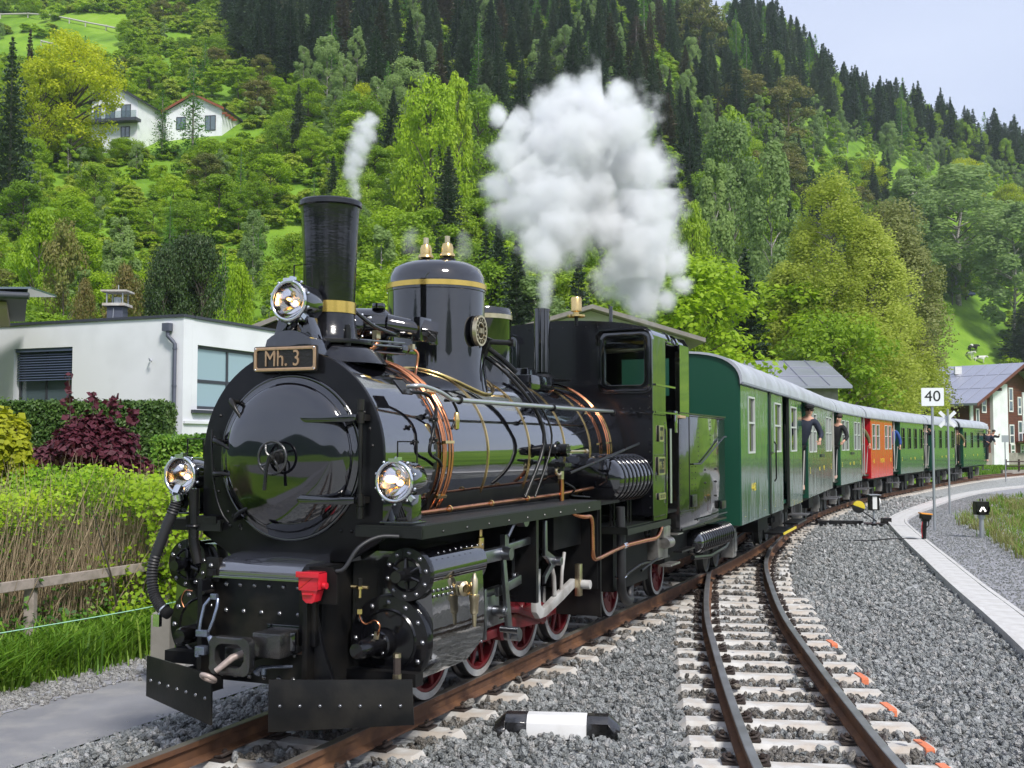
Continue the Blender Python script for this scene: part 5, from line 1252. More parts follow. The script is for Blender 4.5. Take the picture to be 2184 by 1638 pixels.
def roof(root, y0, y1):
    n = roofprof(22); n2 = [(x*.97, z-.03) for x, z in n]; b = MB(); k = len(n)
    V = [(x, y, z) for y in (y0, y1) for x, z in n]+[(x, y, z) for y in (y0, y1) for x, z in n2]
    F = [(i, i+1, k+i+1, k+i) for i in range(k-1)]+[(2*k+i, 3*k+i, 3*k+i+1, 2*k+i+1) for i in range(k-1)]
    F += [(i, 2*k+i, 2*k+i+1, i+1) for i in range(k-1)]+[(k+i, k+i+1, 3*k+i+1, 3*k+i) for i in range(k-1)]
    F += [(0, k, 3*k, 2*k), (k-1, 3*k-1, 4*k-1, 2*k-1)]
    b.add(V, F); o = b.build('roof', M['car_roof'], root, 50)
    g = MB(); g.box(RW+.03, RW+.055, y0, y1, RZ0-.03, RZ0+.0); g.build('rain_gutter', M['zinc_seam'], o)
    g2 = MB()
    for y in np.arange(y0+.8, y1-.2, 1.35): g2.tube([(x*1.001, y, z-.001) for x, z in n], .006, 4)
    g2.build('roof_seam', M['car_roof'], o, 60, kind='stuff'); return o
def yel(root, body, y, z, size=.16, sx=1.0, m=None):
    return text('lettering', body, size, root, (RW+.003, y, z), (pi/2, 0, pi/2), m or M['yellow_paint'], .001, sx=sx)
def carriage(sf, sr, label, col='car_green', first=False, trim='window_trim', letters=None, plate=False, last=False):
    xa, ya, _ = main_at(sf); xb, yb, _ = main_at(sr); ps = math.atan2(xb-xa, yb-ya); Lb = math.hypot(xb-xa, yb-ya)
    root = tag(empty('railway_carriage', (xa, ya, 0), -ps), label, 'carriage', 'carriages of the museum train')
    m, me = M[col], M[col+'_end']
    if first:
        # panel with tall window, sliding door leaf, recessed entrance, panel with narrow window
        wl = side_wall(root, 1, 0, 2.62, [(.62, 1.18, 1.72, 2.55)], m, z0=.73); side_wall(root, 1, 2.86, 4.18, [(3.2, 3.95, 1.72, 2.55)], m, z0=.73); side_wall(root, 1, 5.05, Lb, [(5.25, 6.05, 1.72, 2.55)], m, z0=.73)
        side_wall(root, -1, 0, Lb, [(.62, 1.18, 1.72, 2.55), (3.2, 3.95, 1.72, 2.55), (5.25, 6.05, 1.72, 2.55)], m, z0=.73)
        end_wall(root, -.03, me, .73, False); end_wall(root, Lb, me, .73)
        b = MB(); b.box(-1.0, 1.0, .05, Lb-.05, .80, .86); b.box(-.2, .95, 4.28, 4.98, .86, 2.7); b.build('floor', M['car_green_end'], root)
        b = MB(); b.box(1.03, 1.09, 2.60, 2.68, .74, 2.70); b.box(1.05, 1.10, 2.64, 2.86, 1.70, 1.73); b.box(1.03, 1.075, 4.99, 5.05, .74, 2.7); b.build('door_post', M['dark_trim'], root)
        b = MB(); b.tube([(1.10, 2.95, 1.25), (1.13, 2.95, 1.30), (1.13, 2.95, 1.85), (1.10, 2.95, 1.90)], .014, 6); b.tube([(1.08, 4.4, 1.2), (1.08, 4.4, 2.2)], .014, 6); b.build('door_handle', M['black_satin'], root)
        text('lettering', '4-463', .17, root, (RW+.003, 1.05, 1.22), (pi/2, 0, pi/2), M['yellow_paint'], .001, sx=1.0)
        for y in (.3, 2.1, 3.2, 5.4): 
            yel(root, '- -', y, .84, .07)
        b = MB(); b.box(.95, 1.25, 2.8, 4.3, .40, .43); b.build('step_board', M['black_satin'], root); b = MB(); b.box(1.25, 1.27, 2.8, 4.3, .40, .435); b.build('step_edge', M['yellow_paint'], root)
        b = MB(); b.box(.95, 1.22, 4.9, 6.2, .42, .45); b.build('step_board', M['black_satin'], root)
        y0r, y1r = -.06, Lb+.35
    else:
        pf = .82   # open end platforms
        n = 4; w = .62; gap = (Lb-.5-n*w)/(n-1)
        if trim == 'window_trim': wins = [(a, a+w, 1.68, 2.52) for a in (.28, .28+w+.22, Lb-.28-2*w-.22, Lb-.28-w)]
        else: wins = [(.25+i*(w+gap), .25+i*(w+gap)+w, 1.68, 2.48) for i in range(n)]
        wl = side_wall(root, 1, 0, Lb, wins, m, trim=trim); side_wall(root, -1, 0, Lb, wins, m, trim=trim)
        end_wall(root, -.03, me); end_wall(root, Lb, me)
        b = MB(); b.box(-1.0, 1.0, -pf, Lb+pf, .84, .90); b.build('floor', M['black_satin'], root)
        b = MB()
        for x in (-.62, .62): b.box(x-.3, x+.3, .4, Lb-.4, 1.28, 1.34)
        b.box(-.9, .9, Lb*.5, Lb*.5+.03, .9, 2.6); b.build('seats', M['wood_brown'], root)
        for yy, sg in ((-pf, -1), (Lb+pf, 1)):
            b = MB()
            for x in (-1.0, -.42, .42, 1.0): b.tube([(x, yy, .87), (x, yy, 1.86)], .016, 6)
            for x in (-1.0, 1.0): b.tube([(x, yy, .9), (x, yy, 2.75)], .018, 6)
            b.tube([(-1.0, yy, 1.86), (-.42, yy, 1.86)], .016, 6); b.tube([(.42, yy, 1.86), (1.0, yy, 1.86)], .016, 6)
            b.tube([(1.04, yy-sg*.08, .95), (1.04, yy-sg*.40, 1.78)], .012, 6)
            b.build('platform_railing', M['cream_rail'] if not last else M['black_satin'], root, 60)
            b = MB(); b.box(.75, 1.12, yy+(-.0 if sg < 0 else -.55), yy+(.55 if sg < 0 else 0), .44, .465); b.box(.80, .83, yy-sg*.1-.02, yy-sg*.1+.02, .46, .86); b.box(.80, .83, yy-sg*.45-.02, yy-sg*.45+.02, .46, .86); b.build('step_board', M['step_grey'], root)
        if plate: b = MB(); b.box(RW+.002, RW+.02, Lb*.46, Lb*.60, 1.56, 1.63); b.build('destination_plate', M['dark_trim'], root)
        for (body, f, sz) in (letters or ()): yel(root, body, Lb*f, 1.30, sz)
        y0r, y1r = -pf-.06, Lb+pf+.06
    roof(root, y0r, y1r)
    b = MB(); b.box(-.55, .55, -.2, Lb+.2, .62, .80); b.box(.88, .95, 0, Lb, .68, .75); b.box(-.95, -.88, 0, Lb, .68, .75); b.box(.3, .8, Lb*.45, Lb*.6, .40, .66); b.box(-.12, .12, -1.1 if not first else -.4, Lb+1.0, .56, .70); b.build('underframe', M['black_matt'], root)
    bogie(root, .95); bogie(root, Lb-.95)
    return root, Lb
D('cream_rail', (.45, .44, .40), .5)
D('step_grey', (.10, .10, .105), .6)
CARS = []
C1 = [('2', .07, .19), ('463', .42, .12), ('PLB', .60, .15), ('2', .93, .19)]
CARS.append(carriage(10.42, 17.3, 'first carriage behind the engine, dark green with a recessed door and yellow number 4-463', first=True))
CARS.append(carriage(18.5, 24.3, 'second green carriage with white framed windows, man in cap at its front platform', letters=C1, plate=True))
CARS.append(carriage(26.3, 31.0, 'third carriage, green, directly ahead of the red carriage', letters=C1, plate=True))
CARS.append(carriage(33.1, 37.7, 'the only red carriage in the train, with yellow lettering', col='car_red', letters=[('40', .12, .22), ('PINZGAU', .5, .2), ('40', .90, .22)]))
CARS.append(carriage(39.4, 44.5, 'fifth carriage, green with dark framed windows, just behind the red carriage', trim='dark_trim', letters=C1))
CARS.append(carriage(46.5, 52.7, 'sixth carriage, green, partly hidden behind the crossing sign post', trim='dark_trim', letters=C1))
CARS.append(carriage(55.3, 62.5, 'last green carriage at the far end of the train, passenger waving from its rear', trim='dark_trim', letters=C1, last=True))

# ---------------------------------------------------------------- people
def skin_mesh(name, verts, edges, radii, m, root=0, parent=None, sub=1):
    me = bpy.data.meshes.new(name); me.from_pydata(verts, edges, []); o = bpy.data.objects.new(name, me); COL.objects.link(o)
    md = o.modifiers.new('skin', 'SKIN'); md.use_smooth_shade = True; sv = me.skin_vertices[0].data
    for i, r in enumerate(radii): sv[i].radius = (r, r) if not isinstance(r, tuple) else r
    sv[root].use_root = True
    if sub: s = o.modifiers.new('sub', 'SUBSURF'); s.levels = sub; s.render_levels = sub
    dg = bpy.context.evaluated_depsgraph_get(); m2 = bpy.data.meshes.new_from_object(o.evaluated_get(dg)); m2.name = name
    bpy.data.objects.remove(o); bpy.data.meshes.remove(me)
    m2.materials.clear(); m2.materials.append(m); m2.polygons.foreach_set('use_smooth', [True]*len(m2.polygons))
    return link(name, m2, parent)
def person(parent_car, car_y, x, z0, lean, yaw, label, top='cloth_navy', legs='cloth_black', hairm='hair', cap=False, arms=((.05, -.30, -.10), (.10, -.25, -.45)), lean_f=.1, group=None):
    """stands at local (x, car_y, z0) of a carriage; lean = sideways tilt of the upper body (m at the head); arms: hand offsets from the shoulder (x, y, z)"""
    Mx = parent_car.matrix_basis.copy() if False else (Matrix.Translation(parent_car.location) @ Euler(parent_car.rotation_euler).to_matrix().to_4x4())
    p = Mx @ Vector((x, car_y, z0)); r = empty('person', p, parent_car.rotation_euler.z+yaw); tag(r, label, 'person', group)
    def L(t, f=lean_f): return lean*t, -f*t
    ch = (L(.55)[0], L(.55)[1], 1.22); nk = (L(.8)[0], L(.8)[1], 1.47); hd = (L(1)[0], L(1)[1]-.02, 1.62)
    pel = (0, 0, .93)
    def limbs(s, hand): 
        sh = Vector((nk[0]+s*.18, nk[1], 1.40)); h = sh+Vector(hand); el = (sh+h)/2+Vector((s*.07, .06, -.07)); return sh, el, h
    V = [pel, (ch[0]*.5, ch[1]*.5, 1.08), ch, nk, (nk[0]*.5+hd[0]*.5, nk[1]*.5+hd[1]*.5, 1.53), hd, (hd[0], hd[1], 1.72)]; E = [(0, 1), (1, 2), (2, 3), (3, 4), (4, 5), (5, 6)]; Rr = [.135, .13, .15, .075, .055, .085, .07]
    for s, hand in zip((-1, 1), arms):
        sh, el, h = limbs(s, hand); i = len(V); V += [tuple(sh), tuple(el), tuple(h), tuple(h+(h-el).normalized()*.09)]; E += [(2 if False else 3, i), (i, i+1), (i+1, i+2), (i+2, i+3)]; Rr += [.06, .042, .028, (.04, .02)]
    for s in (-1, 1):
        i = len(V); V += [(s*.10, 0, .86), (s*.11, -.02, .48), (s*.11, .02, .08), (s*.12, -.12, .045)]; E += [(0, i), (i, i+1), (i+1, i+2), (i+2, i+3)]; Rr += [.085, .06, .045, .04]
    b = skin_mesh('body', V, E, Rr, M['skin'], 0, r)
    # fingers: short chains from each palm
    f = MB()
    for s, hand in zip((-1, 1), arms):
        sh, el, h = limbs(s, hand); d = (h-el).normalized(); u, v, _ = basis(d)
        for k in range(4): q = h+d*.09+u*(k-1.5)*.018; f.tube([q, q+d*.035, q+d*.055+v*.02], .009, 5)
        q = h+d*.04+u*.035; f.tube([q, q+u*.03+d*.03], .010, 5)
    f.build('fingers', M['skin'], b, 60)
    # jacket: torso and sleeves over the body
    V2 = [(0, 0, .86), (ch[0]*.5, ch[1]*.5, 1.06), ch, (nk[0], nk[1], 1.43)]; E2 = [(0, 1), (1, 2), (2, 3)]; R2 = [.165, .16, .175, .10]
    for s, hand in zip((-1, 1), arms):
        sh, el, h = limbs(s, hand); i = len(V2); V2 += [tuple(sh), tuple(el), tuple(h-(h-el).normalized()*.02)]; E2 += [(3, i), (i, i+1), (i+1, i+2)]; R2 += [.078, .062, .045]
    skin_mesh('jacket', V2, E2, R2, M[top], 0, r)
    V3 = [(0, 0, .93)]; E3 = []; R3 = [.15]
    for s in (-1, 1):
        i = len(V3); V3 += [(s*.10, 0, .84), (s*.11, -.02, .48), (s*.11, .02, .10)]; E3 += [(0, i), (i, i+1), (i+1, i+2)]; R3 += [.10, .078, .06]
    skin_mesh('trousers', V3, E3, R3, M[legs], 0, r)
    hx, hy = hd[0], hd[1]
    h = MB(); h.sphere((hx, hy+.015, 1.70), .098, 14, 10, 1, 1.12, .80) if not cap else h.sphere((hx, hy+.025, 1.655), .092, 12, 8, 1, 1.1, .75); h.build('hair', M[hairm], r, 80)
    if cap:
        h = MB(); h.sphere((hx, hy+.0, 1.715), .105, 14, 8, 1, 1.15, .55); h.prism([(hx-.08, hy-.09), (hx+.08, hy-.09), (hx+.06, hy-.19), (hx-.06, hy-.19)], 1.68, 1.695, 'z'); h.build('cap', M['cloth_black'], r, 60)
    fc = MB(); fc.sphere((hx-.03, hy-.088, 1.645), .011, 6, 5); fc.sphere((hx+.03, hy-.088, 1.645), .011, 6, 5); fc.box(hx-.022, hx+.022, hy-.093, hy-.083, 1.573, 1.581); fc.build('eyes', M['hair'], b, 60)
    ns = MB(); ns.cyl((hx, hy-.085, 1.655), (hx, hy-.112, 1.61), .008, .016, 6); ns.build('nose', M['skin'], b, 60)
    return r
GP = 'passengers on the carriage platforms'
person(CARS[1][0], -.38, .88, .90, .26, .15, 'person in black cap and navy shirt leaning out before the second carriage', cap=True, arms=((-.02, -.2, -.36), (.06, -.20, -.36)), group=GP)
person(CARS[2][0], -.38, .88, .90, .26, -.2, 'person in black jacket leaning out before the third carriage', top='cloth_black', arms=((-.02, -.1, -.40), (.06, -.22, -.36)), group=GP)
person(CARS[3][0], -.40, .70, .90, .06, .2, 'person in olive jacket half hidden beside the red carriage', top='cloth_olive', arms=((0, -.1, -.50), (.16, -.10, -.45)), group=GP)
person(CARS[4][0], -.45, .78, .90, .08, .3, 'person in blue shirt standing between the red and fifth carriages', top='cloth_blue', arms=((0, 0, -.55), (.10, -.05, -.50)), group=GP)
person(CARS[5][0], -.40, .80, .90, .12, 0, 'fair haired person in black photographing from the sixth carriage platform', top='cloth_black', hairm='hair_fair', arms=((.14, -.22, .14), (.06, -.22, .14)), group=GP)
person(CARS[5][0], -.70, .72, .90, .05, 0, 'person with raised hands beside the fair haired passenger', top='cloth_navy', arms=((.10, -.22, .12), (-.04, -.2, .12)), group=GP)
person(CARS[6][0], -.45, .80, .90, .10, .1, 'person in olive shirt on the platform of the last carriage', top='cloth_olive', arms=((0, -.1, -.5), (.14, -.12, -.40)), group=GP)
person(CARS[6][0], CARS[6][1]+.35, .98, .90, .45, .3, 'person in black leaning far out behind the last carriage with a raised camera', top='cloth_black', arms=((.10, -.25, .12), (.16, -.12, .05)), group=GP)
person(CARS[6][0], CARS[6][1]+.05, 1.0, .90, .22, .3, 'fair haired person peering out just behind the last carriage windows', top='cloth_navy', hairm='hair_fair', arms=((.10, -.2, -.3), (.14, -.12, -.35)), group=GP)

# ================================================================ SIGNS AND LINESIDE THINGS
def pole(b, x, y, z0, z1, r): b.cyl((x, y, z0), (x, y, z1), r, n=12)
def speed_sign():
    r = tag(empty('speed_sign', (9.90, 26.5, -.21)), 'white square sign with black number 40 on a tall grey pole', 'sign')
    b = MB(); pole(b, 0, 0, 0, 2.95, .032); b.build('pole', M['galvanised'], r)
    b = MB(); b.prism(rrect(-.255, .255, 2.965, 3.39, .02, 2), -.055, -.045, 'y'); pl = b.build('sign_board', M['sign_white'], r, 30)
    text('number', '40', .36, pl, (0, -.058, 3.185), (pi/2, 0, 0), M['sign_black'], .002, sx=1.05)
    b = MB(); b.box(-.05, .05, -.044, -.03, 3.05, 3.08); b.box(-.05, .05, -.044, -.03, 3.28, 3.31); b.build('sign_clamp', M['galvanised'], r); r.rotation_euler.z = -.12
def cross_sign():
    r = tag(empty('level_crossing_sign', (12.78, 33, -.21)), 'white diagonal cross sign seen from behind on a thin pole', 'sign')
    b = MB(); pole(b, 0, 0, 0, 3.10, .03); b.build('pole', M['galvanised'], r)
    for a in (pi/4, -pi/4):
        b = MB(); b.cbox((0, .045 + (.012 if a > 0 else 0), 2.80), (.62, .010, .10), Matrix.Rotation(a, 3, 'Y')); b.build('cross_arm', M['sign_white'], r)
    r.rotation_euler.z = -.15
def switch_lever():
    r = tag(empty('point_lever', (9.15, 28.6, -.20)), 'points indicator with white and black lantern beside a yellow and black round weight', 'switch stand')
    b = MB(); b.box(-.12, .12, -.10, .10, .39, .77); ln = b.build('lantern_box', M['black_satin'], r, 0, .008)
    b = MB(); b.box(-.055, .055, -.108, -.100, .42, .74); b.build('lantern_glass', M['lamp_white'], ln)
    b = MB(); b.lathe([(0, .0), (.11, .0), (.10, .03)], (.12, 0, .60), (1, 0, 0), 20); b.build('lantern_side_glass', M['lamp_white'], ln)
    b = MB(); b.cyl((0, 0, .0), (0, 0, .40), .028, n=12); b.cyl((0, 0, 0), (0, 0, .1), .05); b.box(-.15, .15, -.15, .15, .77, .79); b.build('post', M['galvanised'], r)
    b = MB(); b.box(-.35, .45, -.2, .2, -.02, .07); b.box(-1.45, -.3, -.10, .10, .0, .13); b.box(-1.7, -1.45, -.06, .06, .0, .06); b.box(.2, .42, -.1, .1, .07, .20); b.build('point_machine', M['black_satin'], r, 0, .01)
    b = MB(); b.tube([(.05, -.05, .12), (-.35, -.05, .40)], .016, 8); b.build('lever_arm', M['black_satin'], r)
    for (a0, m, nm) in ((-.35, 'yellow_paint', 'weight_half'), (-.35+pi, 'sign_black', 'weight_half')):
        b = MB(); b.prism([(-.40+.155*math.cos(a0+t), .475+.155*math.sin(a0+t)) for t in np.linspace(0, pi, 18)], -.09, -.01, 'y'); b.build(nm, M[m], r, 30, .006)
def orange_post():
    r = tag(empty('magnet_post', (8.56, 23.5, -.17)), 'black leaning cable post with orange cap beside the cable trough', 'post')
    b = MB(); b.cbox((0, 0, .24), (.075, .075, .52), Matrix.Rotation(.06, 3, 'Y')); b.build('post', M['black_satin'], r, 0, .006)
    b = MB(); b.cbox((.03, 0, .52), (.20, .18, .10), Matrix.Rotation(.1, 3, 'Y')); b.cbox((.03, 0, .455), (.14, .12, .06)); b.build('post_head', M['black_satin'], r, 0, .01)
    b = MB(); b.cbox((.03, 0, .585), (.24, .20, .028), Matrix.Rotation(.1, 3, 'Y')); b.build('orange_cap', M['orange_cap'], r, 0, .01)
    b = MB(); b.tube([(-.05, -.04, .42), (-.07, -.05, .25), (-.055, -.04, .1)], .008, 6, smooth=3); b.build('red_cable', M['cast_red'], r, 60)
    b = MB(); b.tube([(.07, -.02, .48), (.09, -.02, .36), (.03, -.03, .28), (0, -.04, .1), (-.06, -.05, .03), (-.25, -.08, .075), (-.7, -.1, .075), (-1.1, .1, .02), (-1.6, .4, .0)], .012, 8, smooth=5); b.build('cable', M['rubber'], r, 60)
D('orange_cap', (.85, .34, .03), .4)
def dwarf_signal():
    r = tag(empty('dwarf_signal', (10.17, 24.5, -.25)), 'small black box signal showing a white arrow, on a short post in the weeds', 'signal')
    b = MB(); b.cyl((0, 0, 0), (0, 0, .60), .05, n=14); b.cyl((0, 0, .50), (0, 0, .60), .075, n=14); b.build('post', M['galvanised'], r)
    b = MB(); b.box(-.145, .145, -.08, .10, .58, .87); b.cyl((-.02, 0, .87), (-.02, 0, .93), .012); b.cyl((.03, 0, .87), (.03, 0, .93), .012); sb = b.build('signal_box', M['black_satin'], r, 0, .01)
    b = MB(); b.lathe([(.13, 0), (.14, 0), (.14, .06), (.13, .06)], (0, -.14, .72), (0, 1, 0), 24, -.3, pi+.3); b.build('hood', M['black_satin'], sb, 40)
    for s in (-1, 1):
        b = MB(); b.cbox((s*.035, -.085, .70), (.032, .008, .105), Matrix.Rotation(-s*.5, 3, 'Y')); b.build('arrow_bar', M['lens_white'], sb)
def marker():
    r = tag(empty('fouling_marker', (.32, 8.05, -.155), -.12), 'chunky black and white painted concrete marker block lying on the ballast', 'marker block')
    def seg(x0, x1, taper0=0, taper1=0):
        P = [(-.12, -.04), (-.105, .065), (-.05, .11), (.05, .11), (.105, .065), (.12, -.04)]
        V = []
        for x, t in ((x0, taper0), (x1, taper1)):
            V += [(x, y*(1-t*.35), z*(1-t*.5)+(-.02*t)) for y, z in P]
        F = [(i, (i+1) % 6, 6+(i+1) % 6, 6+i) for i in range(6)]+[tuple(range(5, -1, -1)), tuple(range(6, 12))]
        return MB().add(V, F)
    a = seg(-.21, .21); a.build('white_section', M['white_paint'], r, 30, .006)
    b = seg(-.36, -.21); b2 = seg(-.44, -.36, .9, 0); b.V += b2.V; n = 12; b.F += [tuple(i+n for i in f) for f in b2.F]; b.M += b2.M; b.build('black_end', M['black_worn'], r, 30, .006)
    b = seg(.21, .36); b2 = seg(.36, .44, 0, .9); b.V += b2.V; b.F += [tuple(i+n for i in f) for f in b2.F]; b.M += b2.M; b.build('black_end', M['black_worn'], r, 30, .006)
def grey_post():
    q = tag(empty('concrete_post', (-3.30, 10.75, -.37)), 'short grey stone post half hidden behind the front of the engine', 'post')
    b = MB(); b.box(-.09, .09, -.09, .09, 0, .62); b.box(-.08, .08, -.08, .08, .62, .64); b.build('post', M['concrete_dark'], q, 0, .01); b = MB(); b.box(.14, .24, -.08, .08, 0, .22); b.build('post_foot', M['concrete'], q, 0, .01)
D('concrete_dark', (.25, .235, .20), .9, dirt=((.16, .15, .12), .5, 5), bump=.001, bscale=60)
speed_sign(); cross_sign(); switch_lever(); orange_post(); dwarf_signal(); marker(); grey_post()
# orange straps on five sleeper ends
def straps():
    want = [6.9, 7.8, 8.85, 10.0, 11.4]; got = 0
    for yy in want:
        s, o, sm = min(STRAPS, key=lambda q: abs(q[1].location.y-yy)); c = link('orange_strap', sm, o, (.75, 0, .004), (0, 0, .12)); c['label'] = 'orange strap round the sleeper end'
straps()
def far_sign():
    r = tag(empty('road_sign', (wx(2142, 62), 62, hz1(wx(2142, 62), 62))), 'small pale square sign on a thin pole before the chalet', 'sign')
    b = MB(); pole(b, 0, 0, 0, 2.75, .03); b.build('pole', M['galvanised'], r); b = MB(); b.box(-.2, .2, -.05, -.04, 2.4, 2.78); b.build('sign_board', M['galvanised'], r)
def wx(px, Y): return (px-1092)/2400*Y
def wzp(py, Y): return 1.85+(948-py)/2400*Y*1.0
far_sign()
# ================================================================ BUILDINGS
def rot2(o, u, ang): return (o[0]+u*math.cos(ang), o[1]+u*math.sin(ang))
D('soffit_beige', (.42, .34, .26), .8); D('render_base', (.24, .24, .24), .8)
def wall_open(parent, name, p0, dr, L, z0, z1, ops, m, th=.3, inward=None):
    """vertical wall along dr from p0; ops: (ua, ub, za, zb) openings. returns object; thickness goes to `inward`"""
    d = Vector((dr[0], dr[1], 0)).normalized(); n = Vector(inward).normalized(); b = MB()
    def pc(u0, u1, a, c):
        q = [Vector((p0[0], p0[1], 0))+d*u+n*w for u in (u0, u1) for w in (0, th)]
        V = [(v.x, v.y, a) for v in (q[0], q[2], q[3], q[1])]+[(v.x, v.y, c) for v in (q[0], q[2], q[3], q[1])]
        b.add(V, [(0, 3, 2, 1), (4, 5, 6, 7), (0, 1, 5, 4), (1, 2, 6, 5), (2, 3, 7, 6), (3, 0, 4, 7)])
    us = sorted(set([0, L]+[o[0] for o in ops]+[o[1] for o in ops]))
    for i in range(len(us)-1):
        a, c = us[i], us[i+1]; mid = (a+c)/2; cur = z0
        for o in sorted([o for o in ops if o[0] <= mid <= o[1]], key=lambda o: o[2]):
            if o[2] > cur: pc(a, c, cur, o[2])
            cur = o[3]
        if cur < z1: pc(a, c, cur, z1)
    return b.build(name, m, parent, 0)
def obox(p0, dr, inward, u0, u1, w0, w1, z0, z1, b):
    d = Vector((dr[0], dr[1], 0)).normalized(); n = Vector((inward[0], inward[1], 0)).normalized(); P = Vector((p0[0], p0[1], 0))
    q = [P+d*u+n*w for u, w in ((u0, w0), (u1, w0), (u1, w1), (u0, w1))]
    b.add([(v.x, v.y, z0) for v in q]+[(v.x, v.y, z1) for v in q], [(0, 3, 2, 1), (4, 5, 6, 7), (0, 1, 5, 4), (1, 2, 6, 5), (2, 3, 7, 6), (3, 0, 4, 7)])
def win(parent, p0, dr, inw, u0, u1, z0, z1, fm, gm, split=None, hsplit=None, t=.06, setb=.08):
    f = MB()
    obox(p0, dr, inw, u0, u1, setb, setb+.06, z0, z0+t, f); obox(p0, dr, inw, u0, u1, setb, setb+.06, z1-t, z1, f)
    obox(p0, dr, inw, u0, u0+t, setb, setb+.06, z0+t, z1-t, f); obox(p0, dr, inw, u1-t, u1, setb, setb+.06, z0+t, z1-t, f)
    for s in (split or ()): obox(p0, dr, inw, s-t/2, s+t/2, setb+.004, setb+.056, z0+t, z1-t, f)
    for h in (hsplit or ()): obox(p0, dr, inw, u0+t, u1-t, setb+.008, setb+.052, h-t/2, h+t/2, f)
    o = f.build('window', fm, parent, 0); g = MB(); obox(p0, dr, inw, u0+t*.5, u1-t*.5, setb+.025, setb+.035, z0+t*.5, z1-t*.5, g); g.build('pane', gm, o, 0); return o

def white_house():
    C = (-7.03, 24.0); dl = (-.927, .375); dr = (.375, .927); root = tag(empty('modern_house', (C[0], C[1], -.4)), 'modern white flat roofed house with half lowered dark blinds behind the hedges', 'house')
    root_inv = Matrix.Translation((-C[0], -C[1], .4))
    Z1 = 4.58
    kids = []
    ops = [(3.04, 4.76, 2.55, 4.04)]
    kids.append(wall_open(root, 'wall', C, dl, 10., -.4, Z1, ops, M['white_wall'], .3, (dr[0], dr[1], 0)))
    kids.append(wall_open(root, 'wall', (C[0]+dr[0]*.302, C[1]+dr[1]*.302), dr, 8., -.4, Z1-.002, [(.18, 3.43, 2.62, 4.02), (.35, 1.2, 1.85, 2.1)], M['white_wall'], .3, (dl[0], dl[1], 0)))
    b = MB(); obox(C, dl, dr, -.03, 10.05, -.04, .34, Z1, Z1+.06, b); obox(C, dr, dl, .34, 8.4, -.04, .34, Z1+.0, Z1+.06, b); kids.append(b.build('parapet_cap', M['anthracite'], root))
    b = MB(); obox(C, dl, dr, .3, 9.9, .3, 8.2, Z1-.3, Z1-.2, b); kids.append(b.build('flat_roof', M['anthracite'], root))
    b = MB(); obox(C, dl, dr, 2.95, 4.85, .32, .34, 2.5, 4.1, b); kids.append(b.build('dark_room', M['blue_grey'], root))
    kids.append(win(root, C, dl, dr, 3.04, 4.76, 2.55, 4.04, M['anthracite'], M['pane'], split=(3.95,), setb=.17))
    # blind slats
    bl = MB(); obox(C, dl, dr, 3.06, 4.74, .03, .13, 3.96, 4.035, bl); blo = bl.build('window_blind', M['blind'], root, 0); kids.append(blo)
    z = 3.90; pr = None
    ang = math.atan2(dl[1], dl[0])
    while z > 3.27:
        if pr is None:
            s = MB(); s.box(.0, 1.64, -.032, .032, -.004, .004); pr = s.mesh('slat', M['blind'], 0)
        q = Vector((C[0]+dl[0]*3.08+dr[0]*.09, C[1]+dl[1]*3.08+dr[1]*.09, z)); o = link('slat', pr, blo); o.matrix_local = Matrix.Translation(q) @ Matrix.Rotation(ang, 4, 'Z') @ Matrix.Rotation(-.6, 4, 'X'); z -= .058
    # big corner window on the right wall
    C2 = (C[0]+dr[0]*.302, C[1]+dr[1]*.302)
    kids.append(win(root, C2, dr, dl, .18, 3.43, 2.62, 4.02, M['anthracite'], M['curtain_pane'], split=(1.35, 2.4), hsplit=(3.24,), setb=.07, t=.07))
    b = MB(); obox(C2, dr, dl, -.02, 3.6, -.10, -.002, 2.53, 2.60, b); kids.append(b.build('window_sill', M['anthracite'], root))
    b = MB(); obox(C2, dr, dl, -.28, 6, -.05, -.002, 2.30, 2.36, b); kids.append(b.build('wall_ledge', M['white_wall'], root))
    kids.append(win(root, C2, dr, dl, .35, 1.2, 1.85, 2.1, M['anthracite'], M['pane'], hsplit=(1.98,), t=.03))
    # down pipe
    def P(u, w, z): return (C[0]+dl[0]*u+dr[0]*w, C[1]+dl[1]*u+dr[1]*w, z)
    b = MB(); b.tube([P(.34, -.10, 4.30), P(.34, -.10, 4.18), P(.22, -.08, 4.06), P(.17, -.07, 4.0), P(.17, -.07, 1.4)], .043, 12); obox(C, dl, dr, .27, .45, -.16, -.02, 4.28, 4.45, b)
    for z in (3.9, 3.1, 2.2): b.cyl(P(.17, -.07, z-.02), P(.17, -.07, z+.02), .052, n=12)
    kids.append(b.build('drain_pipe', M['blue_grey'], root, 40))
    b = MB(); obox(C, dl, dr, .25, .75, -.02, -.002, .8, 2.05, b); kids.append(b.build('plinth', M['render_base'], root))
    b = MB(); b.tube([P(.86, -.03, 3.66), P(.80, -.12, 3.70), P(.74, -.12, 3.64)], .02, 6); kids.append(b.build('wall_lamp', M['galvanised'], root, 40))
    # chimney
    b = MB(); cx, cy_ = -10.08, 28.6; b.box(cx-.20, cx+.20, cy_-.2, cy_+.2, 4.3, 5.36); c = b.build('chimney', M['blue_grey'], root, 0, .01); kids.append(c)
    b = MB(); b.box(cx-.29, cx+.29, cy_-.29, cy_+.29, 5.362, 5.43); b.build('chimney_slab', M['concrete'], c); b = MB(); b.box(cx-.33, cx+.33, cy_-.3, cy_+.3, 5.72, 5.765); b.build('chimney_cap', M['concrete'], c)
    b = MB()
    for dx in (-.2, .2):
        for dy in (-.2, .2): b.box(cx+dx-.015, cx+dx+.015, cy_+dy-.015, cy_+dy+.015, 5.432, 5.718)
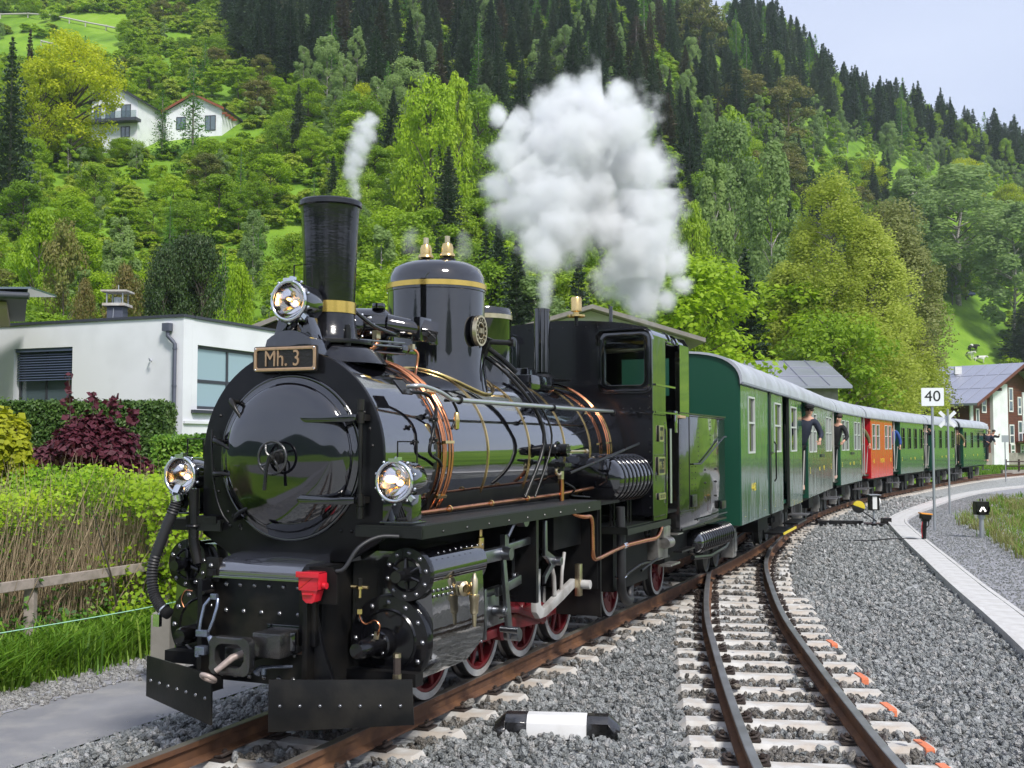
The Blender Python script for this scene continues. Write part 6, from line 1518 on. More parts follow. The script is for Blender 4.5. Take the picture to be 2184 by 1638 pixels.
    b.cyl((cx, cy_, 5.43), (cx, cy_, 5.60), .09); b.tube([(cx+.02, cy_, 5.76), (cx+.02, cy_, 5.92)], .012); b.tube([(cx-.02, cy_-.21, 5.3), (cx-.05, cy_-.21, 4.8), (cx+.03, cy_-.21, 4.6)], .01); b.build('chimney_stays', M['galvanised'], c)
    for k in root.children: k.matrix_parent_inverse = root_inv
    return root
white_house()

def world_parent(root):
    mi = root.matrix_basis if False else (Matrix.Translation(root.location) @ Euler(root.rotation_euler).to_matrix().to_4x4())
    for k in root.children: k.matrix_parent_inverse = mi.inverted()

def gable(name, label, p0, ang, wdt, dep, zb, ze, zr, wm, rm, over=.6, th=.16, cat='house', soffit=None, seams=0, rname='roof'):
    """gable end along direction ang starting at p0 (left end), depth behind it; returns root and (u, w)->world mapper"""
    root = tag(empty(name, (p0[0], p0[1], zb)), label, cat)
    d = (math.cos(ang), math.sin(ang)); n = (-math.sin(ang), math.cos(ang))
    def P(u, w, z): return (p0[0]+d[0]*u+n[0]*w, p0[1]+d[1]*u+n[1]*w, z)
    b = MB(); h = wdt/2
    V = [P(0, 0, zb), P(wdt, 0, zb), P(wdt, 0, ze), P(h, 0, zr), P(0, 0, ze), P(0, dep, zb), P(wdt, dep, zb), P(wdt, dep, ze), P(h, dep, zr), P(0, dep, ze)]
    b.add(V, [(0, 1, 2, 3, 4), (9, 8, 7, 6, 5), (0, 4, 9, 5), (1, 6, 7, 2)]); b.build('wall', wm, root, 0)
    sl = (zr-ze)/h
    for s in (0, 1):
        r = MB(); e0 = -over if s == 0 else wdt+over; ze2 = ze-sl*over; t = th
        V = [P(e0, -over, ze2+.02), P(h, -over, zr+.02), P(h, dep+over, zr+.02), P(e0, dep+over, ze2+.02)]
        V += [(v[0], v[1], v[2]+t) for v in V]
        r.add(V, [(0, 1, 2, 3), (7, 6, 5, 4), (0, 4, 5, 1), (1, 5, 6, 2), (2, 6, 7, 3), (3, 7, 4, 0)]); ro = r.build(rname, rm, root, 0)
        if seams:
            q = MB(); k = int((dep+2*over)/seams)
            for i in range(1, k):
                w = -over+i*seams; a = P(e0, w, ze2+.02+t+.02); c = P(h, w, zr+.02+t+.02); q.tube([a, c], .035, 4)
            for f in (.36, .70): q.tube([P(e0+(h-e0)*f, -over, ze2+(zr-ze2)*f+t+.03), P(e0+(h-e0)*f, dep+over, ze2+(zr-ze2)*f+t+.03)], .03, 4)
            q.build('roof_seam', M['zinc_seam'], ro, 0, kind='stuff')
        if soffit:
            bb = MB(); V = [P(e0, -over-.04, ze2-.12), P(h, -over-.04, zr-.12), P(h, -over-.04, zr+t), P(e0, -over-.04, ze2+t), P(e0, -over-.005, ze2-.12), P(h, -over-.005, zr-.12), P(h, -over-.005, zr+t), P(e0, -over-.005, ze2+t)]
            bb.add(V, [(0, 1, 2, 3), (7, 6, 5, 4), (0, 4, 5, 1), (1, 5, 6, 2), (2, 6, 7, 3), (3, 7, 4, 0)]); bb.build('barge_board', soffit, root, 0)
    return root, P, d, n
# neighbour's eave at the left edge
def left_house():
    root = tag(empty('neighbour_house', (-12.5, 22, -.4)), 'corner of a dark roof with beige soffit jutting in at the left', 'house')
    b = MB(); b.box(-17, -12.6, 20.6, 25, -.4, 4.45); b.build('wall', M['wood_dark'], root, 0)
    b = MB(); b.add([(-17, 19.8, 4.46), (-9.75, 21.6, 4.46), (-11.2, 25, 4.46), (-17, 25, 4.46), (-17, 19.8, 4.60), (-9.75, 21.6, 4.60), (-11.2, 25, 4.60), (-17, 25, 4.60)], [(0, 3, 2, 1), (4, 5, 6, 7), (0, 1, 5, 4), (1, 2, 6, 5), (2, 3, 7, 6), (3, 0, 4, 7)]); b.build('soffit', M['soffit_beige'], root, 0)
    b = MB(); b.add([(-17, 19.5, 4.62), (-9.28, 21.4, 4.62), (-11.0, 25.3, 4.62), (-17, 25.3, 4.62), (-17, 19.5, 5.25), (-9.25, 21.4, 4.74), (-11.0, 25.3, 4.80), (-17, 25.3, 5.25)], [(0, 3, 2, 1), (4, 5, 6, 7), (0, 1, 5, 4), (1, 2, 6, 5), (2, 3, 7, 6), (3, 0, 4, 7)]); r = b.build('roof', M['roof_dark'], root, 0)
    b = MB()
    for i in range(4): x = -15+i*1.5; b.box(x, x+1.3, 21.4, 22.6, 5.12-(x+15)*.066, 5.16-(x+15)*.066)
    b.build('roof_panel', M['pane'], r); b = MB(); b.tube([(-17, 19.46, 4.70), (-9.22, 21.36, 4.68)], .07, 10); b.build('gutter', M['anthracite'], r, 40)
    world_parent(root)
left_house()
r_, P_, _, _ = gable('small_barn', 'old grey shingle roof just behind the white house', (-9.0, 38), .25, 5.2, 7, -.4, 5.6, 6.75, M['wood_dark'], M['roof_tile'], .5, cat='barn'); world_parent(r_)
r_, P_, _, _ = gable('small_barn', 'low grey gabled roof peeking out above the engine cab', (-.6, 44), .02, 7.4, 8, -.4, 6.0, 7.1, M['cream'], M['roof_tile'], .7, cat='barn')
world_parent(r_)

def chalet():
    ang = R(40); p0 = (45.0, 110.6); zb = -.3
    root, P, d, n = gable('timber_chalet', 'three storey brown timber and white chalet with metal roof behind the train', p0, ang, 17, 22, zb, 6.3, 10.0, M['wood_brown'], M['zinc'], 1.6, .22, soffit=M['wood_brown'], seams=1.35)
    # horizontal boards on the gable wall
    b = MB()
    for k in range(30):
        z = zb+1.8+k*.27; 
        half = 17/2; lim = 0 if z < 6.2 else (z-6.2)/(3.7)*half
        if lim < half-.4: obox(p0, d, n, lim+.05, 17-lim-.05, -.03, 0, z, z+.012, b)
    b.build('board_joint', M['wood_dark'], root, 0, kind='stuff')
    def slab(u0, u1, z0, z1, m, nm, w0=-.12, w1=-.01):
        q = MB(); obox(p0, d, n, u0, u1, w0, w1, z0, z1, q); return q.build(nm, m, root, 0)
    slab(4.0, 7.05, zb, 8.0, M['white_wall'], 'white_bay', -.35, -.01)
    slab(0, 16.9, zb, 1.0, M['stone_wall'], 'plinth', -.10)
    slab(10.8, 12.2, 3.0, 7.3, M['white_wall'], 'white_panel'); slab(-.12, .45, .9, 6.2, M['white_wall'], 'white_panel')
    for (u0, u1, z0, z1) in ((1.1, 1.75, 2.1, 5.4), (2.3, 3.2, 5.0, 6.7), (2.4, 3.3, 1.9, 3.9), (7.9, 8.8, 5.2, 7.7), (7.9, 8.9, 1.9, 3.9), (8.1, 9.0, -.1+.9, 1.9), (9.8, 10.6, 4.9, 6.8), (9.8, 10.7, 2.0, 4.3), (10.2, 11.0, .8, 1.9), (12.6, 13.4, .8, 1.9), (12.4, 13.3, 3.6, 5.2)):
        win(root, p0, d, (-n[0], -n[1]), u0, u1, z0, z1, M['white_paint'], M['pane'], hsplit=((z0+z1)/2-.1,), t=.13, setb=.02)
    bal = MB(); obox(p0, d, n, 9.3, 16.5, -1.3, -.02, 2.05, 2.2, bal); obox(p0, d, n, 9.3, 16.5, -1.3, -1.22, 3.0, 3.1, bal); bo = bal.build('balcony', M['wood_brown'], root)
    bb = MB(); obox(p0, d, n, 0, .16, 0, .05, 0, .80, bb)
    sm = None
    for i in range(34):
        q = MB()
        if sm is None: q.box(-.08, .08, -.02, .02, 0, .8); sm = q.mesh('baluster', M['balcony_red'], 0)
        x, y, z = P(9.45+i*.21, -1.26, 2.2); o = link('baluster', sm, bo, (x, y, z), (0, 0, ang))
    # beams under the gable
    for u in (3.5, 8.5, 13.5): q = MB(); obox(p0, d, n, u-.12, u+.12, -1.5, -.01, 6.3+3.7*(1-abs(u-8.5)/8.5)-.65, 6.3+3.7*(1-abs(u-8.5)/8.5)-.35, q); q.build('roof_beam', M['wood_dark'], root)
    # roof chimney
    x, y, z = P(1.0, 6.5, 6.2); q = MB(); q.box(x-.55, x+.55, y-.5, y+.5, z-.3, z+2.2); q.build('chimney', M['blue_grey'], root, 0)
    for w_, u_ in ((4.5, 6.2), (12, 6.8)):
        x, y, z = P(u_, w_, 9.4); q = MB(); q.box(x-.35, x+.35, y-.2, y+.2, z-.2, z+.6); q.build('skylight', M['white_paint'], root)
    world_parent(root)
D('balcony_red', (.30, .07, .03), .6)
chalet()
r_, P_, d_, n_ = gable('long_hall', 'long low hall with pale metal roof behind the first carriages', (17.4, 60), pi/2, 9, 9, -.4, 5.0, 6.5, M['stone_wall'], M['zinc'], .6, .14, seams=1.2, cat='building'); 
world_parent(r_)
def hill_house(cx, Y, zb, wdt, label, dark, eave):
    root, P, d, n = gable('hillside_house', label, (cx-wdt/2, Y), -.18, wdt, 9, zb-9, zb+4.6, zb+6.9, M['white_wall'], M['roof_dark'], .55, .28, soffit=M[eave])
    p0 = (cx-wdt/2, Y)
    if dark:
        for (u0, u1, z0, z1) in ((.4, 1.6, 1.7, 4.0), (2.3, 3.9, 1.7, 3.9), (4.9, 6.5, 1.7, 3.9), (4.9, 6.4, -1.2, .5)): win(root, p0, d, (-n[0], -n[1]), u0, u1, zb+z0, zb+z1, M['anthracite'], M['pane'], t=.12, setb=.02, split=((u0+u1)/2,))
        q = MB(); obox(p0, d, n, -.6, wdt+.6, -1.5, -.02, zb+1.0, zb+1.45, q); bo = q.build('balcony', M['anthracite'], root)
        q = MB(); obox(p0, d, n, -.6, wdt+.6, -1.5, -1.46, zb+1.46, zb+2.5, q); q.build('glass_railing', M['tint'], bo)
    else:
        for (u0, u1, z0, z1) in ((6.6, 8.4, 1.2, 3.6), (1.8, 3.4, 1.6, 3.6)): win(root, p0, d, (-n[0], -n[1]), u0, u1, zb+z0, zb+z1, M['anthracite'], M['pane'], t=.12, setb=.02, split=((u0+u1)/2,))
        for k in range(4): q = MB(); obox(p0, d, n, wdt+.1, wdt+.9, -.3+k*1.2, -.05+k*1.2, zb+3.6, zb+3.9, q); q.build('eave_beam', M['roof_red_wood'], root)
    world_parent(root)
D('roof_red_wood', (.25, .07, .03), .6)
hill_house(-60.6, 170, 49.7, 7.6, 'white hillside house with dark roof and long glass balcony on the left', True, 'roof_dark')
hill_house(-49.6, 174, 49.4, 9.4, 'white hillside house with reddish eaves, right of the balcony house', False, 'roof_red_wood')

def ground_hit(px, py, z_add=0.):
    """world point where the line of sight through a photo pixel meets the terrain"""
    a = (px-1092)/2400; Y = np.linspace(30, 620, 2400); X = a*Y; z = hz(X, Y)+z_add; line = 1.85+(948-py)/2400*Y
    k = np.where(z >= line)[0]
    if len(k) == 0: return None
    y = Y[k[0]]; return a*y, y, float(z[k[0]])
def hill_rail(pts, label, h=1.1):
    P = [ground_hit(px, py) for px, py in pts]; P = [p for p in P if p]
    root = tag(empty('hillside_fence', P[0]), label, 'fence'); 
    mi = Matrix.Translation(P[0]).inverted()
    for i in range(len(P)-1):
        q = MB(); a = Vector(P[i])+Vector((0, 0, h)); c = Vector(P[i+1])+Vector((0, 0, h)); q.tube([a, c], .22, 5); q.build('rail', M['fence_pale'], root)
        q = MB(); q.box(P[i][0]-.12, P[i][0]+.12, P[i][1]-.12, P[i][1]+.12, P[i][2]-.3, P[i][2]+h+.3); q.build('post', M['fence_pale'], root)
    for k in root.children: k.matrix_parent_inverse = mi
D('fence_pale', (.45, .42, .38), .7)
hill_rail([(-20, 24), (40, 22), (90, 26), (130, 34), (165, 42), (210, 50), (245, 58)], 'long pale wooden rail fence across the top left meadow')
hill_rail([(70, 84), (98, 90), (110, 92)], 'short piece of pale rail fence lower on the top left meadow')
# valley fence by the chalet
def valley_fence():
    root = tag(empty('valley_fence', (33, 74, -.42)), 'dark post and rail fence with stone base in front of the chalet', 'fence'); pm = MB(); pm.box(-.05, .05, -.05, .05, 0, .75); pm = pm.mesh('post', M['wood_dark'], 0)
    for i in range(14): link('post', pm, root, (-.6+i*.95, i*.20, .55))
    for z in (.85, 1.15): q = MB(); q.tube([(-.6, -.06, z), (12, 2.4, z)], .04, 5); q.build('rail', M['wood_dark'], root)
    q = MB(); q.add([(-.8, 0, 0), (13, 2.7, 0), (13, 3.0, 0), (-.8, .3, 0), (-.8, 0, .6), (13, 2.7, .6), (13, 3.0, .6), (-.8, .3, .6)], [(0, 3, 2, 1), (4, 5, 6, 7), (0, 1, 5, 4), (1, 2, 6, 5), (2, 3, 7, 6), (3, 0, 4, 7)]); q.build('stone_base', M['stone_wall'], root)
valley_fence()
# wooden fence and green string along the hedge
def tw(s, t, z=0.): x, y, _ = main_at(s, t); return (x, y, z)
def garden_fence():
    root = tag(empty('garden_fence', tw(5, -4.75, -.4)), 'weathered wooden rail fence half swallowed by the hedge', 'fence'); mi = Matrix.Translation(root.location).inverted()
    ss = [-.5, 1.6, 3.55, 5.6, 7.6]
    for i, s in enumerate(ss):
        q = MB(); x, y, _ = tw(s, -4.80); q.box(x-.05, x+.05, y-.05, y+.05, -.45, .40+.0*i); q.build('post', M['wood_grey'], root, 0, .006)
    for i in range(len(ss)-1):
        q = MB(); a = Vector(tw(ss[i]-.05, -4.74, .445)); c = Vector(tw(ss[i+1]+.05, -4.74, .445)); v = (c-a); u = v.normalized(); nrm = Vector((u.y, -u.x, 0))
        V = [a-nrm*.012, a+nrm*.028, c+nrm*.028, c-nrm*.012]; q.add([(p.x, p.y, p.z-.05) for p in V]+[(p.x, p.y, p.z+.05) for p in V], [(0, 3, 2, 1), (4, 5, 6, 7), (0, 1, 5, 4), (1, 2, 6, 5), (2, 3, 7, 6), (3, 0, 4, 7)]); q.build('rail', M['wood_grey'], root, 0, .006)
    for k in root.children: k.matrix_parent_inverse = mi
    q = MB(); q.tube([tw(s, -4.3, .085+.02*math.sin(s)) for s in np.arange(-2, 9, .5)], .006, 4); o = q.build('string_line', M['string_green'], None, 60); tag(o, 'thin pale green string stretched low in front of the hedge', 'string')
D('string_green', (.35, .62, .45), .5)
garden_fence()
# cows on the meadow and a parked car under the birches
def cow(px, py, label, pal, ry=0., sc=1.):
    p = ground_hit(px, py)
    if not p: return
    V = [(0, 0, 1.15), (0, .55, 1.18), (0, 1.0, 1.15), (0, -.55, 1.22), (0, -.90, 1.40), (0, -1.15, 1.35), (0, -1.38, 1.15)]; E = [(0, 1), (1, 2), (0, 3), (3, 4), (4, 5), (5, 6)]; Rr = [.36, .36, .26, .33, .20, .17, .10]
    for s in (-1, 1):
        for y, k in ((-.5, 0), (.9, 1)):
            i = len(V); V += [(s*.18, y, .85), (s*.2, y+(.10 if k else -.02), .48), (s*.2, y, .05)]; E += [(3 if y < 0 else 2, i), (i, i+1), (i+1, i+2)]; Rr += [.14, .07, .06]
    i = len(V); V += [(0, 1.25, 1.1), (0, 1.3, .6)]; E += [(2, i), (i, i+1)]; Rr += [.04, .03]
    o = empty('cow', p, ry); tag(o, label, 'cow'); o.scale = (sc,)*3; skin_mesh('body', V, E, Rr, M[pal], 0, o)
    q = MB(); q.sphere((0, .5, 1.25), .36, 10, 7, 1.02, .8, .9); q.build('coat_patch', M['cow_white' if pal == 'cow_black' else 'cow_black'], o, 80)
    q = MB(); q.tube([(.10, -1.12, 1.5), (.24, -1.14, 1.6)], .025); q.tube([(-.10, -1.12, 1.5), (-.24, -1.14, 1.6)], .025); q.sphere((.16, -1.1, 1.42), .07, 6, 5, 1, .4, .5); q.sphere((-.16, -1.1, 1.42), .07, 6, 5, 1, .4, .5); q.build('horns_and_ears', M['cow_white'], o, 60)
cow(2080, 752, 'highest of the black and white cows on the meadow above the chalet roof', 'cow_black', 1.9, 1.25)
cow(2072, 768, 'black and white cow just above the chalet ridge, facing away', 'cow_white', .4, 1.25)
cow(2094, 776, 'cow mostly hidden by the chalet ridge, only its pale back visible', 'cow_white', 1.3, 1.2)
def parked_car():
    p = ground_hit(2062, 632)
    if not p: return
    o = empty('parked_car', p, .2); tag(o, 'tiny blue car parked under the birch trees on the far slope', 'car'); o.scale = (1.2,)*3
    q = MB(); q.prism([(-2.1, .3), (2.1, .3), (2.15, .8), (1.3, .95), (.8, 1.42), (-1.0, 1.45), (-1.7, .98), (-2.15, .85)], -.85, .85, 'y'); q.build('body', M['car_blue'], o, 30, .05)
    q = MB(); q.prism([(-1.45, .98), (1.12, .98), (.70, 1.36), (-.95, 1.38)], -.86, .86, 'y'); q.build('side_window', M['pane'], o, 0)
    for x in (-1.35, 1.35):
        for y in (-.8, .8): q = MB(); q.lathe([(0, .02), (.2, .02), (.22, 0), (.33, 0), (.33, -.2), (0, -.2)], (x, y, .33), (0, y, 0), 18); q.build('wheel', M['rubber'], o, 40)
    for y in (-.6, .6): q = MB(); q.cbox((2.12, y, .68), (.06, .3, .14)); q.build('headlight', M['lamp_white'], o)
D('car_blue', (.03, .06, .30), .25, coat=1)
parked_car()
# ================================================================ VEGETATION
def quads(C, size, nrm, up=None, rng=RNG, asp=.62):
    """n leaf quads: centres C (n,3), size (n,), normals (n,3); folded a little by a random spin"""
    n = len(C); N_ = nrm/np.linalg.norm(nrm, axis=1, keepdims=True)
    if up is None: up = rng.normal(size=(n, 3))
    U = np.cross(N_, up); U /= np.linalg.norm(U, axis=1, keepdims=True)+1e-9; Vv = np.cross(N_, U)
    s = size[:, None]
    # a pointed leaf: base, side, tip, side
    V = np.stack([C-Vv*s, C+U*s*asp+N_*s*.12, C+Vv*s, C-U*s*asp+N_*s*.12], 1).reshape(-1, 3)
    F = np.arange(4*n).reshape(n, 4); return V, F
def merge(parts):
    V = []; F = []; MI = []; A = []; k = 0
    for v, f, mi, a in parts:
        V.append(v); F.append(f+k); MI.append(np.full(len(f), mi)); A.append(a); k += len(v)
    return np.concatenate(V), np.concatenate(F), np.concatenate(MI), np.concatenate(A)
def tube_np(pts, rs, n=6):
    b = MB(); b.tube(pts, 0, n, rs=rs, caps=False); return np.array(b.V), np.array(b.F)
def wood_mesh(name, tubes, m):
    V = []; F = []; k = 0
    for p, r in tubes:
        v, f = tube_np(p, r, 6); V.append(v); F.append(f+k); k += len(v)
    return np_mesh(name, np.concatenate(V), np.concatenate(F), m, smooth=True)
def broadleaf(seed, H=10., Rr=3.6, trunk=.22, nl=6500, leaf=.17, m='leaf_mid', bark='bark', droop=0., clumps=60, shape=1., tr=.16, gap=.0):
    r = np.random.default_rng(seed); rn = random.Random(seed)
    tubes = []; top = H*.86
    sp = [Vector((rn.uniform(-.02, .02)*H*i/5, rn.uniform(-.02, .02)*H*i/5, top*i/5)) for i in range(6)]; tubes.append((sp, [tr*(1-.75*i/5)*H/10 for i in range(6)]))
    C = []
    for k in range(clumps):
        f = rn.random()**.8; z = H*(trunk+(1-trunk)*f)
        env = Rr*(math.sin(pi*min(1, max(.03, (f*.88+.10)))**shape))**.62
        a = k*2.399+rn.uniform(-.4, .4); q = env*(.45+.55*math.sqrt(rn.random()))*rn.uniform(.8, 1.05)
        c = np.array([q*math.cos(a), q*math.sin(a), z]); C.append((c, Rr*rn.uniform(.15, .30)))
        if k % 2 == 0:
            z0 = max(H*.12, z-q*rn.uniform(.5, .9)); b0 = Vector((0, 0, min(z0, top))); e = Vector(c); mid = b0.lerp(e, .5)+Vector((0, 0, q*.10)); tubes.append(([b0, mid, e], [tr*.42*H/10, tr*.24*H/10, .02]))
    per = nl//clumps; parts = []
    P = []; S = []; Nn = []; Aa = []
    for c, cr_ in C:
        n = int(per*rn.uniform(.6, 1.4)); d = r.normal(size=(n, 3)); d /= np.linalg.norm(d, axis=1, keepdims=True)
        rad = cr_*(.35+.75*r.random(n)**.5)[:, None]; p = c+d*rad*np.array([1.15, 1.15, .78])
        if droop: p[:, 2] -= droop*r.random(n)**1.4*np.clip(np.linalg.norm(p[:, :2], axis=1)/Rr, .2, 1)
        P.append(p); S.append(leaf*r.uniform(.6, 1.3, n)); Nn.append(d*.9+np.array([0, 0, .6])+r.normal(size=(n, 3))*.5); cl = rn.random(); Aa.append(np.repeat(np.clip(cl*.55+r.random(n)*.45, 0, 1), 4))
    P = np.concatenate(P); S = np.concatenate(S); Nn = np.concatenate(Nn); A = np.concatenate(Aa)
    if droop: Nn[:, 2] *= .3; up = np.tile(np.array([0, 0, 1.]), (len(P), 1))+r.normal(size=(len(P), 3))*.25; V, F = quads(P, S*1.15, Nn, np.cross(Nn, up), r, .5)
    else: V, F = quads(P, S, Nn, None, r)
    cm = np_mesh('crown', V, F, M[m], attrs={'rnd': A}); wm = wood_mesh('trunk', tubes, M[bark]); return cm, wm
def spruce(seed, H=20., Rr=3.3, m='needle', bark='bark_grey', whorls=36, dens=1., bare=.06, leaf=.40, open_=0.):
    r = np.random.default_rng(seed); rn = random.Random(seed); P = []; S = []; Nn = []; U = []; A = []; tubes = [([Vector((0, 0, 0)), Vector((0, 0, H*.5)), Vector((0, 0, H*.99))], [.22*H/20, .14*H/20, .02])]
    for w in range(whorls):
        f = w/(whorls-1); z = H*(bare+(1-bare)*f**.92); L = Rr*(1-f)**.78*(.35+.65*min(1, f*6+.35))+.10; nb = max(5, int(11*(1-f*.5)))
        for b in range(nb):
            if rn.random() < open_: continue
            a = 2*pi*b/nb+w*1.1+rn.uniform(-.3, .3); Lb = L*rn.uniform(.65, 1.18); dirv = np.array([math.cos(a), math.sin(a), 0]); sd_ = np.array([-math.sin(a), math.cos(a), 0]); n = max(3, int(dens*7*Lb/Rr*2.2)); c = rn.random()
            t = r.uniform(.12, 1., n); sag = -.30*Lb*t+.16*Lb*t**3; p = dirv*(t*Lb)[:, None]+np.array([0, 0, z])+np.stack([0*t, 0*t, sag-.05*Lb], 1)+sd_*(r.normal(size=n)*.20*Lb*(1.1-t))[:, None]; p[:, 2] -= r.random(n)*.25
            P.append(p); S.append(leaf*r.uniform(.7, 1.35, n)*(1.15-.4*t)); Nn.append(np.array([0, 0, 1.])+sd_*r.normal(size=n)[:, None]*.8+dirv*.35*r.random(n)[:, None]); U.append(np.tile(sd_, (n, 1))+r.normal(size=(n, 3))*.35); A.append(np.repeat(np.clip(c*.5+r.random(n)*.5, 0, 1), 4))
    n = 26; t = r.random(n); P.append(np.stack([r.normal(size=n)*.10, r.normal(size=n)*.10, H*(.95+.055*t)], 1)); S.append(np.full(n, .16)); Nn.append(r.normal(size=(n, 3))); U.append(r.normal(size=(n, 3))); A.append(np.full(4*n, .6))
    P, S, Nn, U, A = (np.concatenate(q) for q in (P, S, Nn, U, A)); V, F = quads(P, S, Nn, U, r, .42)
    return np_mesh('crown', V, F, M[m], attrs={'rnd': A}), wood_mesh('trunk', tubes, M[bark])
def shrub(seed, Rr=1.6, H=2.2, nl=1500, leaf=.15, m='leaf_mid', n_c=18):
    r = np.random.default_rng(seed); P = []; A = []; Nn = []
    for k in range(n_c):
        a = r.uniform(0, 2*pi); q = Rr*math.sqrt(r.random())*.8; z = H*(.25+.65*r.random())*math.sqrt(max(.1, 1-(q/Rr)**2)); n = nl//n_c; d = r.normal(size=(n, 3)); d /= np.linalg.norm(d, axis=1, keepdims=True); d[:, 2] = np.abs(d[:, 2])*.9-.2
        P.append(np.array([q*math.cos(a), q*math.sin(a), z])+d*Rr*.36*r.random((n, 1))**.4); Nn.append(d+np.array([0, 0, .7])+r.normal(size=(n, 3))*.4); A.append(np.repeat(np.clip(r.random()*.5+r.random(n)*.5, 0, 1), 4))
    P, A, Nn = (np.concatenate(q) for q in (P, A, Nn)); V, F = quads(P, leaf*r.uniform(.6, 1.3, len(P)), Nn, None, r); return np_mesh('foliage', V, F, M[m], attrs={'rnd': A})
M['needle'] = leafmat('needle', [(.035, .060, .032), (.050, .088, .048), (.075, .120, .060), (.10, .145, .085), (.16, .175, .10)], .2, inst=.6)
M['needle_brown'] = leafmat('needle_brown', [(.05, .065, .035), (.09, .095, .05), (.15, .12, .075), (.09, .10, .05)], .15)
M['needle_dead'] = leafmat('needle_dead', [(.13, .10, .085), (.20, .155, .13), (.16, .12, .10)], .1)
M['larch'] = leafmat('larch_needles', [(.072, .203, .029), (.131, .304, .043), (.189, .392, .065)], .35)
M['leaf_mid'] = leafmat('leaf_mid', [(.11, .20, .014), (.17, .30, .020), (.25, .40, .026), (.33, .48, .032), (.42, .53, .045)], .45)
M['leaf_fresh'] = leafmat('leaf_fresh', [(.20, .33, .014), (.29, .45, .020), (.38, .55, .026), (.48, .60, .04)], .45)
M['leaf_yellow'] = leafmat('leaf_yellow', [(.30, .38, .010), (.44, .52, .012), (.56, .62, .018), (.64, .66, .03)], .5)
M['leaf_pale'] = leafmat('leaf_pale', [(.14, .24, .07), (.22, .33, .10), (.29, .42, .12), (.36, .47, .16)], .45)
M['leaf_birch'] = leafmat('leaf_birch', [(.30, .38, .05), (.42, .50, .07), (.52, .60, .10), (.58, .63, .16)], .55)
M['leaf_rust'] = leafmat('leaf_rust', [(.10, .14, .03), (.17, .20, .04), (.26, .24, .07), (.20, .27, .05)], .35)
M['leaf_purple'] = leafmat('leaf_purple', [(.032, .006, .013), (.064, .013, .022), (.112, .022, .035), (.160, .056, .072)], .25)
M['leaf_maple'] = leafmat('leaf_lime', [(.275, .325, .013), (.450, .475, .025), (.575, .575, .050)], .4)
M['leaf_hedge'] = leafmat('leaf_hedge', [(.112, .237, .010), (.225, .413, .015), (.350, .525, .022), (.450, .600, .037)], .4, inst=0)
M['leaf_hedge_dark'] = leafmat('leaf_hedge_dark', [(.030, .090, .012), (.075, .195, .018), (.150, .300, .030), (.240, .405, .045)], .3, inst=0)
M['thuja'] = leafmat('thuja', [(.027, .060, .015), (.053, .112, .021), (.090, .165, .030), (.120, .180, .045)], .15, inst=0)
M['grass_blade'] = leafmat('grass_blade', [(.07, .16, .015), (.13, .27, .022), (.20, .36, .03), (.30, .42, .08)], .4)
M['grass_dry'] = leafmat('grass_dry', [(.25, .22, .10), (.30, .28, .10), (.22, .28, .06), (.35, .25, .14)], .4)
M['twig'] = mat('twig', (.30, .22, .13), .85, var=((.42, .33, .21), (.20, .14, .08)), vscale=8)

M['needle_olive'] = leafmat('needle_olive', [(.02, .045, .012), (.035, .07, .018), (.05, .09, .02), (.09, .10, .03)], .1, inst=.1)
M['leaf_rusty'] = leafmat('leaf_rusty', [(.07, .10, .025), (.14, .15, .03), (.24, .18, .06), (.18, .22, .05)], .3, inst=.1)
M['leaf_scrub'] = leafmat('leaf_scrub', [(.22, .30, .03), (.34, .44, .04), (.44, .54, .06)], .45)
PR = {}
def reg(k, lst): PR[k] = lst
reg('spruce', [spruce(i, 20, rr, dens=d, bare=b, leaf=.30, whorls=40, open_=.1) for i, rr, d, b in ((1, 3.2, 2.5, .05), (2, 3.8, 2.5, .04), (3, 2.8, 2.4, .12), (4, 3.4, 2.3, .24), (5, 3.0, 2.5, .08))])
reg('brown_spruce', [spruce(11, 20, 3.1, 'needle_brown', dens=1.3), spruce(12, 20, 2.7, 'needle_brown', dens=1.2, open_=.12)])
reg('larch', [spruce(21, 16, 2.6, 'larch', dens=1.2, leaf=.20, open_=.15), spruce(22, 16, 3.0, 'larch', dens=1.2, leaf=.20, open_=.2)])
reg('dead', [spruce(31, 20, 2.6, 'needle_dead', 'bark_grey', dens=.9, leaf=.22, open_=.3)])
reg('mid', [broadleaf(41+i, 10, rr, m='leaf_mid', nl=9500, leaf=.145, clumps=c) for i, (rr, c) in enumerate(((3.4, 55), (4.0, 65), (2.9, 45), (3.6, 60)))])
reg('fresh', [broadleaf(51+i, 10, rr, m='leaf_fresh', nl=9500, leaf=.145, clumps=c) for i, (rr, c) in enumerate(((3.2, 50), (3.8, 60), (2.6, 42)))])
reg('pale', [broadleaf(61+i, 12, rr, m='leaf_pale', bark='bark_birch', nl=13000, leaf=.125, clumps=c, droop=.9, tr=.12) for i, (rr, c) in enumerate(((2.6, 46), (3.1, 56), (2.2, 40)))])
reg('yellow', [broadleaf(71+i, 11, 4.0, m='leaf_yellow', nl=15000, leaf=.115, clumps=70, tr=.24) for i in range(2)])
reg('rust', [broadleaf(76+i, 10, 3.0, m='leaf_rust', nl=8000, leaf=.14, clumps=46) for i in range(2)])
reg('young', [broadleaf(81+i, 9, 1.7, m=mm, bark='bark_birch', nl=4800, leaf=.13, clumps=30, tr=.09, droop=.3, trunk=.12) for i, mm in enumerate(('leaf_pale', 'leaf_fresh', 'leaf_mid'))])
reg('near_dark', [broadleaf(91, 10, 3.4, m='needle_olive', nl=16000, leaf=.10, clumps=110)])
reg('near_brown', [broadleaf(92, 10, 3.0, m='leaf_rusty', nl=15000, leaf=.10, clumps=100)])
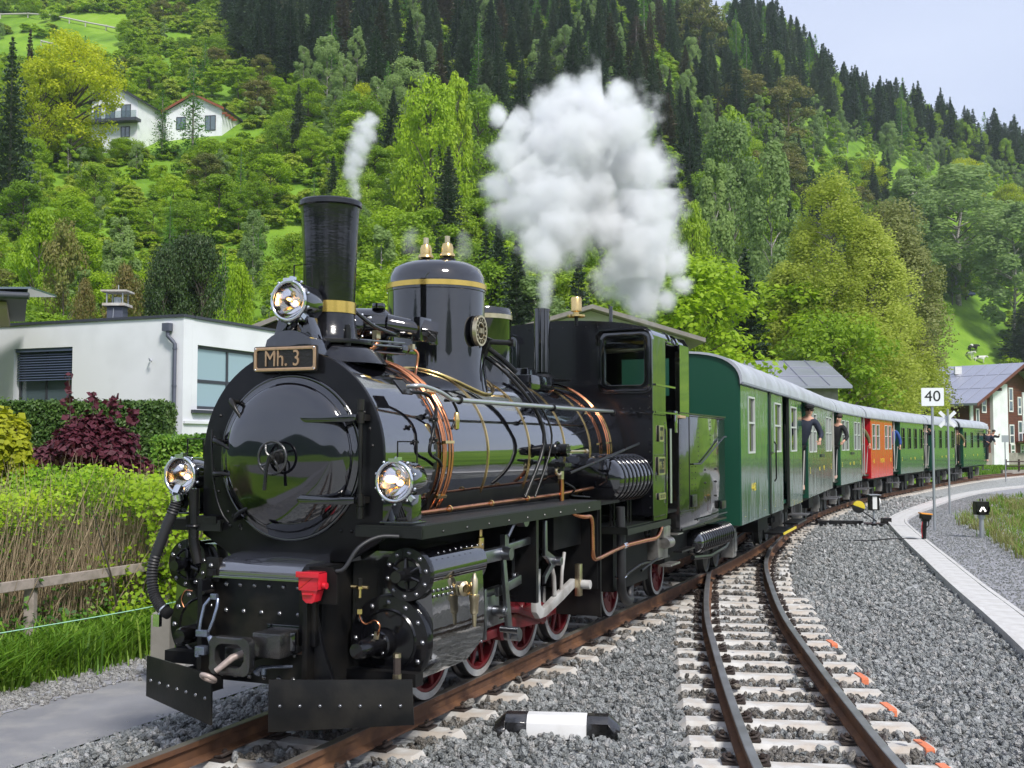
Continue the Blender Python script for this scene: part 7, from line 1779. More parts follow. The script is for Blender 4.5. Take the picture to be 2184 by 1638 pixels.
reg('near_lime', [broadleaf(93, 10, 3.4, m='leaf_fresh', nl=16000, leaf=.11, clumps=90)])
reg('near_spruce', [spruce(94, 20, 3.6, dens=4.2, leaf=.26, whorls=46)])
LABELS = {'spruce': ('spruce_tree', 'tall dark green spruce in the mountain forest', 'spruce tree', 'dark spruces of the mountain forest'),
 'brown_spruce': ('brown_spruce_tree', 'brownish withering spruce among the darker forest', 'spruce tree', 'brownish spruces of the mountain forest'),
 'larch': ('larch_tree', 'feathery light green larch on the slope', 'larch tree', 'larches on the slope'),
 'mid': ('broadleaf_tree', 'mid green bushy broadleaf tree on the hillside', 'broadleaf tree', 'mid green broadleaf trees on the hillside'),
 'fresh': ('broadleaf_tree', 'bright yellow green spring broadleaf tree on the hillside', 'broadleaf tree', 'bright green broadleaf trees on the hillside'),
 'pale': ('birch_tree', 'pale green loose crowned birch on the hillside', 'birch tree', 'pale birches on the hillside'),
 'yellow': ('maple_tree', 'golden green flowering maple on the hillside', 'maple tree', 'golden maples on the hillside'),
 'rust': ('oak_tree', 'olive and rust tinged broadleaf tree on the hillside', 'broadleaf tree', 'rust tinged trees on the hillside'),
 'young': ('young_tree', 'slender young tree of light green foliage below the ridge', 'young tree', 'young light green trees below the ridge')}
JOIN = {}
def plant(kind, x, y, z, H, Wd=None, rz=None, label=None, grp=True, idx=None, parts=True, cat=None, name=None):
    pl = PR[kind]; i = random.randrange(len(pl)) if idx is None else idx % len(pl); cm, wm = pl[i]
    h0 = {'spruce': 20, 'near_spruce': 20, 'brown_spruce': 20, 'dead': 20, 'larch': 16, 'pale': 12, 'yellow': 11, 'young': 9}.get(kind, 10)
    sz = H/h0; w0 = {'spruce': 6.4, 'brown_spruce': 6, 'dead': 5.2, 'larch': 5.6, 'pale': 6., 'yellow': 8, 'young': 3.6, 'fresh': 7, 'mid': 7.4}.get(kind, 6.6); sx = sz if Wd is None else Wd/w0
    nm, lb, ct, gp = LABELS.get(kind, ('tree', label, 'tree', None))
    rz = random.uniform(0, 2*pi) if rz is None else rz
    r = empty(name or nm, (x, y, z-.3), rz); r.scale = (sx, sx, sz); link('crown', cm, r); link('trunk', wm, r)
    tag(r, label or lb, cat or ct, gp if (grp and not label) else None); return r
# ---------------------------------------------------------------- single trees one can point at
def hero(kind, px, top, Dd, wpx, label, idx=None, rz=None, name=None, cat=None):
    x = wx(px, Dd); z0 = hz1(x, Dd); z1 = 1.85+(948-top)/2400*Dd; return plant(kind, x, Dd, z0, max(2, z1-z0), wpx/2400*Dd, label=label, idx=idx, rz=rz, name=name, cat=cat)
def hero2(kind, px, base, top, wpx, label, idx=None, **k):
    p = ground_hit(px, base)
    if p is None: return
    hero(kind, px, top, p[1], wpx, label, idx, **k)
hero('yellow', 135, 62, 150, 215, 'big golden green maple left of the balcony house', 0, .4)
hero('yellow', 70, 120, 147, 150, 'smaller golden maple leaning against the left spruces', 1)
hero('spruce', 8, 60, 120, 120, 'dark broad spruce at the left edge of the slope', 1)
hero('brown_spruce', 46, 46, 165, 60, 'thin reddish spruce tip rising above the golden maple', 0)
hero('larch', 402, 105, 158, 100, 'feathery larch in front of the right hillside house', 0)
hero('larch', 336, 175, 160, 70, 'smaller larch between the two hillside houses', 1)
hero('spruce', 630, 165, 160, 66, 'lone dark spruce right of the hillside houses', 0)
for px, tp, w, l in ((505, -30, 100, 'leftmost tall spruce of the dark stand above the bushes'), (560, -60, 110, 'second spruce of the dark stand above the bushes'), (600, -10, 90, 'third spruce of the dark stand above the bushes'), (645, 30, 100, 'rightmost spruce of the dark stand above the bushes')): hero('spruce', px, tp, 232+random.uniform(-6, 6), w, l)
hero('fresh', 915, 165, 118, 150, 'bright sunlit maple between chimney and dome steam', 1, name='maple_tree', cat='maple tree')
hero('fresh', 975, 150, 126, 95, 'narrow top of bright maple leaning right of its neighbour', 2, name='maple_tree', cat='maple tree')
hero('near_spruce', 955, 300, 112, 130, 'dark spruce at the foot of the bright maples', 0)
hero('mid', 1020, 195, 140, 150, 'round soft green tree left of the big steam cloud', 1)
hero('pale', 870, 110, 175, 110, 'pale grey green tree behind the bright maples', 1)
hero('yellow', 775, 172, 165, 100, 'small golden tree top above the chimney', 0)
hero('dead', 1362, 15, 262, 90, 'bare greyish dead spruce above the steam cloud', 0, name='dead_tree', cat='dead tree')
hero('near_spruce', 1062, 458, 75, 110, 'dark spruce close behind the steam dome', 0)
hero('young', 812, 470, 80, 90, 'slender pale young tree behind the chimney', 0)
hero('near_spruce', 1592, 518, 72, 165, 'dark spruce left of the big birch', 0)
hero('near_lime', 1492, 598, 60, 140, 'bright green round tree behind the first carriage', 0)
hero('mid', 1235, 470, 90, 120, 'dark green tree seen through the gap under the steam', 3)
hero('near_dark', 385, 505, 58, 150, 'dense dark bush tree behind the white house', 0, name='yew_tree', cat='yew tree')
hero('near_dark', 345, 530, 56, 100, 'dark bushy conifer behind the white house, right of the chimney', 1)
hero('near_dark', 428, 500, 57, 120, 'dark conifer behind the white house with rusty tip', 0)
hero('near_brown', 265, 560, 54, 110, 'rust tipped conifer just right of the house chimney', 0)
hero('near_brown', 178, 590, 53, 70, 'orange brown conifer left of the house chimney', 0)
hero('near_lime', 505, 560, 50, 85, 'bright lime shrub tree above the white house roof', 0)
hero('fresh', 75, 450, 75, 120, 'light green tree above the dark roof corner', 0)
hero('rust', 130, 470, 70, 110, 'yellowish tree left of the house chimney', 1)
hero('pale', 250, 450, 85, 110, 'pale young birch above the house chimney', 2)
hero('young', 535, 435, 95, 50, 'slim bright young tree on the open slope', 0)
for px in (1710, 1860, 2010): pass
hero2('pale', 2050, 650, 355, 260, 'large pale weeping birch right of the big birch', 1)
hero2('pale', 1955, 650, 375, 170, 'pale birch top between the two large birches', 0)
hero2('pale', 2168, 755, 430, 190, 'drooping pale birch at the right edge', 2)
hero2('spruce', 2186, 775, 640, 130, 'dark spruce at the right edge beside the chalet', 0)
hero2('yellow', 2065, 440, 335, 100, 'golden maple above the pale birches', 0); hero2('yellow', 2160, 500, 392, 90, 'golden tree at the right edge above the birches', 1); hero2('yellow', 1850, 425, 335, 100, 'golden tree above the big birch', 1)
hero('pale', 1560, 250, 150, 150, 'tall pale green tree right of the steam cloud', 1); hero('pale', 1650, 300, 135, 140, 'pale green tree between spruce and big birch', 0); hero('pale', 1530, 330, 105, 130, 'weeping pale birch right of the steam', 2); hero('mid', 1570, 245, 158, 130, 'rounded green tree beside the steam cloud', 0); hero('mid', 1480, 440, 85, 120, 'dark green tree at the right foot of the steam', 1)
hero('rust', 1595, 140, 300, 110, 'olive tree cresting the upper right forest', 0); hero('rust', 1690, 160, 300, 120, 'pinkish olive tree in the upper right forest', 1); hero('rust', 1500, -30, 330, 120, 'golden brown tree at the top centre', 0)
# the big birch: its own finer mesh
def big_birch():
    x = wx(1800, 74); r = tag(empty('big_birch_tree', (x, 74, -.6)), 'huge yellow green birch filling the view behind the carriages', 'birch tree')
    for i, (dx, dy, H, Rr, n, cl) in enumerate(((-.6, 0, 20.5, 3.5, 26000, 95), (-3.1, .5, 14.5, 3.0, 17000, 70), (2.0, -.3, 17.0, 3.2, 20000, 80), (.4, -1.5, 11.5, 4.4, 20000, 80), (-4.0, -.6, 9.5, 2.6, 9000, 40), (3.9, .2, 11.5, 2.8, 11000, 50))):
        cm, wm = broadleaf(99+i, H, Rr, m='leaf_birch', bark='bark_birch', nl=int(n*1.7), leaf=.088, clumps=cl, droop=2.2, tr=.11, trunk=.05, shape=.85); link('crown', cm, r, (dx, dy, 0)); link('trunk', wm, r, (dx, dy, 0))
    cm2, wm2 = broadleaf(98, 17, 4.2, m='leaf_olive', bark='bark_birch', nl=36000, leaf=.10, clumps=110, droop=.8, tr=.14, trunk=.08)
    x = wx(1905, 79); r = tag(empty('big_birch_tree', (x, 79, -.6)), 'olive birch leaning out right behind the huge birch', 'birch tree'); link('crown', cm2, r); link('trunk', wm2, r); r.scale = (1, 1, 1.12)
M['leaf_olive'] = leafmat('leaf_olive', [(.16, .19, .05), (.24, .27, .08), (.32, .34, .12), (.40, .38, .20)], .4)
big_birch()
# ---------------------------------------------------------------- the wooded slopes
def conifer_line(px): return np.interp(px, [300, 440, 480, 560, 700, 800, 1000, 1300, 1450, 1520, 1600, 1750, 1900, 2000, 2150, 2300], [-40, 15, 100, 175, 235, 330, 400, 440, 400, 330, 262, 262, 305, 325, 378, 400])
COLW = [(60, 'at the left edge'), (190, 'by the golden maple'), (320, 'by the balcony house'), (440, 'by the red eaved house'), (550, 'by the dark stand'), (650, 'just left of the chimney'), (770, 'straight over the chimney'), (860, 'just right of the chimney'), (1000, 'over the steam dome'), (1090, 'left of the steam cloud'), (1250, 'behind the cloud\'s left half'), (1400, 'behind the cloud\'s right half'), (1500, 'right of the steam cloud'), (1620, 'over the first carriage'), (1750, 'over the birch\'s left side'), (1900, 'over the big birch'), (2030, 'over the 40 sign'), (9999, 'at the right edge')]
ROWW = [(40, 'topmost'), (120, 'high'), (200, 'upper'), (290, 'middle'), (380, 'lower'), (480, 'low'), (9999, 'lowest')]
KW = {'spruce': 'dark spruce', 'brown_spruce': 'brownish spruce', 'larch': 'feathery larch', 'mid': 'mid green tree', 'fresh': 'bright green tree', 'pale': 'pale birch', 'rust': 'olive tree', 'young': 'young tree', 'yellow': 'golden maple'}
def name_trees(made):
    g = {}
    for o, k, px, py, H, Wd in made:
        c = next(w for a, w in COLW if px < a); rw = next(w for a, w in ROWW if py < a); r_ = Wd/H/({'spruce': .4, 'brown_spruce': .4, 'mid': .87, 'fresh': .87, 'rust': .87, 'pale': .52}.get(k, .38))
        sz = 'small' if H < 7 else 'middling' if H < 12 else 'tall'; g.setdefault('%s %s%s %s, %s row' % (sz, 'narrow ' if r_ < .93 else 'broad ' if r_ > 1.07 else '', KW[k], c, rw), []).append((px, o))
    ords = ['leftmost', 'second from left', 'third from left', 'fourth from left', 'fifth from left', 'sixth from left', 'seventh from left', 'eighth from left', 'ninth from left', 'tenth from left', 'eleventh from left', 'twelfth from left', 'thirteenth from left', 'fourteenth from left']
    for lb, lst in g.items():
        lst.sort(key=lambda q: q[0])
        for i, (px, o) in enumerate(lst): o['label'] = lb if len(lst) == 1 else lb+', '+(ords[i] if i < len(ords) else '%s from right' % ords[len(lst)-1-i].split(' from')[0].replace('leftmost', 'rightmost').replace('rightmost from right', 'rightmost') if len(lst)-1-i < 10 else 'in the middle of its row')
def slope_forest():
    rn = random.Random(5); cand = []
    Dd = 62.
    while Dd < 470:
        st = 4.4+Dd*.0112; dpx = st/Dd*2400; px = -60+rn.random()*dpx
        while px < 2250:
            cand.append((px+rn.uniform(-.42, .42)*dpx, Dd+rn.uniform(-.45, .45)*st)); px += dpx
        Dd += st*.95*(1 if Dd < 370 else .62)
    cand += [(rn.uniform(1560, 2250), rn.uniform(395, 428)) for _ in range(150)]; C = np.array(cand); X = (C[:, 0]-1092)/2400*C[:, 1]; Y = C[:, 1]; Z = hz(X, Y); PY = 948-(Z-1.85)/Y*2400
    # hidden ground: skip where a nearer crest hides it
    cnt = {}; extra = {'spruce': [], 'broad': []}; out = []
    for (px, Dd), x, z, py in zip(cand, X, Z, PY):
        con = py < conifer_line(px)
        if px > 1560 and Dd > 330 and py < conifer_line(px)+6: con = True
        if px < 250 and 18 < py < 128 and rn.random() < .93: continue
        if py < -75: continue
        if px > 1560 and Dd > 432: continue
        if 1985 < px < 2130 and 655 < py: continue
        if px > 1500 and Dd < 66+0*px: continue
        if px > 1880 and Dd < 150: continue
        if px > 1985 and py > 655: continue
        if 540 < px < 660 and 470 < py < 600 and rn.random() < .75: continue
        if 690 < px < 860 and 560 < py and rn.random() < .5: continue
        if con:
            k = 'spruce'; H = rn.uniform(11, 18)
            if px > 1560: H = rn.uniform(17, 25)
            u = rn.random()
            if u < .13 and px < 1560: k = 'brown_spruce'
            elif u < .27: k = 'pale' if px < 1560 else 'mid'; H *= .72
            elif u < .33: k = 'larch'
            Wd = H*rn.uniform(.34, .46)
        else:
            u = rn.random()
            if px > 1560 and py < conifer_line(px)+120 and Dd > 200:
                k = 'young' if u < .62 else ('pale' if u < .85 else 'spruce'); H = rn.uniform(8, 13) if k != 'spruce' else rn.uniform(9, 15)
            elif 1440 < px < 1900 and Dd > 200: k = 'spruce' if u < .6 else 'rust' if u < .7 else 'mid'; H = rn.uniform(11, 17) if k == 'spruce' else rn.uniform(9, 13)
            elif px < 700 and rn.random() < .28: continue
            elif px < 700: k = 'mid' if u < .22 else 'fresh' if u < .66 else 'young' if u < .76 else 'larch' if u < .83 else 'rust' if u < .90 else 'pale'; H = rn.uniform(3.6, 6.8) if k != 'larch' else rn.uniform(6, 9)
            elif px < 1440: k = 'mid' if u < .5 else 'fresh' if u < .68 else 'pale' if u < .85 else 'spruce'; H = rn.uniform(6, 10) if k != 'spruce' else rn.uniform(9, 14)
            else: k = 'mid' if u < .35 else 'pale' if u < .68 else 'fresh' if u < .86 else 'spruce'; H = rn.uniform(8, 12.5)
            Wd = H*rn.uniform(.75, 1.0) if k in ('mid', 'fresh', 'rust') else H*rn.uniform(.45, .6) if k in ('pale',) else H*.38
        tp = 948-(z+H-1.85)/Dd*2400; hw = Wd/Dd*1200
        if Dd < 172 and ((px+hw > 190 and px-hw < 318 and tp < 280 and py > 200) or (px+hw > 350 and px-hw < 498 and tp < 284 and py > 220)):
            if 172-Dd > 40: continue
            H = max(1.5, (1.85+(948-286)/2400*Dd)-z)
            if H < 2: continue
        if Dd >= 172 and Dd < 186 and 170 < px < 520: continue
        out.append((H/Dd, k, x, Dd, z, H, Wd))
    out.sort(reverse=True); nk = {}; made = []
    for (_, k, x, Dd, z, H, Wd) in out:
        nm = LABELS[k][0]; c = nk.get(nm, 0)
        if c < 285: made.append((plant(k, x, Dd, z, H, Wd), k, 1092+2400*x/Dd, 948-(z-1.85)/Dd*2400, H, Wd)); nk[nm] = c+1
        else: extra['spruce' if 'spruce' in k else 'broad'].append((k, x, Dd, z, H, Wd))
    name_trees(made)
    print('trees', len(out), nk, {k: len(v) for k, v in extra.items()})
    for g, lst in extra.items():
        if not lst: continue
        ks = sorted(set(q[0] for q in lst)); coll = bpy.data.collections.new('forest_'+g); base = {}
        for k in ks:
            for j, (cm, wm) in enumerate(PR[k]):
                base.setdefault(k, []).append(len(coll.objects)); o = bpy.data.objects.new('%s_%s_%d' % (g, 'abcdefghijk'[ks.index(k)], j), cm); coll.objects.link(o)
        P = np.array([(q[1], q[2], q[3]-.3) for q in lst]); h0 = {'spruce': 20, 'brown_spruce': 20, 'larch': 16, 'pale': 12, 'yellow': 11, 'young': 9}; w0 = {'spruce': 6.4, 'brown_spruce': 6, 'larch': 5.6, 'pale': 6., 'yellow': 8, 'young': 3.6, 'fresh': 7, 'mid': 7.4}
        sc_ = np.array([(q[5]/w0.get(q[0], 6.6), q[5]/w0.get(q[0], 6.6), q[4]/h0.get(q[0], 10)) for q in lst]); idx = np.array([rn.choice(base[q[0]]) for q in lst]); rt = np.zeros((len(lst), 3)); rt[:, 2] = RNG.uniform(0, 6.28, len(lst))
        scatter('distant_forest', P, rt, sc_, idx, coll, label='far trees closing the gaps of the mountain forest', cat='forest')
slope_forest()
# undergrowth over the slopes
SH = [shrub(i, m=mm) for i, mm in enumerate(('leaf_mid', 'leaf_fresh', 'leaf_scrub', 'leaf_scrub', 'leaf_fresh', 'leaf_mid'))]
SHC = protos('shrub', SH)
def undergrowth():
    n = 5200; Dd = np.sqrt(RNG.uniform(52**2, 330**2, n)); px = RNG.uniform(-80, 2260, n); X = (px-1092)/2400*Dd; Z = hz(X, Dd); PY = 948-(Z-1.85)/Dd*2400
    k = ~((px < 250) & (PY > 15) & (PY < 120) & (RNG.random(n) < .9)) & ~((px > 1985) & (px < 2135) & (PY > 640)) & ~((px > 1500) & (Dd < 70)) & ~((px > 1890) & (Dd < 150)) & (PY > -60) & ~((px > 540) & (px < 680) & (PY > 480) & (PY < 640) & (RNG.random(n) < .5))
    k &= ~((Dd > 162) & (Dd < 184) & (px > 190) & (px < 500)); k &= ~((Dd > 120) & (Dd < 172) & (px > 190) & (px < 500) & (PY < 310))
    X, Dd, Z, px = X[k], Dd[k], Z[k], px[k]; m = len(X); s = RNG.uniform(.5, 1.25, m)*np.clip(.6+Dd/300, .6, 1.5)
    rt = np.zeros((m, 3)); rt[:, 2] = RNG.uniform(0, 6.28, m)
    scatter('undergrowth', np.stack([X, Dd, Z-.15], 1), rt, np.stack([s, s, s*RNG.uniform(.6, 1.1, m)], 1), RNG.integers(0, len(SH), m), SHC, label='green undergrowth covering the slopes between the trees', cat='undergrowth')
undergrowth()
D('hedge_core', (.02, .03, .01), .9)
# ---------------------------------------------------------------- grass
def blades(seed, n=26, h=.30, w=.010, spread=.10, m='grass_blade', lean=.5):
    r = np.random.default_rng(seed); V = []; F = []; A = []; k = 0
    for i in range(n):
        p = r.normal(size=2)*spread; a = r.uniform(0, 2*pi); hh = h*r.uniform(.5, 1.15); l = lean*hh*r.random(); dx, dy = math.cos(a), math.sin(a); ww = w*r.uniform(.7, 1.3); c = r.random()
        pts = [(0, 0, ww), (l*.3, hh*.5, ww*.9), (l, hh*.85, ww*.6), (l*1.5, hh*.98, ww*.1)]
        for (o, z, q) in pts: V += [(p[0]+dx*o-dy*q, p[1]+dy*o+dx*q, z), (p[0]+dx*o+dy*q, p[1]+dy*o-dx*q, z)]; A += [c, c]
        for j in range(3): F.append((k+2*j, k+2*j+1, k+2*j+3, k+2*j+2))
        k += 8
    return np_mesh('grass_tuft', np.array(V), np.array(F), M[m], attrs={'rnd': np.array(A)})
GT = protos('tall_grass', [blades(i, 26, .20+.05*i, .008, lean=.9) for i in range(4)]+[blades(9, 18, .42, .011, lean=1.1)])
GS = protos('short_grass', [blades(20+i, 26, .13, .009, .12) for i in range(4)])
GD = protos('dry_weed', [blades(30+i, 18, .30, .008, .08, 'grass_dry', .8) for i in range(3)]+[blades(34, 18, .24, .010, .10, 'grass_blade', .8)])
def grass():
    n = 5200; s = RNG.uniform(-3, 17, n); t = -4.02-np.abs(RNG.normal(0, .42, n)); ps = math.atan(.42); X = P0.x+s*math.sin(ps)+t*math.cos(ps); Y = P0.y+s*math.cos(ps)-t*math.sin(ps)
    rt = np.zeros((n, 3)); rt[:, 2] = RNG.uniform(0, 6.28, n); rt[:, 0] = RNG.normal(0, .12, n); scatter('verge_grass', np.stack([X, Y, np.full(n, -.38)], 1), rt, RNG.uniform(.6, 1.15, n), RNG.integers(0, 5, n), GT, label='long green grass at the foot of the hedge', cat='grass')
    # right meadow by the dwarf signal
    n = 60000; px = RNG.uniform(1900, 2500, n); Y = 12+58*RNG.random(n)**1.2; X = (px-1092)/2400*Y; st, tt = nearest(TRA, X, Y); q = tt > 1.6
    den = np.clip((tt-2.7)/2.4, .012, 1); nz_ = (np.sin(X*2.1+Y*.7)+np.sin(X*.9-Y*1.7+2)+np.sin(Y*2.6+X*1.1))/3; q &= RNG.random(n) < den*np.clip(.45+nz_*.9, 0, 1); X, Y, tt = X[q], Y[q], tt[q]; m = len(X)
    z = np.interp(tt, [1.5, 2.6, 3.7, 4.6], [-.174, -.20, -.26, -.42]); rt = np.zeros((m, 3)); rt[:, 2] = RNG.uniform(0, 6.28, m); scatter('meadow_grass', np.stack([X, Y, z], 1), rt, RNG.uniform(.6, 1.2, m)*np.clip(Y/22, 1, 1.8), RNG.integers(0, 4, m), GS, label='bright meadow grass right of the weedy gravel', cat='grass')
    n = 420; px = RNG.uniform(1980, 2190, n); Y = RNG.uniform(15, 42, n); X = (px-1092)/2400*Y; st, tt = nearest(TRA, X, Y); q = (tt > 1.5); X, Y, tt = X[q], Y[q], tt[q]; m = len(X); z = np.interp(tt, [1.5, 2.6, 3.7, 4.6], [-.174, -.20, -.26, -.41]); rt = np.zeros((m, 3)); rt[:, 2] = RNG.uniform(0, 6.28, m)
    scatter('weeds', np.stack([X, Y, z], 1), rt, RNG.uniform(.6, 1.2, m), RNG.integers(0, 4, m), GD, label='yellowish weeds growing through the gravel by the trough', cat='weeds')
    # strip of grass beyond the far curve and behind the train
    n = 26000; px = RNG.uniform(1850, 2200, n); Y = RNG.uniform(72, 104, n); X = (px-1092)/2400*Y; st, tt = nearest(MAIN, X, Y); q = tt < -2.4; X, Y = X[q], Y[q]; m = len(X); rt = np.zeros((m, 3)); rt[:, 2] = RNG.uniform(0, 6.28, m); scatter('far_grass', np.stack([X, Y, hz(X, Y)], 1), rt, RNG.uniform(2.2, 4.2, m), RNG.integers(0, 4, m), GS, label='strip of lush grass beyond the far curve of the track', cat='grass')
grass()
# ---------------------------------------------------------------- the garden hedge and shrubs at the left
def leaf_cloud(name, P, size, m, nrm=None, parent=None, jitter=.6, asp=.62, kind=None):
    n = len(P); N_ = (np.array([.25, -.6, .8])+RNG.normal(size=(n, 3))*jitter) if nrm is None else nrm
    V, F = quads(P, size, N_, None, RNG, asp); c = np.repeat(np.clip(.5+.35*np.sin(P[:, 0]*2.3+P[:, 2]*3)*np.cos(P[:, 1]*1.9)+RNG.normal(0, .22, n), 0, 1), 4)
    o = link(name, np_mesh(name, V, F, M[m], attrs={'rnd': c}), parent)
    if kind: o['kind'] = kind
    return o
def hedge():
    root = tag(empty('garden_hedge', tw(4, -5.5, -.4)), 'overgrown twiggy privet hedge with lime green tips above the wooden fence', 'hedge'); mi = Matrix.Translation(root.location).inverted()
    ps = math.atan(.42)
    def W(s, t): return P0.x+s*math.sin(ps)+t*math.cos(ps), P0.y+s*math.cos(ps)-t*math.sin(ps)
    # twigs
    V = []; F = []; k = 0; n = 7500
    for i in range(n):
        s = RNG.uniform(-3, 15); t = -4.88-RNG.random()*1.0; h = RNG.uniform(.7, 1.72); z0 = -.42+RNG.uniform(0, .5); ls = RNG.normal(0, .30); lt = RNG.normal(.05, .16)
        p = []
        for j, f in enumerate((0, .35, .7, 1)):
            x, y = W(s+ls*f**1.3, t+lt*f); p.append((x, y, z0+(h-0)*f))
        wd = RNG.uniform(.0035, .008)
        for (x, y, z), q in zip(p, (1, .85, .6, .25)):
            V += [(x-wd*q, y-wd*q*.4, z), (x+wd*q, y-wd*q*.4, z), (x, y+wd*q, z)]
        for j in range(3):
            a = k+3*j
            for e in range(3): F.append((a+e, a+(e+1) % 3, a+3+(e+1) % 3, a+3+e))
        k += 12
    link('twigs', np_mesh('twigs', np.array(V), np.array(F), M['twig']), root)['kind'] = 'stuff'
    def cloud(n, s0, s1, t0, t1, zf):
        s = RNG.uniform(s0, s1, n); t = RNG.uniform(t0, t1, n); z = zf(n, s, t); X = P0.x+s*math.sin(ps)+t*math.cos(ps); Y = P0.y+s*math.cos(ps)-t*math.sin(ps); return np.stack([X, Y, z], 1)
    top = lambda s: 1.28+.12*np.sin(s*1.7)+.07*np.sin(s*4.1+1)+.05*np.clip(s-3, 0, 6)
    leaf_cloud('leaves', cloud(42000, -3, 15, -6.1, -4.85, lambda n, s, t: top(s)+.10*RNG.random(n)-np.abs(RNG.normal(0, .22, n))), RNG.uniform(.016, .034, 42000), 'leaf_hedge', parent=root, kind='stuff')
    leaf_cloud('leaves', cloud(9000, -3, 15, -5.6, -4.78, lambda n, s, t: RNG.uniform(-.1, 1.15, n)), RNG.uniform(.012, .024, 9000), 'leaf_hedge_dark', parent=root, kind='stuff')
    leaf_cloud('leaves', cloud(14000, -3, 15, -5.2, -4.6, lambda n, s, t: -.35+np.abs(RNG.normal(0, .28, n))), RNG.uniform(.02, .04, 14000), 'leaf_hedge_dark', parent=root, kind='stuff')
    for q in root.children: q.matrix_parent_inverse = mi
    # broad leaved shrub pushing out by the engine front
    r2 = tag(empty('lilac_shrub', tw(5.4, -4.7, -.4)), 'broad leaved lime green shrub poking out of the hedge beside the engine', 'shrub'); cl = []
    for i in range(30):
        s = 5.6+RNG.normal(0, .5); t = -4.75+RNG.normal(0, .18); x, y = W(s, t); z = RNG.uniform(-.1, 1.5); n = 110; cl.append(np.array([x, y, z])+RNG.normal(size=(n, 3))*np.array([.14, .14, .13]))
    P = np.concatenate(cl); o = leaf_cloud('leaves', P, RNG.uniform(.020, .042, len(P)), 'leaf_fresh', parent=r2, asp=.8, kind='stuff'); o.matrix_parent_inverse = Matrix.Translation(r2.location).inverted()
    q = MB()
    for i in range(16):
        s = 5.2+random.gauss(0, .3); x, y = W(s, -4.85); x2, y2 = W(s+random.gauss(0, .5), -4.7+random.gauss(0, .15)); q.tube([(x, y, -.4), ((x+x2)/2+.03, (y+y2)/2, .4), (x2, y2, random.uniform(.9, 1.4))], 0, 5, rs=[.018, .012, .004])
    o = q.build('stems', M['bark'], r2, 60); o.matrix_parent_inverse = Matrix.Translation(r2.location).inverted()
hedge()
def ball_shrub(name, label, c, rad, m, n, leaf, lumps=26, up=(0, 0, .6), sprigs=(), asp=.8, cat='shrub', stems=True):
    root = tag(empty(name, (c[0], c[1], -.4)), label, cat); r = np.random.default_rng(int(abs(c[0]*100))); P = []; Nn = []
    for k in range(lumps):
        d = r.normal(size=3); d /= np.linalg.norm(d); d[2] = abs(d[2])*1.1-.35; p = np.array(c)+d*np.array(rad)*.78*r.uniform(.6, 1); q = r.normal(size=(n//lumps, 3)); q /= np.linalg.norm(q, axis=1, keepdims=True); P.append(p+q*np.array(rad)*.34*r.random((len(q), 1))**.45); Nn.append(q+np.array(up)+r.normal(size=q.shape)*.5)
    for (dx, dz) in sprigs:
        m_ = 34; tt = r.random(m_); P.append(np.array([c[0]+dx, c[1], c[2]])+np.stack([r.normal(size=m_)*.05, r.normal(size=m_)*.05, rad[2]*.7+tt*(dz-rad[2]*.7)], 1)); Nn.append(r.normal(size=(m_, 3))+np.array([0, -.6, .4]))
    P = np.concatenate(P); Nn = np.concatenate(Nn); P = P[P[:, 2] > -.4] if True else P; Nn = Nn[:len(P)]
    o = leaf_cloud('leaves', P, leaf*r.uniform(.6, 1.25, len(P)), m, nrm=Nn, parent=root, asp=asp, kind='stuff'); o.matrix_parent_inverse = Matrix.Translation(root.location).inverted()
    q = MB()
    for i in range(14): a = random.uniform(0, 6.28); e = (c[0]+rad[0]*.6*math.cos(a), c[1]+rad[1]*.6*math.sin(a), c[2]+rad[2]*random.uniform(-.2, .7)); q.tube([(c[0]+.1*math.cos(a), c[1]+.1*math.sin(a), -.45), ((c[0]+e[0])/2, (c[1]+e[1])/2, e[2]*.45), e], 0, 5, rs=[.03, .02, .006])
    for (dx, dz) in sprigs: q.tube([(c[0]+dx*.8, c[1], c[2]), (c[0]+dx, c[1], c[2]+dz)], .006, 4)
    o = q.build('stems', M['bark'], root, 60); o.matrix_parent_inverse = Matrix.Translation(root.location).inverted()
ball_shrub('smoke_bush', 'large dark purple leaved bush in front of the white house', (wx(196, 17), 17, 1.60), (.92, .8, .78), 'leaf_purple', 15000, .058, 34, sprigs=((-.36, 1.32), (.02, 1.05), (.33, 1.0), (.62, .78)))
ball_shrub('maple_bush', 'lime yellow maple bush at the left edge beside the purple bush', (wx(-14, 15.5), 15.5, 1.65), (.62, .6, .95), 'leaf_maple', 8000, .055, 26, asp=.85)
ball_shrub('hedge_bush', 'lime green bush tips between the purple bush and the engine', (wx(300, 15), 15, 1.0), (1.2, .7, .62), 'leaf_hedge', 15000, .024, 30)
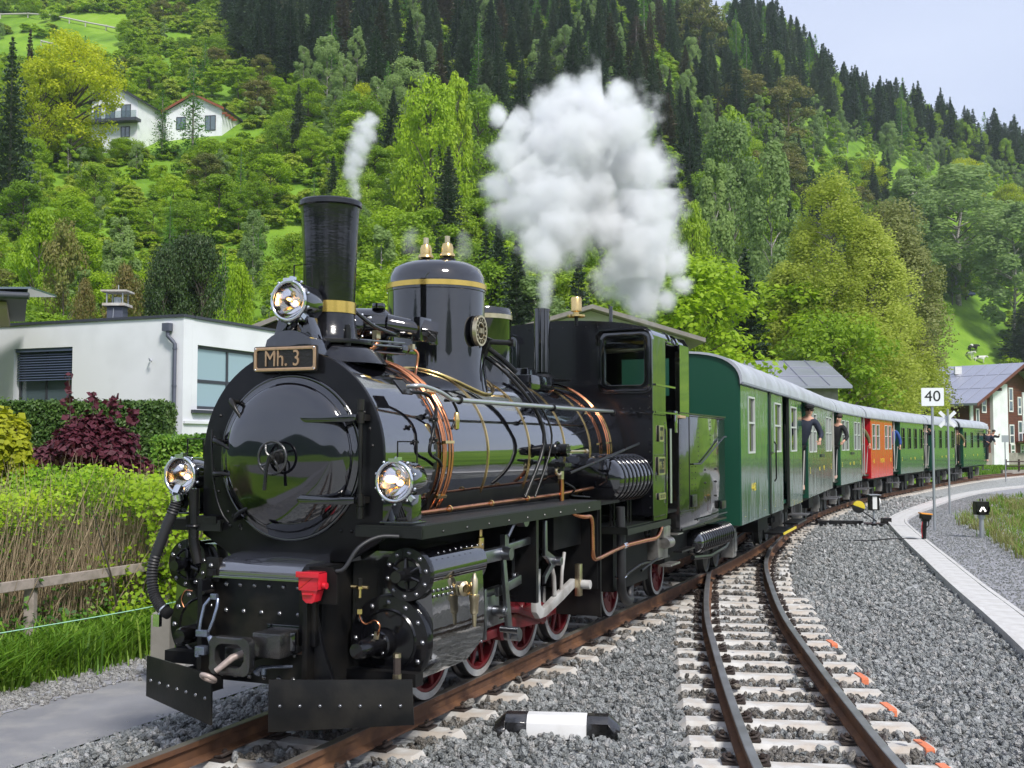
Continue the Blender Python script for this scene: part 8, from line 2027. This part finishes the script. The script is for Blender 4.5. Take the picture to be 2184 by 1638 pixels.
def box_hedge(name, label, x0, x1, y0, y1, z1, n, m='thuja'):
    root = tag(empty(name, ((x0+x1)/2, y0, -.4)), label, 'hedge'); P = []; Nn = []
    for k in range(4):
        q = n//4 if k else n//2; u, v = RNG.random(q), RNG.random(q)
        if k == 0: p = np.stack([x0+u*(x1-x0), np.full(q, y0), -.4+v*(z1+.4)], 1); nn = np.array([0, -1, .3])
        elif k == 1: p = np.stack([x0+u*(x1-x0), y0+v*(y1-y0), np.full(q, z1)], 1); nn = np.array([0, -.3, 1])
        elif k == 2: p = np.stack([np.full(q, x1), y0+u*(y1-y0), -.4+v*(z1+.4)], 1); nn = np.array([1, -.3, .3])
        else: p = np.stack([x0+u*(x1-x0), y0+.1+v*.1, -.4+RNG.random(q)*(z1+.35)], 1); nn = np.array([0, -1, .3])
        P.append(p+RNG.normal(0, .035, p.shape)); Nn.append(nn+RNG.normal(0, .7, p.shape))
    P = np.concatenate(P); Nn = np.concatenate(Nn); o = leaf_cloud('leaves', P, RNG.uniform(.022, .05, len(P)), m, nrm=Nn, parent=root, kind='stuff', asp=.5); o.matrix_parent_inverse = Matrix.Translation(root.location).inverted()
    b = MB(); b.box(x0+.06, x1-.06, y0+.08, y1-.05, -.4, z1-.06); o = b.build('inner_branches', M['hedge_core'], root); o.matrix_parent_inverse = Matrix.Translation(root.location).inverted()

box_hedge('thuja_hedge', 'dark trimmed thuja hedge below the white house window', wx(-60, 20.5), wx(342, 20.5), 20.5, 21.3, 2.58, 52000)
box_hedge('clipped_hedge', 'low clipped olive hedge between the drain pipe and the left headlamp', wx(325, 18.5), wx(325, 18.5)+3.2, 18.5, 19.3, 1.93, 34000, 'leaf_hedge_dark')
# ================================================================ STEAM (real volumes)
def steam(name, label, blobs, dens, res, nscale, namp, pad=.25, edge=.5):
    """blobs: (x, y, z, r). A fog volume whose density falls off from the nearest blob, broken up by noise."""
    P = np.array(blobs, float); me = bpy.data.meshes.new(name); me.vertices.add(len(P)); me.vertices.foreach_set('co', P[:, :3].astype(np.float32).ravel())
    a = me.attributes.new('rad', 'FLOAT', 'POINT'); a.data.foreach_set('value', P[:, 3].astype(np.float32))
    so = bpy.data.objects.new(name+'_points', me); o = link(name, bpy.data.volumes.new(name)); mn = (P[:, :3]-P[:, 3:]).min(0)-pad; mxx = (P[:, :3]+P[:, 3:]).max(0)+pad
    g = bpy.data.node_groups.new(name, 'GeometryNodeTree'); g.interface.new_socket('Geometry', in_out='INPUT', socket_type='NodeSocketGeometry'); g.interface.new_socket('Geometry', in_out='OUTPUT', socket_type='NodeSocketGeometry')
    N = g.nodes; l = g.links; gi = N.new('NodeGroupInput'); go = N.new('NodeGroupOutput'); pos = N.new('GeometryNodeInputPosition'); oi = N.new('GeometryNodeObjectInfo'); oi.inputs['Object'].default_value = so
    # distort the sampling position with noise, so the outline billows
    nz_ = N.new('ShaderNodeTexNoise'); nz_.inputs['Scale'].default_value = nscale; nz_.inputs['Detail'].default_value = 9; nz_.inputs['Roughness'].default_value = .68; l.new(pos.outputs[0], nz_.inputs['Vector'])
    sn = N.new('GeometryNodeSampleNearest'); sn.domain = 'POINT'; l.new(oi.outputs['Geometry'], sn.inputs['Geometry']); l.new(pos.outputs[0], sn.inputs['Sample Position'])
    def samp(ty, src):
        q = N.new('GeometryNodeSampleIndex'); q.data_type = ty; q.domain = 'POINT'; l.new(oi.outputs['Geometry'], q.inputs['Geometry']); l.new(src, q.inputs['Value']); l.new(sn.outputs[0], q.inputs['Index']); return q.outputs[0]
    pa = N.new('GeometryNodeInputPosition'); sp = samp('FLOAT_VECTOR', pa.outputs[0])
    ra = N.new('GeometryNodeInputNamedAttribute'); ra.data_type = 'FLOAT'; ra.inputs['Name'].default_value = 'rad'; sr = samp('FLOAT', [s for s in ra.outputs if s.enabled and s.name == 'Attribute'][0])
    ds = N.new('ShaderNodeVectorMath'); ds.operation = 'DISTANCE'; l.new(pos.outputs[0], ds.inputs[0]); l.new(sp, ds.inputs[1])
    dv = N.new('ShaderNodeMath'); dv.operation = 'DIVIDE'; l.new(ds.outputs['Value'], dv.inputs[0]); l.new(sr, dv.inputs[1])
    nn = N.new('ShaderNodeMath'); nn.operation = 'MULTIPLY_ADD'; nn.inputs[1].default_value = namp; nn.inputs[2].default_value = -namp*.5; l.new(nz_.outputs[0], nn.inputs[0])
    ad = N.new('ShaderNodeMath'); l.new(dv.outputs[0], ad.inputs[0]); l.new(nn.outputs[0], ad.inputs[1])
    mr = N.new('ShaderNodeMapRange'); mr.interpolation_type = 'SMOOTHSTEP'; mr.inputs['From Min'].default_value = 1.2; mr.inputs['From Max'].default_value = 1.2-edge; mr.inputs['To Min'].default_value = 0; mr.inputs['To Max'].default_value = dens; l.new(ad.outputs[0], mr.inputs[0])
    vc = N.new('GeometryNodeVolumeCube'); l.new(mr.outputs[0], vc.inputs['Density']); vc.inputs['Min'].default_value = tuple(mn); vc.inputs['Max'].default_value = tuple(mxx)
    for k, ax in enumerate('XYZ'): vc.inputs['Resolution '+ax].default_value = max(8, int((mxx-mn)[k]/res))
    sm = N.new('GeometryNodeSetMaterial'); sm.inputs['Material'].default_value = M['steam']; l.new(vc.outputs[0], sm.inputs[0]); l.new(sm.outputs[0], go.inputs[0])
    md = o.modifiers.new('steam', 'NODES'); md.node_group = g
    return tag(o, label, 'steam')
def steam_mat():
    m = bpy.data.materials.new('steam'); m.use_nodes = True; n = m.node_tree.nodes; l = m.node_tree.links; n.remove(n['Principled BSDF'])
    v = n.new('ShaderNodeVolumePrincipled'); v.inputs['Color'].default_value = (.985, .99, 1, 1); v.inputs['Density'].default_value = 1; v.inputs['Anisotropy'].default_value = .0
    v.inputs['Density Attribute'].default_value = 'density'; l.new(v.outputs[0], n['Material Output'].inputs['Volume'])
    m.cycles.volume_sampling = 'DISTANCE' if False else 'MULTIPLE_IMPORTANCE'; return m
M['steam'] = steam_mat()
def pxp(px, py, Dd): return (px-1092)/2400*Dd, Dd, 1.85+(948-py)/2400*Dd
def build_steam():
    rn = random.Random(3)
    def chain(L, jit=.0, per=6):
        out = []
        for i in range(len(L)-1):
            a, b = L[i], L[i+1]
            for k in range(per):
                f = k/per; q = [a[j]*(1-f)+b[j]*f for j in range(4)]; x, y, z = pxp(q[0], q[1], q[3]); r = q[2]/2400*q[3]; out.append((x+rn.gauss(0, jit*r), y+rn.gauss(0, jit*r), z+rn.gauss(0, jit*r), r))
        return out
    d0 = 11.75
    B = chain([(1161, 652, 14, d0), (1164, 600, 24, d0), (1160, 550, 38, d0), (1165, 500, 62, d0+.2), (1185, 440, 100, d0+.5)], .05, 7)
    for (px, py, r) in ((1150, 300, 75), (1130, 380, 70), (1190, 230, 75), (1260, 215, 70), (1235, 300, 110), (1240, 400, 120), (1310, 270, 90), (1340, 350, 110), (1390, 420, 70), (1290, 470, 60), (1320, 480, 75), (1370, 500, 90), (1350, 570, 82), (1400, 560, 70), (1380, 625, 52), (1335, 600, 40), (1110, 260, 40), (1080, 400, 40), (1320, 190, 34), (1385, 350, 45), (1440, 560, 36), (1210, 175, 26), (1160, 470, 60), (1100, 450, 45), (1050, 390, 26), (1085, 330, 40), (1450, 600, 24), (1190, 500, 60), (1420, 640, 26), (1060, 240, 22)):
        for k in range(3):
            q = (px+rn.gauss(0, r*.16), py+rn.gauss(0, r*.16)); Dd = d0+1.0+rn.gauss(0, .18); x, y, z = pxp(q[0], q[1], Dd); B.append((x, y, z, r*rn.uniform(.8, 1.05)/2400*Dd))
    steam('steam_cloud', 'big billowing white steam cloud above the driver cab', B, 12.0, .022, 4.6, 3.4, .40, 1.5)
    B = chain([(757, 418, 11, 7.8), (750, 380, 15, 7.8), (748, 350, 20, 7.8), (760, 310, 25, 7.8), (775, 275, 24, 7.8), (785, 250, 18, 7.8), (782, 235, 10, 7.8)], .12, 6)
    steam('chimney_steam', 'thin wisp of white steam rising from the chimney top', B, 26., .010, 14, 2.6, .10, 1.3)
    for a, (px, py) in enumerate(((884, 540), (976, 548))):
        B = chain([(px, py+10, 12, 9.3), (px-(14 if a == 0 else -14), py-22, 20, 9.3), (px-(6 if a == 0 else -12), py-52, 16, 9.3)], .2, 4)
        steam('valve_steam', ('faint steam left of the left safety valve', 'faint steam right of the right safety valve')[a], B, 2.2, .015, 9, 1.6, .08, .9)
build_steam()

# ================================================================ THIN AIR HAZE over the valley
def haze():
    m = bpy.data.materials.new('haze'); m.use_nodes = True; n = m.node_tree.nodes; l = m.node_tree.links; n.remove(n['Principled BSDF'])
    v = n.new('ShaderNodeVolumePrincipled'); v.inputs['Color'].default_value = (.80, .88, 1, 1); v.inputs['Density'].default_value = .00018; v.inputs['Anisotropy'].default_value = .2; l.new(v.outputs[0], n['Material Output'].inputs['Volume'])
    b = MB(); b.box(-960, 960, -960, 960, -3, 400); o = b.build('haze', m, None, 0); tag(o, 'thin bluish haze hanging over the valley', 'haze', kind='stuff')
haze()
